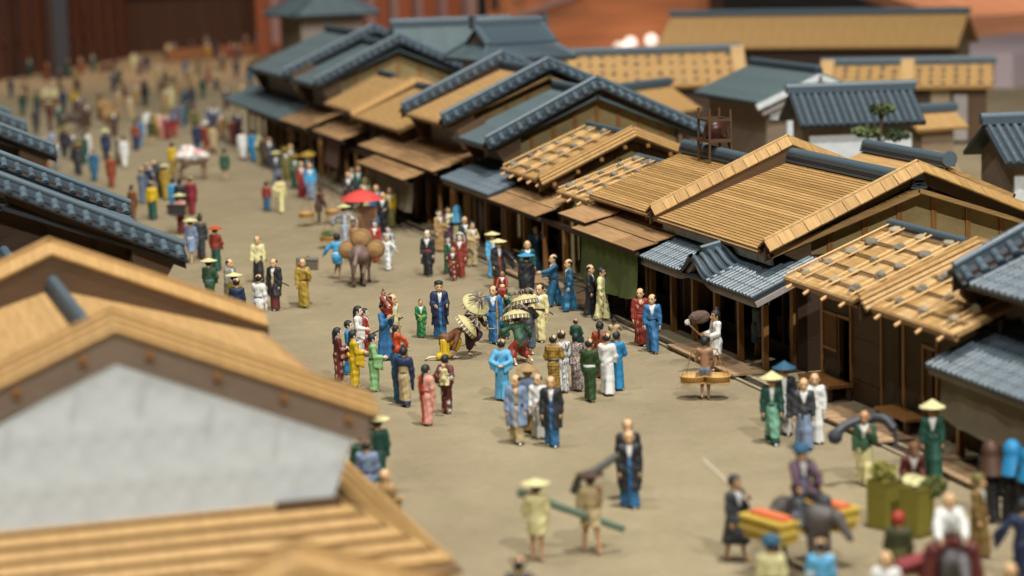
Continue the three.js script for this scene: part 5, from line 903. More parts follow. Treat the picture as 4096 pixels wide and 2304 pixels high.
function pack(name, label, cat, x, z, dir, at, size, mat, lidM) { // a chest or box
  const t = carried(name, label, cat, x, z, dir), [w, h, d] = size;
  own(t, 'box', B().box(at[0] - w / 2, at[1], at[2] - d / 2, at[0] + w / 2, at[1] + h, at[2] + d / 2).done(), mat);
  own(t, 'lid', B().box(at[0] - w / 2 - 0.02, at[1] + h, at[2] - d / 2 - 0.02, at[0] + w / 2 + 0.02, at[1] + h + 0.06, at[2] + d / 2 + 0.02).done(), lidM ?? mat);
  for (const s of [-1, 1]) own(t, 'corner_strip', B().box(at[0] + s * w / 2 - 0.025, at[1] + 0.01, at[2] - d / 2 - 0.012, at[0] + s * w / 2 + 0.025, at[1] + h, at[2] + d / 2 + 0.012).done(), stick);
  return t;
}
const G1 = 'people walking in the street', G2 = 'onlookers around the dancers', G3 = 'dancers in fringed hats', G4 = 'people in the far crowd';
const P = (x, z, d, s, l, g = G1, e) => figure(x, z, d, s, l, g, e);
// someone riding on a carrier's shoulders
function rider(x, z, d, s, l, carrierH, h = 0.95, e = {}) { return figure(x, z, d, `h:${h} cut:0.52 obi:no sl:0.12 ` + s, l, G2, { y: 1.42 * carrierH / 1.6 - 0.72 * h / 1.6, legL: [0.13, 0.74, 0.24, 0.13, 0.34, 0.26], legR: [-0.13, 0.74, 0.24, -0.13, 0.34, 0.26], L: 'low', R: 'low', ...e }); }

// ---------------------------------------------------------------- the ring of onlookers and the dancers
P(13.28, -61.39, 105, 'h:1.45 c:maroon pat:flower,pink obi:maroon hair:long skin:p arms:front,front sl:0.34 st:0.02', 'woman in brown flowered kimono with long hair, leftmost of the onlookers', G2);
P(13.81, -62.38, 80, 'h:1.45 c:brightblue obi:white hair:full skin:p arms:front,front sl:0.3', 'woman in bright blue kimono half hidden behind the brown flowered one', G2);
P(13.51, -60.51, 110, 'h:1.5 c:yellow obi:yellow knot hair:tail skin:p arms:front,front sl:0.4 st:0.02', 'woman in plain bright yellow kimono seen from behind', G2);
P(13.86, -59.76, 95, 'h:1.5 c:ltgreen obi:green hair:bun skin:p arms:down,front sl:0.34 st:0.02', 'woman in pale green kimono with a round hair bun', G2);
P(14.51, -64.24, 75, 'h:1.52 c:maroon pat:check,brown obi:red hair:long skin:p arms:down,front inner:white sl:0.3 half:white st:0.02', 'woman in maroon and white kimono with pale face and long hair', G2);
P(14.83, -64.83, 80, 'h:1.35 c:scarlet obi:red hair:bun skin:p sl:0.36', 'pale girl in red kimono peeping from behind the maroon and white woman', G2);
P(15.19, -63.99, 60, 'h:1.62 wear:hk c:blue c2:blue obi:black arms:hold,hold sl:0.1 inner:blue sword', 'man in all blue carrying a red-clad child on his shoulders', G2);
rider(15.19, -63.99, 60, 'c:red hair:boy skin:d pat:stripe,red', 'child in red riding on the shoulders of the man in all blue', 1.62, 1.0);
P(15.70, -65.03, 60, 'h:1.66 wear:hk c:cream c2:tan obi:olive sword', 'bald-browed man in cream robe with black sword behind the man in all blue', G2);
P(17.04, -67.11, 20, 'h:1.12 c:jade pat:ring,ltgreen obi:yellow hair:boy arms:down,front sl:0.24 inner:white', 'smiling boy in bright green ringed kimono with yellow sash', G2);
P(17.50, -66.66, 12, 'h:1.66 c:blue obi:navy coat:navy hair:cap arms:front,front coatTo:0.42', 'man in black cap and dark coat over a blue robe', G2);
P(14.09, -58.12, 135, 'h:1.5 c:teal obi:navy hair:full arms:hold,hold sl:0.12', 'person in teal robe carrying an orange-clad child on the shoulders', G2);
rider(14.09, -58.12, 130, 'c:orange hair:tail skin:p h:1.15', 'child in orange top with white striped sash on the shoulders of the teal figure', 1.5, 1.15, { });
P(14.12, -57.50, 165, 'h:1.5 c:beige obi:black hair:top arms:down,down sl:0.3 hem:navy coat:navy coatTo:1.12', 'topknotted person in beige over blue with a black sash, seen from behind', G2);
P(14.05, -55.04, 140, 'h:1.47 c:orange half:pink obi:red knot hair:tail skin:p arms:down,down sl:0.4 st:0.03', 'woman in kimono half pink half orange, nearest on the left', G2);
P(14.87, -56.25, 150, 'h:1.45 c:maroon pat:flower,white obi:umber hair:full arms:back,back sl:0.2 st:0.06 foot:white', 'woman in maroon daisy kimono carrying a baby on her back', G2);
figure(14.70, -55.81, 150, 'h:0.72 c:cream hair:boy skin:t obi:red cut:0.4 sl:0.1', 'baby in cream tied to the back of the woman in maroon daisies', G2, { y: 0.62, legL: [0.16, 0.6, 0.12, 0.2, 0.42, 0.05], legR: [-0.16, 0.6, 0.12, -0.2, 0.42, 0.05], L: 'front', R: 'front' });
P(18.73, -65.19, -8, 'h:1.66 c:blue obi:navy arms:down,down sl:0.26 sword foot:white st:0.1', 'samurai in clear blue kimono with a sword, behind the dancers', G2, { nod: -0.12, yaw: -0.3 });
P(19.24, -65.96, -5, 'h:1.6 c:pine pat:ring,ltgreen obi:black arms:hold,hold sl:0.12', 'man in dark green carrying a red child, behind the samurai in clear blue', G2);
rider(19.24, -65.96, -5, 'c:red hair:boy skin:d inner:white', 'child in red riding on the shoulders of the man in dark green', 1.6, 1.0);
P(19.25, -63.88, -20, 'h:1.45 c:scarlet obi:red hair:full skin:p sl:0.2', 'pale woman in scarlet kimono looking over the farther fringed hat', G2, { nod: -0.15 });
P(20.04, -64.91, -18, 'h:1.64 c:cream obi:maroon arms:down,down sl:0.26 sword st:0.1 foot:white', 'samurai in cream kimono with dark sash beside the dancers', G2, { yaw: -0.2 });
P(16.60, -57.19, 172, 'h:1.56 wear:hk c:lightblue c2:lightblue obi:no arms:back,back sl:0.2 st:0.06', 'man in light blue with hands clasped behind his back', G2);
P(18.08, -57.51, 160, 'h:1.5 c:ochre pat:check,brown obi:navy arms:fold,fold sl:0.12 st:0.03', 'man in ochre checked kimono with a navy sash, seen from behind', G2);
P(18.31, -57.52, 165, 'h:1.6 c:white pat:stripe,charcoal obi:no arms:fold,front sl:0.3 st:0.05', 'man in black and white striped kimono', G2);
P(18.72, -57.56, 160, 'h:1.5 c:maroon pat:dots,white obi:beige hair:full arms:hold,hold sl:0.1 st:0.04', 'figure in maroon kimono with white dots carrying a child', G2);
rider(18.72, -57.56, 158, 'c:pine hair:chon skin:d', 'child in dark green with white bow on the shoulders of the dotted figure', 1.5, 1.0, { L: 'fold', R: 'fold' });
P(18.60, -56.15, 160, 'h:1.58 c:dkgreen obi:white arms:front,front sl:0.3 st:0.1 foot:white', 'man in dark green kimono with a white sash, seen from behind', G2);
P(19.27, -56.74, 160, 'h:1.58 wear:hk c:white c2:white obi:slate arms:front,front sl:0.16 sword inner:red st:0.1 foot:white', 'man all in white with red collar and a long sword', G2);
P(19.85, -58.98, 165, 'h:1.48 c:rust obi:maroon hair:tail skin:p sl:0.25', 'woman with ponytail in rust red, behind the man all in white', G2);
P(19.71, -57.27, 165, 'h:1.5 wear:hk c:brightblue c2:brightblue obi:umber hair:full arms:hold,hold sl:0.1 sword', 'figure in bright blue carrying a cream-clad child, rightmost of the onlookers', G2);
rider(19.67, -57.29, 170, 'c:beige hair:bun skin:d', 'child in cream with red sash carried at the right of the onlookers', 1.5, 0.98, { L: 'reach', R: 'reach' });
// dancers
P(16.74, -63.38, 92, 'h:1.62 wear:hk c:brown c2:yellow obi:no sl:0.02 hair:scarf skin:d kp grip', 'kneeling dancer in brown top and yellow trousers under a fringed hat', G3, { hip: 0.52, lean: 1.0, nod: 0.35, legL: [0.11, 0.5, 0.36, 0.12, 0.055, 0.28], legR: [-0.1, 0.12, 0.02, -0.1, 0.1, -0.42], toeR: [0, -0.08, -0.12], L: [[0.2, -0.8, 0.55], [0.0, -0.85, 0.5]], R: [[0.25, -0.75, 0.6], [0.1, -0.75, 0.65]], fringe: 0.1, lod: 0.85 });
P(17.58, -63.72, 40, 'h:1.6 wear:hk c:umber c2:purple obi:no sl:0.03 hair:scarf skin:d kp grip', 'dancer in dark top standing on one leg under a feathered fringed hat', G3, { lean: 0.38, nod: 0.4, legL: [0.1, 0.62, 0.28, 0.1, 0.32, 0.02], legR: [-0.05, 0.42, 0.06, -0.03, 0.055, 0], L: [[0.4, -0.8, 0.3], [0.3, -0.5, 0.8]], R: [[0.5, -0.6, 0.3], [-0.4, -0.4, 0.8]], fringe: 0.15, lod: 0.85 });
P(18.47, -61.77, 195, 'h:1.6 wear:hk c:green c2:red obi:no sl:0.04 hair:scarf skin:d kp grip', 'crouching dancer in green top and red trousers under a fringed hat', G3, { hip: 0.62, lean: 0.5, nod: 0.2, legL: [0.24, 0.42, 0.12, 0.18, 0.055, -0.2], legR: [-0.18, 0.32, 0.3, -0.3, 0.12, -0.1], L: [[0.9, -0.4, 0.3], [0.3, -0.2, 0.9]], R: [[0.7, -0.6, 0.4], [0.2, -0.3, 0.9]], fringe: -0.1, lod: 0.85 });
P(19.12, -62.98, 210, 'h:1.6 wear:hk c:charcoal c2:slate obi:no sl:0.08 hair:scarf skin:t kp grip', 'dancer in dark top and pale blue shorts, farther of the right pair', G3, { lean: 0.3, nod: 0.2, legL: [0.12, 0.5, 0.2, 0.1, 0.2, 0.05], legR: [-0.08, 0.42, 0.05, -0.08, 0.055, 0], L: 'front', R: [[0.7, -0.6, 0.4], [-0.5, -0.2, 0.9]], fringe: -0.05, lod: 0.85 });
{ const a = carried('dance_stick', 'thin wooden stick held out by the kneeling dancer', 'stick', 17.36, -63.89, 92); own(a, 'stick', rod([0.1, 0.22, -0.1], [0.05, 0.34, 0.42], 0.012), cane); const b = carried('dance_stick', 'thin wooden stick held by the dancer on one leg', 'stick', 18.15, -64.41, 90); own(b, 'stick', rod([0, 0.62, -0.12], [0, 0.6, 0.36], 0.013), cane); const c = carried('dance_staff', 'upright white tipped staff of the crouching dancer', 'stick', 18.28, -61.99, 195); own(c, 'staff', rod([0.3, 0.45, 0.25], [0.3, 1.75, 0.3], 0.015), cane); own(c, 'cup', rod([0.3, 1.28, 0.28], [0.3, 1.45, 0.28], 0.04), std(rgb(0.25, 0.17, 0.04))); }
// ---------------------------------------------------------------- strollers in front of the shops
P(22.44, -63.04, 0, 'h:1.62 c:red pat:flower,pink obi:maroon inner:skin sl:0.24 st:0.1', 'man in red flowered kimono in front of the tiled porch', G1, { yaw: -0.35 });
P(22.38, -61.89, -5, 'h:1.62 c:blue obi:black sl:0.2 sword:2 st:0.22 foot:tan', 'man in blue kimono with two swords beside the red flowered one', G1, { yaw: -0.4 });
P(22.75, -68.41, 70, 'h:1.58 c:black obi:black sl:0.2 sword st:0.12', 'man in black kimono in profile by the green curtain', G1);
P(22.82, -67.57, 70, 'h:1.6 c:pale pat:ring,moss obi:beige hair:full arms:down,down sl:0.42 st:0.14', 'figure in pale kimono with dark rings by the green curtain', G1);
P(22.34, -70.80, -75, 'h:1.62 wear:hk c:teal c2:teal obi:navy arms:reach,down sl:0.16 sword:2 st:0.2', 'man in plain teal reaching forward, walking to the left', G1);
P(22.49, -69.70, -75, 'h:1.6 wear:hk c:teal c2:teal pat:flower,lightblue obi:navy sl:0.18 sword:2 st:0.16 foot:white', 'man in teal with pale flowers, behind the plain teal one', G1);
P(21.73, -71.72, 190, 'h:1.58 wear:k c:black obi:black hair:full coat:black hat:sky,flat sword st:0.12 hem:teal', 'man in long dark coat under a blue flat hat, walking away', G1);
P(22.56, -74.29, 5, 'h:1.62 c:pine obi:black arms:down,down hair:bald sl:0.24', 'bald man in dark green behind the blue flat hat', G1);
P(24.08, -78.28, 20, 'h:1.6 c:blue obi:navy hair:bun sl:0.3 arms:up,down', 'figure in blue robe in the shadow of the shop post', G1);
P(21.79, -75.07, 18, 'h:1.62 c:rust coat:black hair:full hat:pale,flat arms:side,down obi:black', 'man in dark coat and wide straw hat with open hand', G1);
P(22.28, -77.47, 18, 'h:1.55 c:lightblue obi:navy hair:full hat:pale,flat', 'man in light blue half hidden behind the dark coated straw hat man', G1);
P(20.36, -78.88, -10, 'h:1.58 c:black obi:scarlet hair:chon sl:0.34 arms:down,down skin:p st:0.06', 'figure in black kimono with a red sash, standing alone', G1);
P(20.88, -77.49, -5, 'h:1.15 c:maroon pat:flower,pink obi:yellow hair:boy sl:0.3 st:0.04', 'child in dark red kimono with yellow sash', G1);
P(21.30, -78.08, -10, 'h:1.5 c:red pat:flower,rust obi:red hair:veil hc:white under:full skin:p sl:0.3 st:0.08', 'woman in dark red under a white veil, behind the child', G1);
P(21.13, -79.10, 60, 'h:1.3 c:green obi:pine hair:full skin:p sl:0.2', 'small figure in green beside the white veiled woman', G1);
P(23.28, -85.63, 195, 'h:1.52 c:pale obi:blue hair:veil hc:lightblue under:full arms:out,down sl:0.4', 'woman in pale yellow under a blue veil, arm stretched out, back turned', G1);
P(22.32, -84.70, 50, 'h:1.55 c:tan obi:rust hair:full skin:p arms:front,down sl:0.2', 'woman in tan kimono beside the shop post', G1);
P(22.98, -85.79, 20, 'h:1.5 c:purple obi:black hair:full sl:0.2', 'dark figure in purple behind the tan woman', G1);
P(22.39, -80.45, 40, 'h:1.58 c:beige pat:flower,navy obi:beige hair:full sl:0.36 arms:fold,front', 'figure in beige kimono with navy motifs by the kerb', G1);
P(22.60, -82.11, 20, 'h:1.55 c:charcoal obi:black hair:bald', 'bald man in charcoal behind the beige navy kimono', G1);
// pack horse group
horse('pack_horse', 'brown pack horse seen from behind carrying three straw bales', 'horse', 17.86, -78.17, 172, { c: [0.15, 0.10, 0.085], k: 1.08, headYaw: 0.5 });
bale('straw bale slung on the left flank of the pack horse', 17.86, -78.17, 172, [-0.47, 1.2, 0.1], 0.30, 0.33);
bale('straw bale slung on the right flank of the pack horse', 17.86, -78.17, 172, [0.48, 1.2, 0.1], 0.30, 0.33);
bale('straw bale on top of the pack horse', 17.86, -78.17, 172, [0, 1.55, 0.1], 0.33, 0.36);
P(17.35, -79.73, 172, 'h:1.55 wear:hp c:sky obi:white skin:b arms:side,side sl:0.1 hair:full', 'porter in light blue jacket with bare brown legs striding away', G1, { lean: 0.12, legL: [0.08, 0.45, 0.28, 0.1, 0.25, -0.02], legR: [-0.08, 0.42, 0.0, -0.08, 0.055, -0.1] });
P(19.44, -81.04, -10, 'h:1.2 wear:hk c:white c2:white pat:flower,slate obi:navy hair:boy sl:0.14 st:0.16 arms:side,down', 'child in white with a navy sash right of the straw bales', G1);
P(19.78, -82.16, -20, 'h:1.4 c:slate pat:check,white obi:navy hair:full skin:p sl:0.24', 'woman in blue checked kimono behind the child in white', G1);
P(19.51, -83.09, -5, 'h:1.5 c:scarlet obi:navy hair:veil hc:slate under:long skin:p sl:0.3', 'woman in bright red under a grey blue veil, behind the bales', G1);
P(18.79, -83.35, -15, 'h:1.55 wear:nu skin:b hair:full loin:white', 'bare brown porter with dark hair left of the red parasol', G1);
P(19.42, -87.73, 178, 'h:1.58 c:grayblue pat:stripe,white obi:navy hair:full hat:pale,flat sl:0.16 arms:side,side', 'flower seller in pale blue stripes and flat straw hat', G1);
basketPair('yoke with two shallow flower baskets, one yellow and one green', 19.37, -87.51, 178, 1.28, 0.62, 0.28, true, [std(rgb(0.10, 0.16, 0.06)), std(rgb(0.55, 0.42, 0.02))]);
{ const t = carried('parasol', 'large red parasol on a dark pole', 'parasol', 20.52, -89.40, 0); const r = 0.86, pr = []; for (let i = 0; i <= 10; i++) { const u = i / 10; pr.push(new THREE.Vector2(Math.max(0.001, u * r), 1.96 - 0.38 * u * u)); }
  own(t, 'canopy', flat(new THREE.LatheGeometry(pr, 40)), std(rgb(0.56, 0.075, 0.065), { roughness: 0.25 })); own(t, 'pole', rod([0, 0, 0], [0, 1.95, 0], 0.028), stick); own(t, 'finial', rod([0, 1.9, 0], [0, 2.06, 0], 0.07, 0.06, 10), std(rgb(0.4, 0.02, 0.02))); own(t, 'hub', rod([0, 1.35, 0], [0, 1.66, 0], 0.03, 0.17, 12), M.darker);
  for (let i = 0; i < 20; i++) { const a = i / 20 * 6.283; own(t, 'rib', rod([Math.sin(a) * 0.1, 1.9, Math.cos(a) * 0.1], [Math.sin(a) * 0.84, 1.565, Math.cos(a) * 0.84], 0.008, 0.008, 4), stick); } }
pack('vendor_chest', 'brown vendor chest under the red parasol', 'chest', 20.64, -89.08, 0, [0, 0.02, 0], [0.7, 1.25, 0.5], std(rgb(0.14, 0.062, 0.03), { map: fineMap }));
P(21.70, -90.87, -12, 'h:1.6 c:black obi:charcoal hair:bald arms:front,front sl:0.26', 'bald man in black right of the red parasol, hands together', G1);
P(22.40, -92.53, -12, 'h:1.58 c:yellow c2:olive wear:hk obi:olive hair:chon', 'man in yellow behind the bald man in black', G1);
P(22.05, -93.44, -8, 'h:1.62 c:blue obi:navy hair:chon arms:front,down', 'man in blue behind the red parasol', G1);
P(22.80, -94.02, -25, 'h:1.6 c:charcoal obi:black hair:chon', 'man in charcoal at the shop front behind the parasol', G1);
P(22.18, -99.07, 5, 'h:1.62 c:black obi:black hair:chon arms:front,front', 'man in black facing us beyond the parasol, left of the pair', G1);
P(23.15, -101.27, -5, 'h:1.62 c:pine obi:black hair:chon', 'man in dark green in the shop shade beyond the parasol', G1);
P(22.88, -101.42, 0, 'h:1.58 c:slate obi:navy hair:full', 'half hidden figure in slate beside the dark green man', G1);
P(22.37, -96.63, -5, 'h:1.55 c:pale obi:green hair:veil hc:pale under:full skin:t', 'woman in pale yellow hood just above the parasol', G1);
P(19.96, -94.90, 120, 'h:1.55 wear:hp c:umber obi:black skin:b hair:full pants:black arms:hold,side', 'dark porter with shallow baskets walking away left of the parasol', G1, { lean: 0.2 });
basketPair('porter\'s yoke with two flat brown baskets', 20.01, -94.87, 120, 1.25, 0.6, 0.36, true, null, 'z');
// red haori man, box bearer, others at middle left
P(15.00, -74.15, 8, 'h:1.56 c:ochre obi:maroon hair:bald arms:hold,down sl:0.16 st:0.08 inner:ochre', 'man in mustard kimono carrying a wicker box on his back', G1);
{ const t = pack('wicker_box', 'dark wicker travelling box on the back of the man in mustard', 'box', 15.04, -74.30, 8, [0.08, 1.2, -0.2], [0.66, 0.32, 0.34], std(rgb(0.10, 0.10, 0.075), { map: fineMap }), std(rgb(0.16, 0.155, 0.12))); own(t, 'handle', tube([[-0.02, 1.57, -0.2], [0.08, 1.64, -0.2], [0.18, 1.57, -0.2]], 0.018, 8, 5), stick); t.rotation.z = -0.06; }
P(14.08, -74.17, -25, 'h:1.62 wear:hk c:beige c2:maroon coat:black obi:olive sl:0.24 sword st:0.12 foot:white', 'man in black coat and maroon trousers, looking left', G1);
P(13.01, -71.15, 150, 'h:1.6 c:white obi:slate hair:chon sl:0.3 st:0.2 foot:tan', 'man in white kimono striding away near the gold roof', G1, { yaw: 0.5 });
P(14.67, -80.11, -5, 'h:1.6 wear:hk c:pale c2:black obi:black sword inner:skin', 'man in pale top and black trousers facing us', G1);
P(12.27, -70.81, 172, 'h:1.58 c:navy obi:navy hair:chon sl:0.2', 'man in navy seen from behind at the end of the gold verge', G1);
P(12.42, -72.08, 165, 'h:1.55 c:ochre obi:brown hair:full hat:pale,flat', 'straw hatted man with tan bundle behind the man in navy', G1);
P(12.81, -75.07, 60, 'h:1.58 c:white coat:gray obi:gray hair:chon sl:0.2', 'man in white with a grey vest, head in profile', G1);
P(12.21, -75.46, 165, 'h:1.58 c:green obi:slate hair:full hat:pale,flat sl:0.2 arms:front,fold', 'man in green under a straw hat behind the gold verge', G1);
P(13.85, -83.88, 165, 'h:1.55 c:red wear:hk c2:pine obi:rust hair:full hat:orange,flat arms:front,front', 'man in red jacket walking away with a small orange hat', G1);
P(13.83, -87.03, 170, 'h:1.62 c:charcoal obi:black hair:top arms:front,front sl:0.3 hem:maroon', 'man in charcoal walking away beside the red jacket', G1);
P(13.35, -86.25, 165, 'h:1.6 wear:hp cut:0.42 c:grayblue obi:white hair:full hat:pale,flat st:0.24 sl:0.2', 'man in grey blue with white sash and straw hat, bare calves', G1);
P(14.32, -94.97, 172, 'h:1.58 wear:hk c:pink c2:crimson obi:no hair:full hat:pale,flat arms:back,back tight st:0.18', 'straw hatted man with a black chest and dark red trousers', G1);
pack('black_chest', 'large black lacquered chest on the back of the straw hatted man', 'chest', 14.28, -94.71, 172, [0, 0.86, -0.3], [0.78, 0.32, 0.34], std(rgb(0.03, 0.03, 0.034), { roughness: 0.3 }));
P(15.74, -101.05, 172, 'h:1.62 c:crimson obi:maroon hair:chon sl:0.3 st:0.08', 'man in plain dark red seen from behind, hands on hips', G1);
P(15.16, -100.30, 172, 'h:1.62 c:black coat:black obi:black hair:full sl:0.3', 'broad man in black left of the dark red one', G1);
P(15.05, -101.44, 172, 'h:1.56 c:sky obi:navy hair:full', 'man in sky blue left of the broad man in black', G1);
P(13.95, -100.22, 175, 'h:1.6 wear:hk c:yellow c2:pine obi:pine hair:chon sl:0.26', 'man in yellow top and dark green trousers seen from behind', G1);
P(14.39, -106.39, 150, 'h:1.58 wear:hk c:slate c2:slate obi:navy hair:chon arms:hold,front', 'man in slate blue, leftmost of the tight group', G1);
P(14.91, -108.34, 150, 'h:1.58 c:navy obi:black hair:chon arms:up,front', 'man in navy in the tight group behind the yellow top', G1);
P(15.41, -109.48, 160, 'h:1.58 c:white obi:gray hair:bald', 'man in white in the tight group', G1);
P(15.52, -108.51, 160, 'h:1.55 wear:hk c:black c2:umber hair:full', 'dark figure under the black box in the tight group', G1);
pack('black_box', 'black box held up among the tight group of men', 'box', 15.45, -108.55, 160, [0, 1.15, 0.1], [0.5, 0.34, 0.4], std(rgb(0.05, 0.06, 0.07)));
P(15.57, -107.42, 165, 'h:1.58 c:ochre obi:brown hair:full hat:pale,flat', 'man in mustard with straw hat at the right of the tight group', G1);
P(13.10, -100.10, 150, 'h:1.5 c:brown obi:umber hair:full', 'figure in brown at the tip of the tiled roof', G1);
P(17.57, -118.17, 175, 'h:1.6 wear:hk c:yellow c2:ochre obi:olive hair:full tight', 'groom in yellow behind the cloth covered horse', G1);
horse('draped_horse', 'brown horse under a pink and white patterned cloth', 'horse', 18.19, -115.49, 95, { c: [0.16, 0.09, 0.055], k: 1.05 });
{ const t = carried('horse_cloth', 'white and pink patterned cloth heaped over the brown horse', 'cloth', 18.19, -115.49, 95); const f = (x, y, z) => { let d = ell(x, y, z, [0, 1.18, -0.05], [0.4, 0.34, 0.85]); d = smin(d, ell(x, y, z, [0, 1.5, -0.3], [0.3, 0.2, 0.4]), 0.15); return Math.max(d, 0.78 - y + 0.06 * Math.sin(z * 11)) + 0.012 * Math.sin(z * 17 + x * 9); };
  own(t, 'cloth', nets(f, [-0.55, 0.65, -1.1], [0.55, 1.85, 1.0], 0.045, (x, y, z) => { const q = hash(Math.floor(z * 6), Math.floor(y * 6)); return q > 0.72 ? [0.55, 0.25, 0.27] : q > 0.55 ? [0.25, 0.36, 0.34] : [0.72, 0.66, 0.62]; }), PM.cloth); }
P(19.44, -113.91, 180, 'h:1.52 wear:hp c:green obi:green skin:t hair:full sl:0.16', 'figure in short green robe standing alone in the open street', G1);
P(18.92, -100.64, 175, 'h:1.25 wear:hk c:red c2:teal obi:red hair:full sl:0.14', 'child in red with teal hem walking beside the cream woman', G1);
P(19.35, -99.75, 170, 'h:1.58 wear:hk c:cream c2:cream obi:brown hair:full tight st:0.16 arms:back,down', 'figure in cream walking away beside the child in red', G1);
P(21.35, -104.88, 10, 'h:1.6 wear:hk c:red c2:crimson obi:maroon hair:chon sl:0.2', 'man in red over dark red near the shops', G1);
P(21.54, -103.90, 5, 'h:1.6 wear:hk c:sky c2:grayblue obi:slate hair:chon', 'man in sky blue beside the man in red', G1);
P(22.44, -108.58, -10, 'h:1.62 c:charcoal coat:charcoal obi:black hair:full hat:ochre,wide inner:white', 'man in charcoal under a broad tilted straw hat', G1, { tilt: 0.2 });
P(21.81, -108.59, 10, 'h:1.58 wear:hk c:green c2:pine obi:olive hair:full hat:ochre,flat arms:front,front', 'man in green with small straw hat by the shops', G1);
P(21.30, -110.42, -5, 'h:1.6 wear:hk c:charcoal c2:slate obi:black hair:full hat:pale,flat under:full', 'man in charcoal under a tall pale hooded hat', G1);
P(22.13, -112.26, 5, 'h:1.58 c:olive obi:brown hair:full hat:ochre,flat', 'figure in olive with small straw hat behind the pale hooded hat', G1);
P(22.60, -113.39, 0, 'h:1.62 c:moss obi:brown hair:chon', 'man in moss green at the shop corner', G1);
P(22.51, -121.04, 180, 'h:1.5 c:pale obi:pale hair:veil hc:pale under:full sl:0.3', 'woman in pale green with covered head', G1);
P(22.08, -123.66, 175, 'h:1.6 c:white obi:white hair:full hem:crimson sl:0.36', 'figure in long white robe with red hem', G1);
P(22.49, -122.92, 175, 'h:1.6 c:brightblue obi:blue hair:full sl:0.3', 'figure in bright blue beside the long white robe', G1);
P(23.12, -132.17, 170, 'h:1.58 c:maroon obi:umber hair:full', 'figure in dark red behind the long white robe', G1);
// ---------------------------------------------------------------- foreground
P(15.48, -52.22, -5, 'h:1.6 wear:k c:beige coat:grayblue obi:umber inner:skin sl:0.3 st:0.14 foot:white sword', 'man in grey blue coat over pale robe, looking aside', G1, { yaw: -0.6 });
P(16.09, -53.27, 165, 'h:1.55 c:tan coat:grayblue obi:brown hair:full hc:tan hat:tan', 'figure in tan pointed hat behind the grey blue coat', G1);
P(16.13, -52.58, -25, 'h:1.5 wear:hk c:white c2:white obi:gray hair:chon arms:front,down sl:0.16', 'man in white with a cane behind the black coated man', G1);
{ const t = carried('walking_cane', 'thin walking cane of the man in white', 'cane', 16.03, -52.49, 0); own(t, 'cane', rod([0, 0.01, 0.1], [0, 0.78, 0.08], 0.016), stick); own(t, 'grip', rod([-0.05, 0.78, 0.08], [0.05, 0.79, 0.08], 0.018), stick); }
P(16.14, -51.60, -5, 'h:1.62 c:blue coat:black obi:navy arms:down,down hair:chon sl:0.24 st:0.12 foot:white', 'man in black coat over bright blue, right of the group of four', G1);
P(15.87, -45.46, 0, 'h:1.58 wear:hk c:blue c2:blue coat:black obi:black arms:down,down hair:bald st:0.1 foot:white coatTo:0.4', 'man in black coat and blue trousers alone in the front of the street', G1);
P(16.08, -46.10, 0, 'h:1.68 c:black obi:brown hair:chon', 'figure hidden behind the lone black coated man, only the head showing', G1);
P(16.31, -40.76, 45, 'h:1.62 wear:hp cut:0.34 c:charcoal obi:black skin:d arms:hold,down hair:full st:0.16', 'bareheaded man in dark short robe with a pale pole on his shoulder', G1);
{ const t = carried('shoulder_pole', 'long pale pole on the shoulder of the man in the dark short robe', 'pole', 16.31, -40.76, 45); own(t, 'pole', rod([0.12, 1.12, 0.3], [0.1, 1.82, -0.85], 0.028), std(rgb(0.46, 0.40, 0.32))); }
P(12.84, -42.18, 185, 'h:1.55 wear:hp c:cream obi:pale hat:pale,flat hair:full skin:d sl:0.16 arms:hold,down', 'man in cream jacket and straw hat carrying green bamboo', G1);
{ const t = thing('bamboo_trunk', 'long green bamboo trunk carried across the cream jacketed man', 'bamboo', [0, 0, 0]); t.at = [0, 0, 0]; const a = [12.52, 1.36, -42.28], b = [14.60, 0.44, -42.21]; const L = (u) => [0, 1, 2].map((i) => a[i] + (b[i] - a[i]) * u); own(t, 'trunk', rod(L(0), L(1), 0.078, 0.066, 12), std(rgb(0.085, 0.14, 0.095), { roughness: 0.5 })); for (let i = 1; i < 7; i++) own(t, 'node', rod(L(i / 7 - 0.004), L(i / 7 + 0.004), 0.084, 0.084, 12), std(rgb(0.13, 0.18, 0.12))); }
P(13.98, -42.32, 200, 'h:1.58 wear:hp c:beige pat:flower,rust obi:olive hair:full skin:d hat:umber,flat st:0.22 arms:hold,hold', 'man in flowered tan jacket carrying a dark log', G1);
{ const t = carried('dark_log', 'dark crooked log on the shoulder of the man in flowered tan', 'log', 13.98, -42.32, 200); own(t, 'log', tube([[0.3, 1.2, 0.15], [0.2, 1.5, 0.05], [-0.1, 1.62, 0], [-0.62, 1.85, 0.1]], 0.075, 20, 8), std(rgb(0.045, 0.05, 0.04), { roughness: 0.6 })); }
P(10.89, -36.86, 175, 'h:1.6 c:charcoal obi:black hair:chon', 'head of a dark haired figure at the bottom edge below the bamboo', G1);
P(20.87, -49.76, -8, 'h:1.58 c:seafoam coat:pine obi:black hat:pale hair:full sl:0.18 st:0.18 sword foot:white hem:pine coatTo:1.0', 'man in sea green and dark green with a pale straw hat', G1);
P(21.53, -50.58, -8, 'h:1.62 c:white pat:flower,charcoal coat:black obi:umber hat:teal hair:full sl:0.2 st:0.12 foot:white', 'man in black coat over patterned white under a teal pointed hat', G1);
P(21.33, -49.01, -5, 'h:1.6 wear:hk c:charcoal c2:grayblue obi:slate hair:bald sl:0.14 st:0.14 sword foot:white', 'bald man in charcoal top and grey blue pleated trousers', G1);
P(21.79, -49.44, -5, 'h:1.6 wear:hk c:white c2:white obi:gray hair:bald arms:down,down', 'bald man in white behind the grey blue trousers', G1);
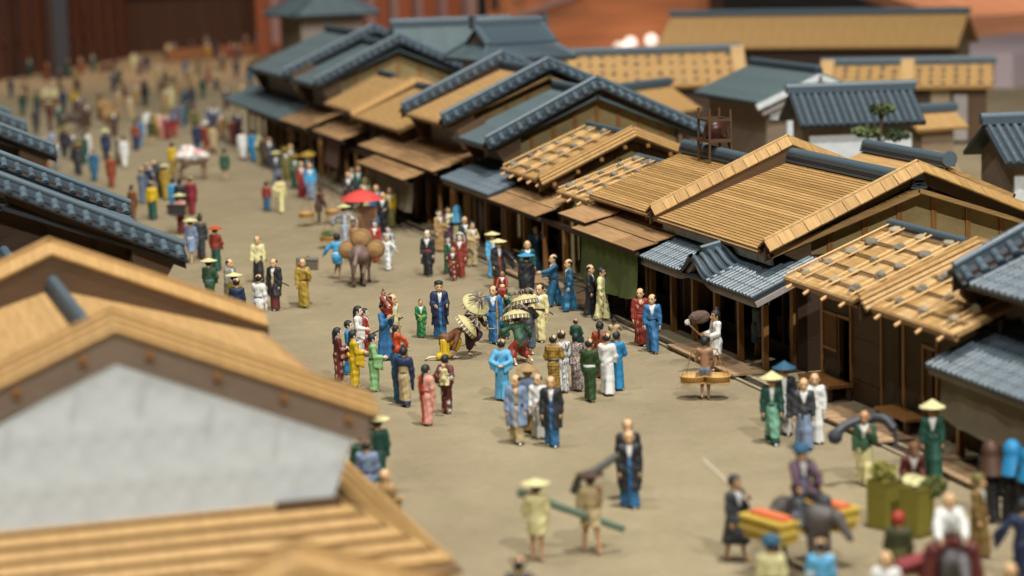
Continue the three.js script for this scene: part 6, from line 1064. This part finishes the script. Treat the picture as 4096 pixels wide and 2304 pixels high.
P(21.09, -45.27, -15, 'h:1.58 wear:hk c:green c2:cream obi:olive hair:bald skin:d arms:hold,down sl:0.1 tight st:0.1', 'man in green jacket and white trousers bent under a black bundle', G1);
{ const t = carried('black_bundle', 'black bundle slung over the shoulders of the man in green jacket', 'bundle', 21.06, -45.21, -15); own(t, 'roll', tube([[-0.62, 1.12, 0.2], [-0.4, 1.3, 0.0], [0, 1.42, -0.16], [0.4, 1.45, -0.1], [0.62, 1.25, 0]], 0.105, 24, 10), std(rgb(0.03, 0.035, 0.045), { roughness: 0.5 })); own(t, 'end', flat(new THREE.SphereGeometry(0.16, 14, 10)).translate(-0.6, 1.1, 0.2), std(rgb(0.025, 0.03, 0.04))); own(t, 'strap', tube([[0.6, 1.3, 0], [0.66, 1.05, 0.02], [0.66, 0.9, 0.05]], 0.05, 8, 6), std(rgb(0.03, 0.03, 0.04))); }
P(22.66, -45.26, -5, 'h:1.6 wear:hk c:pine c2:pine obi:white hat:pale hair:full skin:d sl:0.2 arms:down,down st:0.18', 'man all in dark green with pale hat and white sash', G1, { yaw: -0.2 });
P(22.03, -41.47, 185, 'h:1.58 c:black obi:black hair:veil hc:umber foot:white', 'figure under a long dark brown veil at the right', G1);
P(22.38, -41.25, 185, 'h:1.6 c:black obi:black hair:veil hc:brightblue', 'figure under a bright blue veil near the right edge', G1);
P(22.48, -40.74, 185, 'h:1.56 c:black obi:black hair:veil hc:brightblue', 'figure under a bright blue veil cut by the right edge', G1);
P(20.57, -39.19, 60, 'h:1.58 wear:hk c:khaki c2:khaki obi:rust hair:scarf hc:olive tight sl:0.14 st:0.12', 'man all in tan with scarfed head, walking right', G1);
P(20.34, -37.08, 175, 'h:1.6 c:navy obi:black hair:full arms:side,side', 'figure in navy cut by the right edge at the bottom', G1);
P(18.15, -33.48, 178, 'h:1.58 c:olive obi:black hair:bald', 'bald pale head at the bottom right corner', G1);
// ox with a rider between yellow boxes
horse('dark_ox', 'dark pack animal with lowered head under a rider between yellow boxes', 'ox', 17.19, -39.64, 35, { c: [0.075, 0.065, 0.06], k: 1.02, low: 0.35, headYaw: 0.25 });
figure(17.19, -39.64, 18, 'h:1.55 wear:hk c:slate c2:charcoal pat:ring,grayblue coat:purple obi:navy hair:scarf hat:teal,bowl arms:low,low coatTo:0.8', 'rider in dark purple coat and teal cap sitting on the pack animal', G1, { y: 0.78, hip: 0.8, legL: [0.34, 0.62, 0.42, 0.36, 0.3, 0.55], legR: [-0.34, 0.62, 0.42, -0.36, 0.3, 0.55], cut: 0.2 });
const yel = std(rgb(0.56, 0.40, 0.055), { map: rep(mottle, 1, 1), roughness: 0.6 }), redm = std(rgb(0.55, 0.13, 0.045), { roughness: 0.8 });
[[-0.72, 'big yellow box with red mat on the near flank of the ridden pack animal'], [0.72, 'yellow box with red mat on the far flank of the ridden pack animal']].forEach(([dx, l]) => {
  const t = carried('yellow_box', l, 'box', 17.19, -39.64, 35, 0, 'yellow boxes on the pack animal'); const w = 0.27, y0 = 0.72, y1 = 1.14;
  own(t, 'box', B().slab([dx - w, y1, -0.6], [dx + w, y1, -0.6], [dx + w, y1, 0.5], [dx - w, y1, 0.5], 0.05).quad([dx - w, y1, 0.5], [dx + w, y1, 0.5], [dx + w * 0.8, y0, 0.44], [dx - w * 0.8, y0, 0.44]).quad([dx - w, y1, -0.6], [dx + w, y1, -0.6], [dx + w * 0.8, y0, -0.54], [dx - w * 0.8, y0, -0.54]).quad([dx - w, y1, -0.6], [dx - w, y1, 0.5], [dx - w * 0.8, y0, 0.44], [dx - w * 0.8, y0, -0.54]).quad([dx + w, y1, -0.6], [dx + w, y1, 0.5], [dx + w * 0.8, y0, 0.44], [dx + w * 0.8, y0, -0.54]).quad([dx - w * 0.8, y0, -0.54], [dx + w * 0.8, y0, -0.54], [dx + w * 0.8, y0, 0.44], [dx - w * 0.8, y0, 0.44]).done(), yel);
  for (const y of [y1 - 0.01, y1 - 0.2]) own(t, 'rim', B().box(dx - w - 0.02, y - 0.04, -0.62, dx + w + 0.02, y + 0.02, -0.59).box(dx - w - 0.02, y - 0.04, 0.49, dx + w + 0.02, y + 0.02, 0.52).box(dx - w - 0.03, y - 0.04, -0.6, dx - w, y + 0.02, 0.5).box(dx + w, y - 0.04, -0.6, dx + w + 0.03, y + 0.02, 0.5).done(), std(rgb(0.6, 0.45, 0.09)));
  own(t, 'red_mat', B().box(dx - 0.13, y1 + 0.002, -0.5, dx + 0.13, y1 + 0.07, 0.42).done(), redm);
});
P(15.23, -36.43, 175, 'h:1.58 c:pale obi:olive hat:teal,bowl hair:full sl:0.2', 'man in pale yellow with a teal cap at the bottom edge', G1);
P(15.98, -36.07, 178, 'h:1.58 c:lightblue pat:flower,white obi:slate hair:chon sl:0.2', 'man in light blue seen from behind at the bottom edge', G1);
P(16.60, -34.84, -10, 'h:1.6 c:white obi:orange hair:bald', 'bald man in white and orange at the bottom edge', G1);
P(17.96, -37.19, 165, 'h:1.58 c:moss obi:olive hair:scarf hc:scarlet under:full sl:0.2', 'figure in moss green with a red head scarf', G1);
// green vegetable boxes and their owner
const oliv = std(rgb(0.20, 0.175, 0.02), { map: rep(mottle, 1, 1), roughness: 0.7 }), olivD = std(rgb(0.13, 0.115, 0.015), { roughness: 0.7 });
[[19.95, -41.95, 'tall olive green vegetable box, left of the two'], [20.26, -41.15, 'tall olive green vegetable box, right of the two']].forEach(([x, z, l], i) => {
  const t = carried('vegetable_box', l, 'box', x, z, 40, 0, 'vegetable boxes'), w = 0.24; own(t, 'side', B().box(-w, 0.02, -w, w, 0.98, -w + 0.03).box(-w, 0.02, w - 0.03, w, 0.98, w).box(-w, 0.02, -w + 0.03, -w + 0.03, 0.98, w - 0.03).box(w - 0.03, 0.02, -w + 0.03, w, 0.98, w - 0.03).done(), oliv); own(t, 'base', B().box(-w + 0.01, 0, -w + 0.01, w - 0.01, 0.06, w - 0.01).done(), olivD);
  for (const y of [0.06, 0.92]) own(t, 'band', B().box(-w - 0.01, y, -w - 0.01, w + 0.01, y + 0.04, -w + 0.001).box(-w - 0.01, y, w - 0.001, w + 0.01, y + 0.04, w + 0.01).done(), olivD);
  const g = leafClump(260, 0.26, 0.2, 0.26, 0.06, 300 + i); g.translate(i ? 0.3 : -0.02, i ? 0.95 : 1.14, i ? 0.2 : 0); own(t, 'greens', g, std(i ? rgb(0.11, 0.13, 0.03) : rgb(0.30, 0.29, 0.07), { roughness: 0.9 }));
});
P(20.78, -42.49, 10, 'h:1.58 c:maroon obi:umber hair:scarf hc:brown skin:b sl:0.2 arms:front,front', 'vegetable seller in dark red stooping behind the olive boxes', G1, { lean: 0.35 });
{ const t = carried('straw_hat', 'pale straw hat lying on the olive vegetable boxes', 'hat', 20.41, -41.55, 10, 1.0); own(t, 'hat', flat(new THREE.LatheGeometry([[0.001, 0.13], [0.1, 0.09], [0.24, 0.0], [0.235, -0.015], [0.001, 0.1]].map((p) => new THREE.Vector2(...p)), 24)).rotateX(0.3), hatMat('pale')); own(t, 'hat_cord', tube([[-0.1, 0.09, 0.1], [0, 0.13, 0.12], [0.1, 0.09, 0.1]], 0.01, 8, 5), stick); }
// rider in white sleeves on a red draped horse
horse('red_draped_horse', 'grey horse draped in dark red, facing us at the bottom right', 'horse', 18.25, -35.82, 5, { c: [0.10, 0.095, 0.10], low: 0.25 });
figure(18.25, -35.82, 0, 'h:1.58 wear:hk c:umber c2:maroon coat:white obi:umber hair:bald arms:knee,knee coatTo:0.98 sl:0.12', 'rider in white sleeves and dark red trousers astride the horse', G1, { y: 0.62, legL: [0.42, 0.72, 0.3, 0.5, 0.2, 0.3], legR: [-0.42, 0.72, 0.3, -0.5, 0.2, 0.3] });
{ const t = carried('red_rolls', 'rolls of dark red cloth lashed beside the white sleeved rider', 'cloth roll', 17.89, -35.97, 5); for (let i = 0; i < 4; i++) own(t, 'roll', rod([-0.5, 0.92 + (i % 2) * 0.1, -0.2 + i * 0.13], [0.2, 1.08 + (i % 2) * 0.1, -0.2 + i * 0.13], 0.065, 0.065, 10), std(i % 2 ? rgb(0.22, 0.035, 0.04) : rgb(0.32, 0.07, 0.06), { roughness: 0.8 })); own(t, 'board', B().box(-0.55, 0.78, -0.3, 0.2, 0.84, 0.3).done(), M.plank); own(t, 'white_bundle', flat(new THREE.SphereGeometry(0.11, 14, 10)).translate(0.1, 1.26, 0.1), std(rgb(0.75, 0.73, 0.7))); }
// porter with hanging baskets, seen from behind, and the load bearer beside him
P(21.33, -55.17, 172, 'h:1.58 wear:nu skin:b hair:full arms:hold,hold loin:grayblue', 'bare-backed porter in a pale blue loincloth seen from behind', G1, { legL: [0.08, 0.43, 0.1, 0.08, 0.1, -0.05], legR: [-0.08, 0.42, 0, -0.08, 0.055, 0.02] });
basketPair('porter\'s carrying pole with two round pierced baskets', 21.35, -55.21, 172, 1.3, 0.31, 0.42);
P(23.01, -58.66, -70, 'h:1.6 wear:hk c:white c2:white obi:gray hair:top skin:d arms:front,front sl:0.06 tight pantTo:0.3 cut:0.45', 'man in white shirt carrying a net of dark goods, holding a stick', G1);
{ const t = carried('net_bundle', 'dark net bundle hung in front of the man in white shirt', 'bundle', 23.01, -58.66, -70); const g = new THREE.IcosahedronGeometry(0.2, 3), p = g.attributes.position; for (let i = 0; i < p.count; i++) { const k = 1 + 0.16 * hash(Math.round(p.getX(i) * 99), Math.round(p.getY(i) * 99 + p.getZ(i) * 57)); p.setXYZ(i, p.getX(i) * k * 0.8, p.getY(i) * k * 0.85, p.getZ(i) * k * 1.35); } g.computeVertexNormals(); g.translate(0.05, 1.5, 0.5); own(t, 'net', boxUV(flat(g)), std(rgb(0.10, 0.065, 0.05), { roughness: 0.95 })); own(t, 'cord', tube([[0.05, 1.55, 0.3], [0.08, 1.4, 0.15], [0.08, 1.1, 0.12]], 0.014, 8, 5), stick); }
{ const t = carried('white_tipped_stick', 'stick with a white feathered tip held by the man in white shirt', 'stick', 23.01, -58.66, -70); own(t, 'stick', rod([0.1, 0.75, 0.22], [0.12, 1.35, 0.85], 0.02), stick); const g = leafClump(60, 0.06, 0.07, 0.06, 0.035, 77); g.translate(0.12, 1.4, 0.88); own(t, 'tip', g, std(rgb(0.8, 0.8, 0.78))); }
P(24.59, -59.63, 100, 'h:1.58 wear:hp cut:0.4 c:slate obi:navy skin:d hair:full', 'dim figure in slate short robe standing inside the porch shade', G1, { y: 0.1 });
// at the left, below the gold verge
P(11.37, -48.91, 172, 'h:1.62 c:pine obi:black hat:pale,flat hair:full arms:front,front sl:0.26', 'man in dark green with straw hat at the corner of the white gable', G1);
P(10.77, -47.80, 172, 'h:1.58 c:green obi:olive hair:chon sl:0.24', 'man in faded green between the straw hat and the pale blue robe', G1);
P(10.67, -46.93, 175, 'h:1.58 c:grayblue obi:navy hair:chon arms:front,front sl:0.24', 'man in pale grey blue robe with navy sash, back turned by the white gable', G1);
P(10.37, -44.10, 150, 'h:1.58 c:tan obi:brown hair:bald arms:front,front', 'figure in tan half hidden by the board skirt roof', G1);
P(11.57, -52.86, 160, 'h:1.55 wear:hp c:umber obi:black skin:b hair:full', 'dark bare-legged porter behind the end of the white gable verge', G1);
// ---------------------------------------------------------------- the far crowd
const FAR = [];
function far(x, z, d, s, who, where) { FAR.push([P(x, z, d, s, 'x', G4).t, who, where, Math.atan2(x, -z)]); }
far(15.13, -181.03, 150, 'c:navy hair:full', 'person in navy', 'before the red slatted screen');
far(15.75, -176.40, 0, 'c:brown hat:ochre,flat hair:full', 'person in brown with straw hat', 'before the red slatted screen');
far(19.61, -189.48, 120, 'c:umber hair:full', 'person in dark brown', 'before the red slatted screen');
far(19.73, -178.39, 170, 'c:umber hair:full hat:yellow,flat', 'person in dark brown with yellow hat', 'before the red slatted screen');
far(24.72, -210.06, 20, 'c:pine hair:full', 'person in dark green', 'before the red slatted screen');
far(23.24, -206.15, 0, 'c:rust hair:full', 'person in rust', 'before the red slatted screen');
far(21.85, -203.60, 90, 'c:pine hair:full', 'person in dark green', 'before the red slatted screen');
far(19.75, -199.95, 90, 'c:rust hair:full', 'person in rust', 'before the red slatted screen');
far(19.08, -207.83, 0, 'c:pine hair:full', 'person in dark green', 'before the red slatted screen');
far(23.06, -183.59, 40, 'c:navy hair:full', 'person in navy', 'in the middle of the far crowd');
far(22.02, -169.40, 100, 'c:maroon hair:full wear:hp', 'person in dark red short robe', 'in the middle of the far crowd');
far(24.39, -190.43, 0, 'c:moss hair:full', 'person in moss green', 'in the middle of the far crowd');
far(15.27, -162.59, 160, 'wear:hk c:green c2:navy hair:full', 'person in green over navy', 'above the tiled roof at left');
far(16.64, -170.05, 0, 'c:cream hair:full', 'person in cream', 'above the tiled roof at left');
far(17.11, -169.27, 0, 'c:pale hair:full hat:pale,flat', 'person in pale robe with straw hat', 'above the tiled roof at left');
far(17.26, -165.06, 170, 'c:navy hair:full sl:0.3', 'person in navy', 'above the tiled roof at left');
far(17.92, -163.77, 170, 'wear:hk c:yellow c2:umber hair:full hat:ochre,flat', 'person in yellow with straw hat', 'above the tiled roof at left');
far(17.55, -157.56, 0, 'c:purple hair:full', 'person in purple', 'above the tiled roof at left');
far(18.63, -156.05, 90, 'c:maroon hair:full hat:moss,flat', 'person in dark red with dull hat', 'in the middle of the far crowd');
far(14.33, -162.90, 170, 'c:pine hat:pale,flat hair:full', 'person in dark green with pale hat', 'above the tiled roof at left');
far(13.70, -147.35, 160, 'c:charcoal coat:charcoal hair:full', 'person in charcoal coat', 'above the tiled roof at left');
far(14.97, -151.68, 150, 'c:maroon hat:pale,flat hair:full', 'person in dark red with pale hat', 'above the tiled roof at left');
far(15.42, -150.36, 0, 'c:pine hair:full', 'person in dark green', 'above the tiled roof at left');
far(16.63, -148.53, 150, 'c:umber hair:full', 'person in dark brown', 'above the tiled roof at left');
far(17.16, -150.13, 20, 'c:umber hair:full', 'person in dark brown', 'above the tiled roof at left');
far(28.80, -205.84, 170, 'c:navy hair:full hat:tan,flat', 'person in navy with tan hat', 'near the rail at the top');
far(27.69, -202.32, 20, 'c:purple hair:full', 'person in purple', 'near the rail at the top');
far(28.23, -209.65, 0, 'c:pale hair:full', 'person in pale robe', 'near the rail at the top');
far(23.00, -166.09, 175, 'c:black hair:veil hc:black under:full h:1.75', 'tall person in black hood', 'in the middle of the far crowd');
far(22.64, -167.63, 0, 'c:tan hair:full', 'person in tan', 'in the middle of the far crowd');
far(26.52, -179.82, 150, 'c:navy hair:full', 'person in navy', 'in the middle of the far crowd');
far(30.31, -194.02, 170, 'c:slate hair:full h:1.7', 'person in slate', 'near the rail at the top');
far(29.37, -186.34, 20, 'c:tan hair:full', 'person in tan', 'near the rail at the top');
far(37.70, -222.98, 170, 'c:navy hair:full h:1.7', 'person in navy', 'near the rail at the top');
far(36.85, -222.20, 20, 'c:ochre hair:full h:1.7', 'person in mustard', 'near the rail at the top');
far(37.93, -229.30, 0, 'c:charcoal hair:veil hc:white under:full h:1.75', 'person in white hood', 'near the rail at the top');
far(33.63, -225.22, 20, 'c:cream hair:full', 'person in cream', 'near the rail at the top');
far(34.12, -224.76, 20, 'c:umber hair:full', 'person in dark brown', 'near the rail at the top');
far(36.28, -228.38, 100, 'c:purple hair:full', 'person in purple', 'near the rail at the top');
far(27.80, -170.71, 170, 'c:pine hair:full', 'person in dark green', 'in the middle of the far crowd');
far(30.26, -179.33, 170, 'wear:hk c:beige c2:charcoal hair:full h:1.7', 'person in beige over charcoal', 'in the middle of the far crowd');
far(31.04, -187.70, 90, 'c:crimson hair:full', 'person in crimson', 'in the middle of the far crowd');
far(34.16, -192.52, 160, 'c:navy hair:full', 'person in navy', 'near the slate lean-to roof');
far(38.75, -220.42, 20, 'c:crimson hair:full', 'person in crimson', 'near the rail at the top');
far(39.05, -218.58, 20, 'c:charcoal hair:full', 'person in charcoal', 'near the rail at the top');
far(44.71, -238.63, 170, 'c:lightblue hair:full', 'person in light blue', 'near the rail at the top');
far(45.16, -236.32, 170, 'c:white hair:full', 'person in white', 'near the rail at the top');
far(42.82, -234.99, 20, 'c:brown hair:full', 'person in brown', 'near the rail at the top');
far(43.78, -249.33, 20, 'c:pine hair:full', 'person in dark green', 'near the rail at the top');
far(33.09, -180.63, 170, 'c:teal hair:full', 'person in teal', 'near the slate lean-to roof');
far(24.68, -159.17, 160, 'c:teal pat:check,navy hair:full', 'person in checked teal', 'in the middle of the far crowd');
far(25.74, -162.78, 170, 'c:purple hair:full coat:charcoal', 'person in charcoal coat', 'in the middle of the far crowd');
far(24.39, -163.39, 0, 'c:cream hair:full hat:pale,flat', 'person in cream with straw hat', 'in the middle of the far crowd');
far(23.64, -160.73, 20, 'c:tan hair:full', 'person in tan', 'in the middle of the far crowd');
far(20.53, -161.06, 40, 'c:tan hair:full wear:hp', 'person in tan short robe', 'in the middle of the far crowd');
far(20.55, -155.39, 40, 'c:beige hair:full', 'person in beige', 'in the middle of the far crowd');
far(12.94, -131.01, 170, 'c:grayblue pat:flower,white hair:full', 'person in grey blue', 'above the tiled roof at left');
far(13.63, -131.07, 175, 'c:black coat:black hair:full hat:ochre,flat hem:jade', 'person in black coat with straw hat', 'above the tiled roof at left');
far(13.85, -128.70, 30, 'c:charcoal hair:full', 'person in charcoal', 'above the tiled roof at left');
far(13.22, -120.65, 175, 'c:charcoal hair:full hat:ochre,flat', 'person in charcoal with straw hat', 'above the tiled roof at left');
far(14.15, -126.35, 160, 'c:pine hair:full sl:0.3', 'person in dark green', 'above the tiled roof at left');
far(14.64, -128.92, 150, 'c:white hair:full', 'person in white', 'above the tiled roof at left');
far(13.21, -121.08, 10, 'c:black hair:full', 'person in black', 'above the tiled roof at left');
far(13.57, -117.30, 175, 'c:teal pat:flower,lightblue hair:chon sl:0.3', 'person in teal', 'between the tiled roof and the draped horse');
far(15.49, -127.89, 170, 'c:navy coat:navy hair:full hat:pale', 'person in navy coat with pale hat', 'between the tiled roof and the draped horse');
far(13.99, -114.07, 170, 'c:rust hair:chon sl:0.3', 'person in rust', 'between the tiled roof and the draped horse');
far(15.88, -126.20, 100, 'c:seafoam hair:full arms:out,down sl:0.4', 'person in sea green with arm out', 'between the tiled roof and the draped horse');
far(15.85, -123.43, 170, 'c:white hair:full sl:0.36', 'person in white', 'between the tiled roof and the draped horse');
far(15.85, -125.04, 60, 'c:brown hair:full', 'person in brown', 'between the tiled roof and the draped horse');
far(17.76, -132.77, 170, 'wear:hk c:slate c2:navy obi:rust hair:full coat:rust coatTo:0.85', 'person in rust vest over navy', 'between the tiled roof and the draped horse');
far(18.32, -135.37, 160, 'c:brightblue hair:full', 'person in bright blue', 'between the tiled roof and the draped horse');
far(17.79, -142.38, 20, 'c:umber hair:full', 'person in dark brown', 'between the tiled roof and the draped horse');
far(12.02, -125.15, 175, 'c:rust hair:scarf hc:pink', 'person in rust with pink scarf', 'above the tiled roof at left');
far(12.49, -124.18, 30, 'c:gray hair:full', 'person in grey', 'above the tiled roof at left');
far(19.01, -135.47, 175, 'c:moss hair:full wear:hp sl:0.2', 'person in moss green short robe', 'between the tiled roof and the draped horse');
far(20.11, -140.50, 30, 'c:ochre hair:full', 'person in mustard', 'between the tiled roof and the draped horse');
far(19.72, -141.98, 30, 'c:white hair:full', 'person in white', 'between the tiled roof and the draped horse');
far(21.03, -140.17, 175, 'c:scarlet hair:veil hc:slate under:full', 'person in scarlet with slate hood', 'between the tiled roof and the draped horse');
far(20.38, -138.54, 30, 'c:crimson hair:full', 'person in crimson', 'between the tiled roof and the draped horse');
far(22.50, -146.71, 170, 'c:slate hair:full', 'person in slate', 'in the middle of the far crowd');
far(23.01, -148.36, 175, 'c:pine hair:full', 'person in dark green', 'in the middle of the far crowd');
far(22.44, -141.33, 175, 'c:olive hair:full', 'person in olive', 'in the middle of the far crowd');
far(23.63, -143.01, 20, 'c:slate hair:full', 'person in slate', 'near the slate lean-to roof');
far(23.99, -142.44, 20, 'c:grayblue hair:full', 'person in grey blue', 'near the slate lean-to roof');
far(23.59, -141.47, 10, 'c:navy hair:full', 'person in navy', 'near the slate lean-to roof');
far(21.07, -129.03, 170, 'c:red hat:white,bowl hair:full h:1.65', 'person in red with white hat', 'near the slate lean-to roof');
far(20.73, -130.02, 175, 'c:teal hair:full coat:navy', 'person in navy coat', 'near the slate lean-to roof');
far(21.36, -128.58, 170, 'c:beige hair:full', 'person in beige', 'near the slate lean-to roof');
far(20.17, -138.97, 10, 'c:pink hair:full', 'person in pink', 'between the tiled roof and the draped horse');
far(23.35, -137.10, 0, 'c:tan hair:full', 'person in tan', 'near the slate lean-to roof');
far(29.19, -162.66, 10, 'c:ochre hair:full', 'person in mustard', 'near the slate lean-to roof');
far(27.58, -159.78, 10, 'c:umber hair:full', 'person in dark brown', 'near the slate lean-to roof');
far(27.94, -193.10, 10, 'c:beige hair:full', 'person in beige', 'in the middle of the far crowd');
far(32.07, -198.56, 100, 'c:green hair:full', 'person in green', 'near the rail at the top');
far(34.78, -202.57, 10, 'c:umber hair:full', 'person in dark brown', 'near the rail at the top');
far(26.83, -175.67, 10, 'c:tan hair:full', 'person in tan', 'in the middle of the far crowd');
far(22.52, -120.12, 170, 'c:umber hair:full', 'person in dark brown', 'beside the woman in pale green');
far(22.54, -118.53, 10, 'c:charcoal hair:full', 'person in charcoal', 'beside the woman in pale green');
far(24.42, -137.85, 20, 'c:purple hair:full', 'person in purple', 'beside the figure in dark red');
{ const seen = new Map(); for (const f of FAR) { const l = `${f[1]}, ${f[2]}`; seen.has(l) ? seen.get(l).push(f) : seen.set(l, [f]); }
  const word = ['first', 'second', 'third', 'fourth', 'fifth', 'sixth', 'seventh', 'eighth'];
  for (const [l, list] of seen) { list.sort((a, b) => a[3] - b[3]); list.forEach((f, i) => { f[0].userData.label = list.length > 1 ? `${f[1]}, ${f[2]}, ${word[i]} from left` : l; }); } }
horse('far_horse', 'dark far-off horse among the crowd above the tiled roof', 'horse', 15.67, -146.00, 80, { c: [0.07, 0.05, 0.04] });
horse('far_horse', 'brown far-off horse with a navy load in the middle of the far crowd', 'horse', 25.79, -174.60, 60, { c: [0.16, 0.10, 0.05] });
horse('far_horse', 'brown far-off horse in front of the red slatted screen', 'horse', 24.58, -198.86, 70, { c: [0.12, 0.06, 0.04] });
pack('far_tub', 'dark red tub with cream goods carried in the far crowd', 'tub', 16.65, -167.95, 0, [0, 0.3, 0], [1.0, 0.5, 0.6], std(rgb(0.10, 0.03, 0.02)), std(rgb(0.45, 0.38, 0.2)));
pack('far_chest', 'dark chest carried in the far crowd beside the long hall rail', 'chest', 23.67, -139.87, 0, [0, 0.3, 0], [0.9, 0.4, 0.5], std(rgb(0.07, 0.06, 0.06)));
for (const [x, z, l] of [[18.96, -155.81, 'round brown straw bundle on the ground in the far crowd, left of two'], [18.32, -148.00, 'round brown straw bundle carried low in the far crowd, right of two']]) { const t = carried('round_bundle', l, 'bundle', x, z, 0, 0, 'round straw bundles'); own(t, 'bundle', flat(new THREE.SphereGeometry(0.62, 18, 12)).scale(1, 0.8, 0.8).translate(0, 0.85, 0), straw); own(t, 'rope', flat(new THREE.TorusGeometry(0.6, 0.04, 6, 24)).scale(1, 0.82, 1).translate(0, 0.85, 0), rope); for (const s of [-1, 1]) own(t, 'prop_leg', rod([s * 0.3, 0, 0], [s * 0.25, 0.6, 0], 0.05), stick); }
console.log('figures', MADE.length, 'triangles', (() => { let n = 0; scene.traverse((o) => { if (o.geometry) n += (o.geometry.index ? o.geometry.index.count : o.geometry.attributes.position.count) / 3; }); return n; })());
renderer.render(scene, camera);
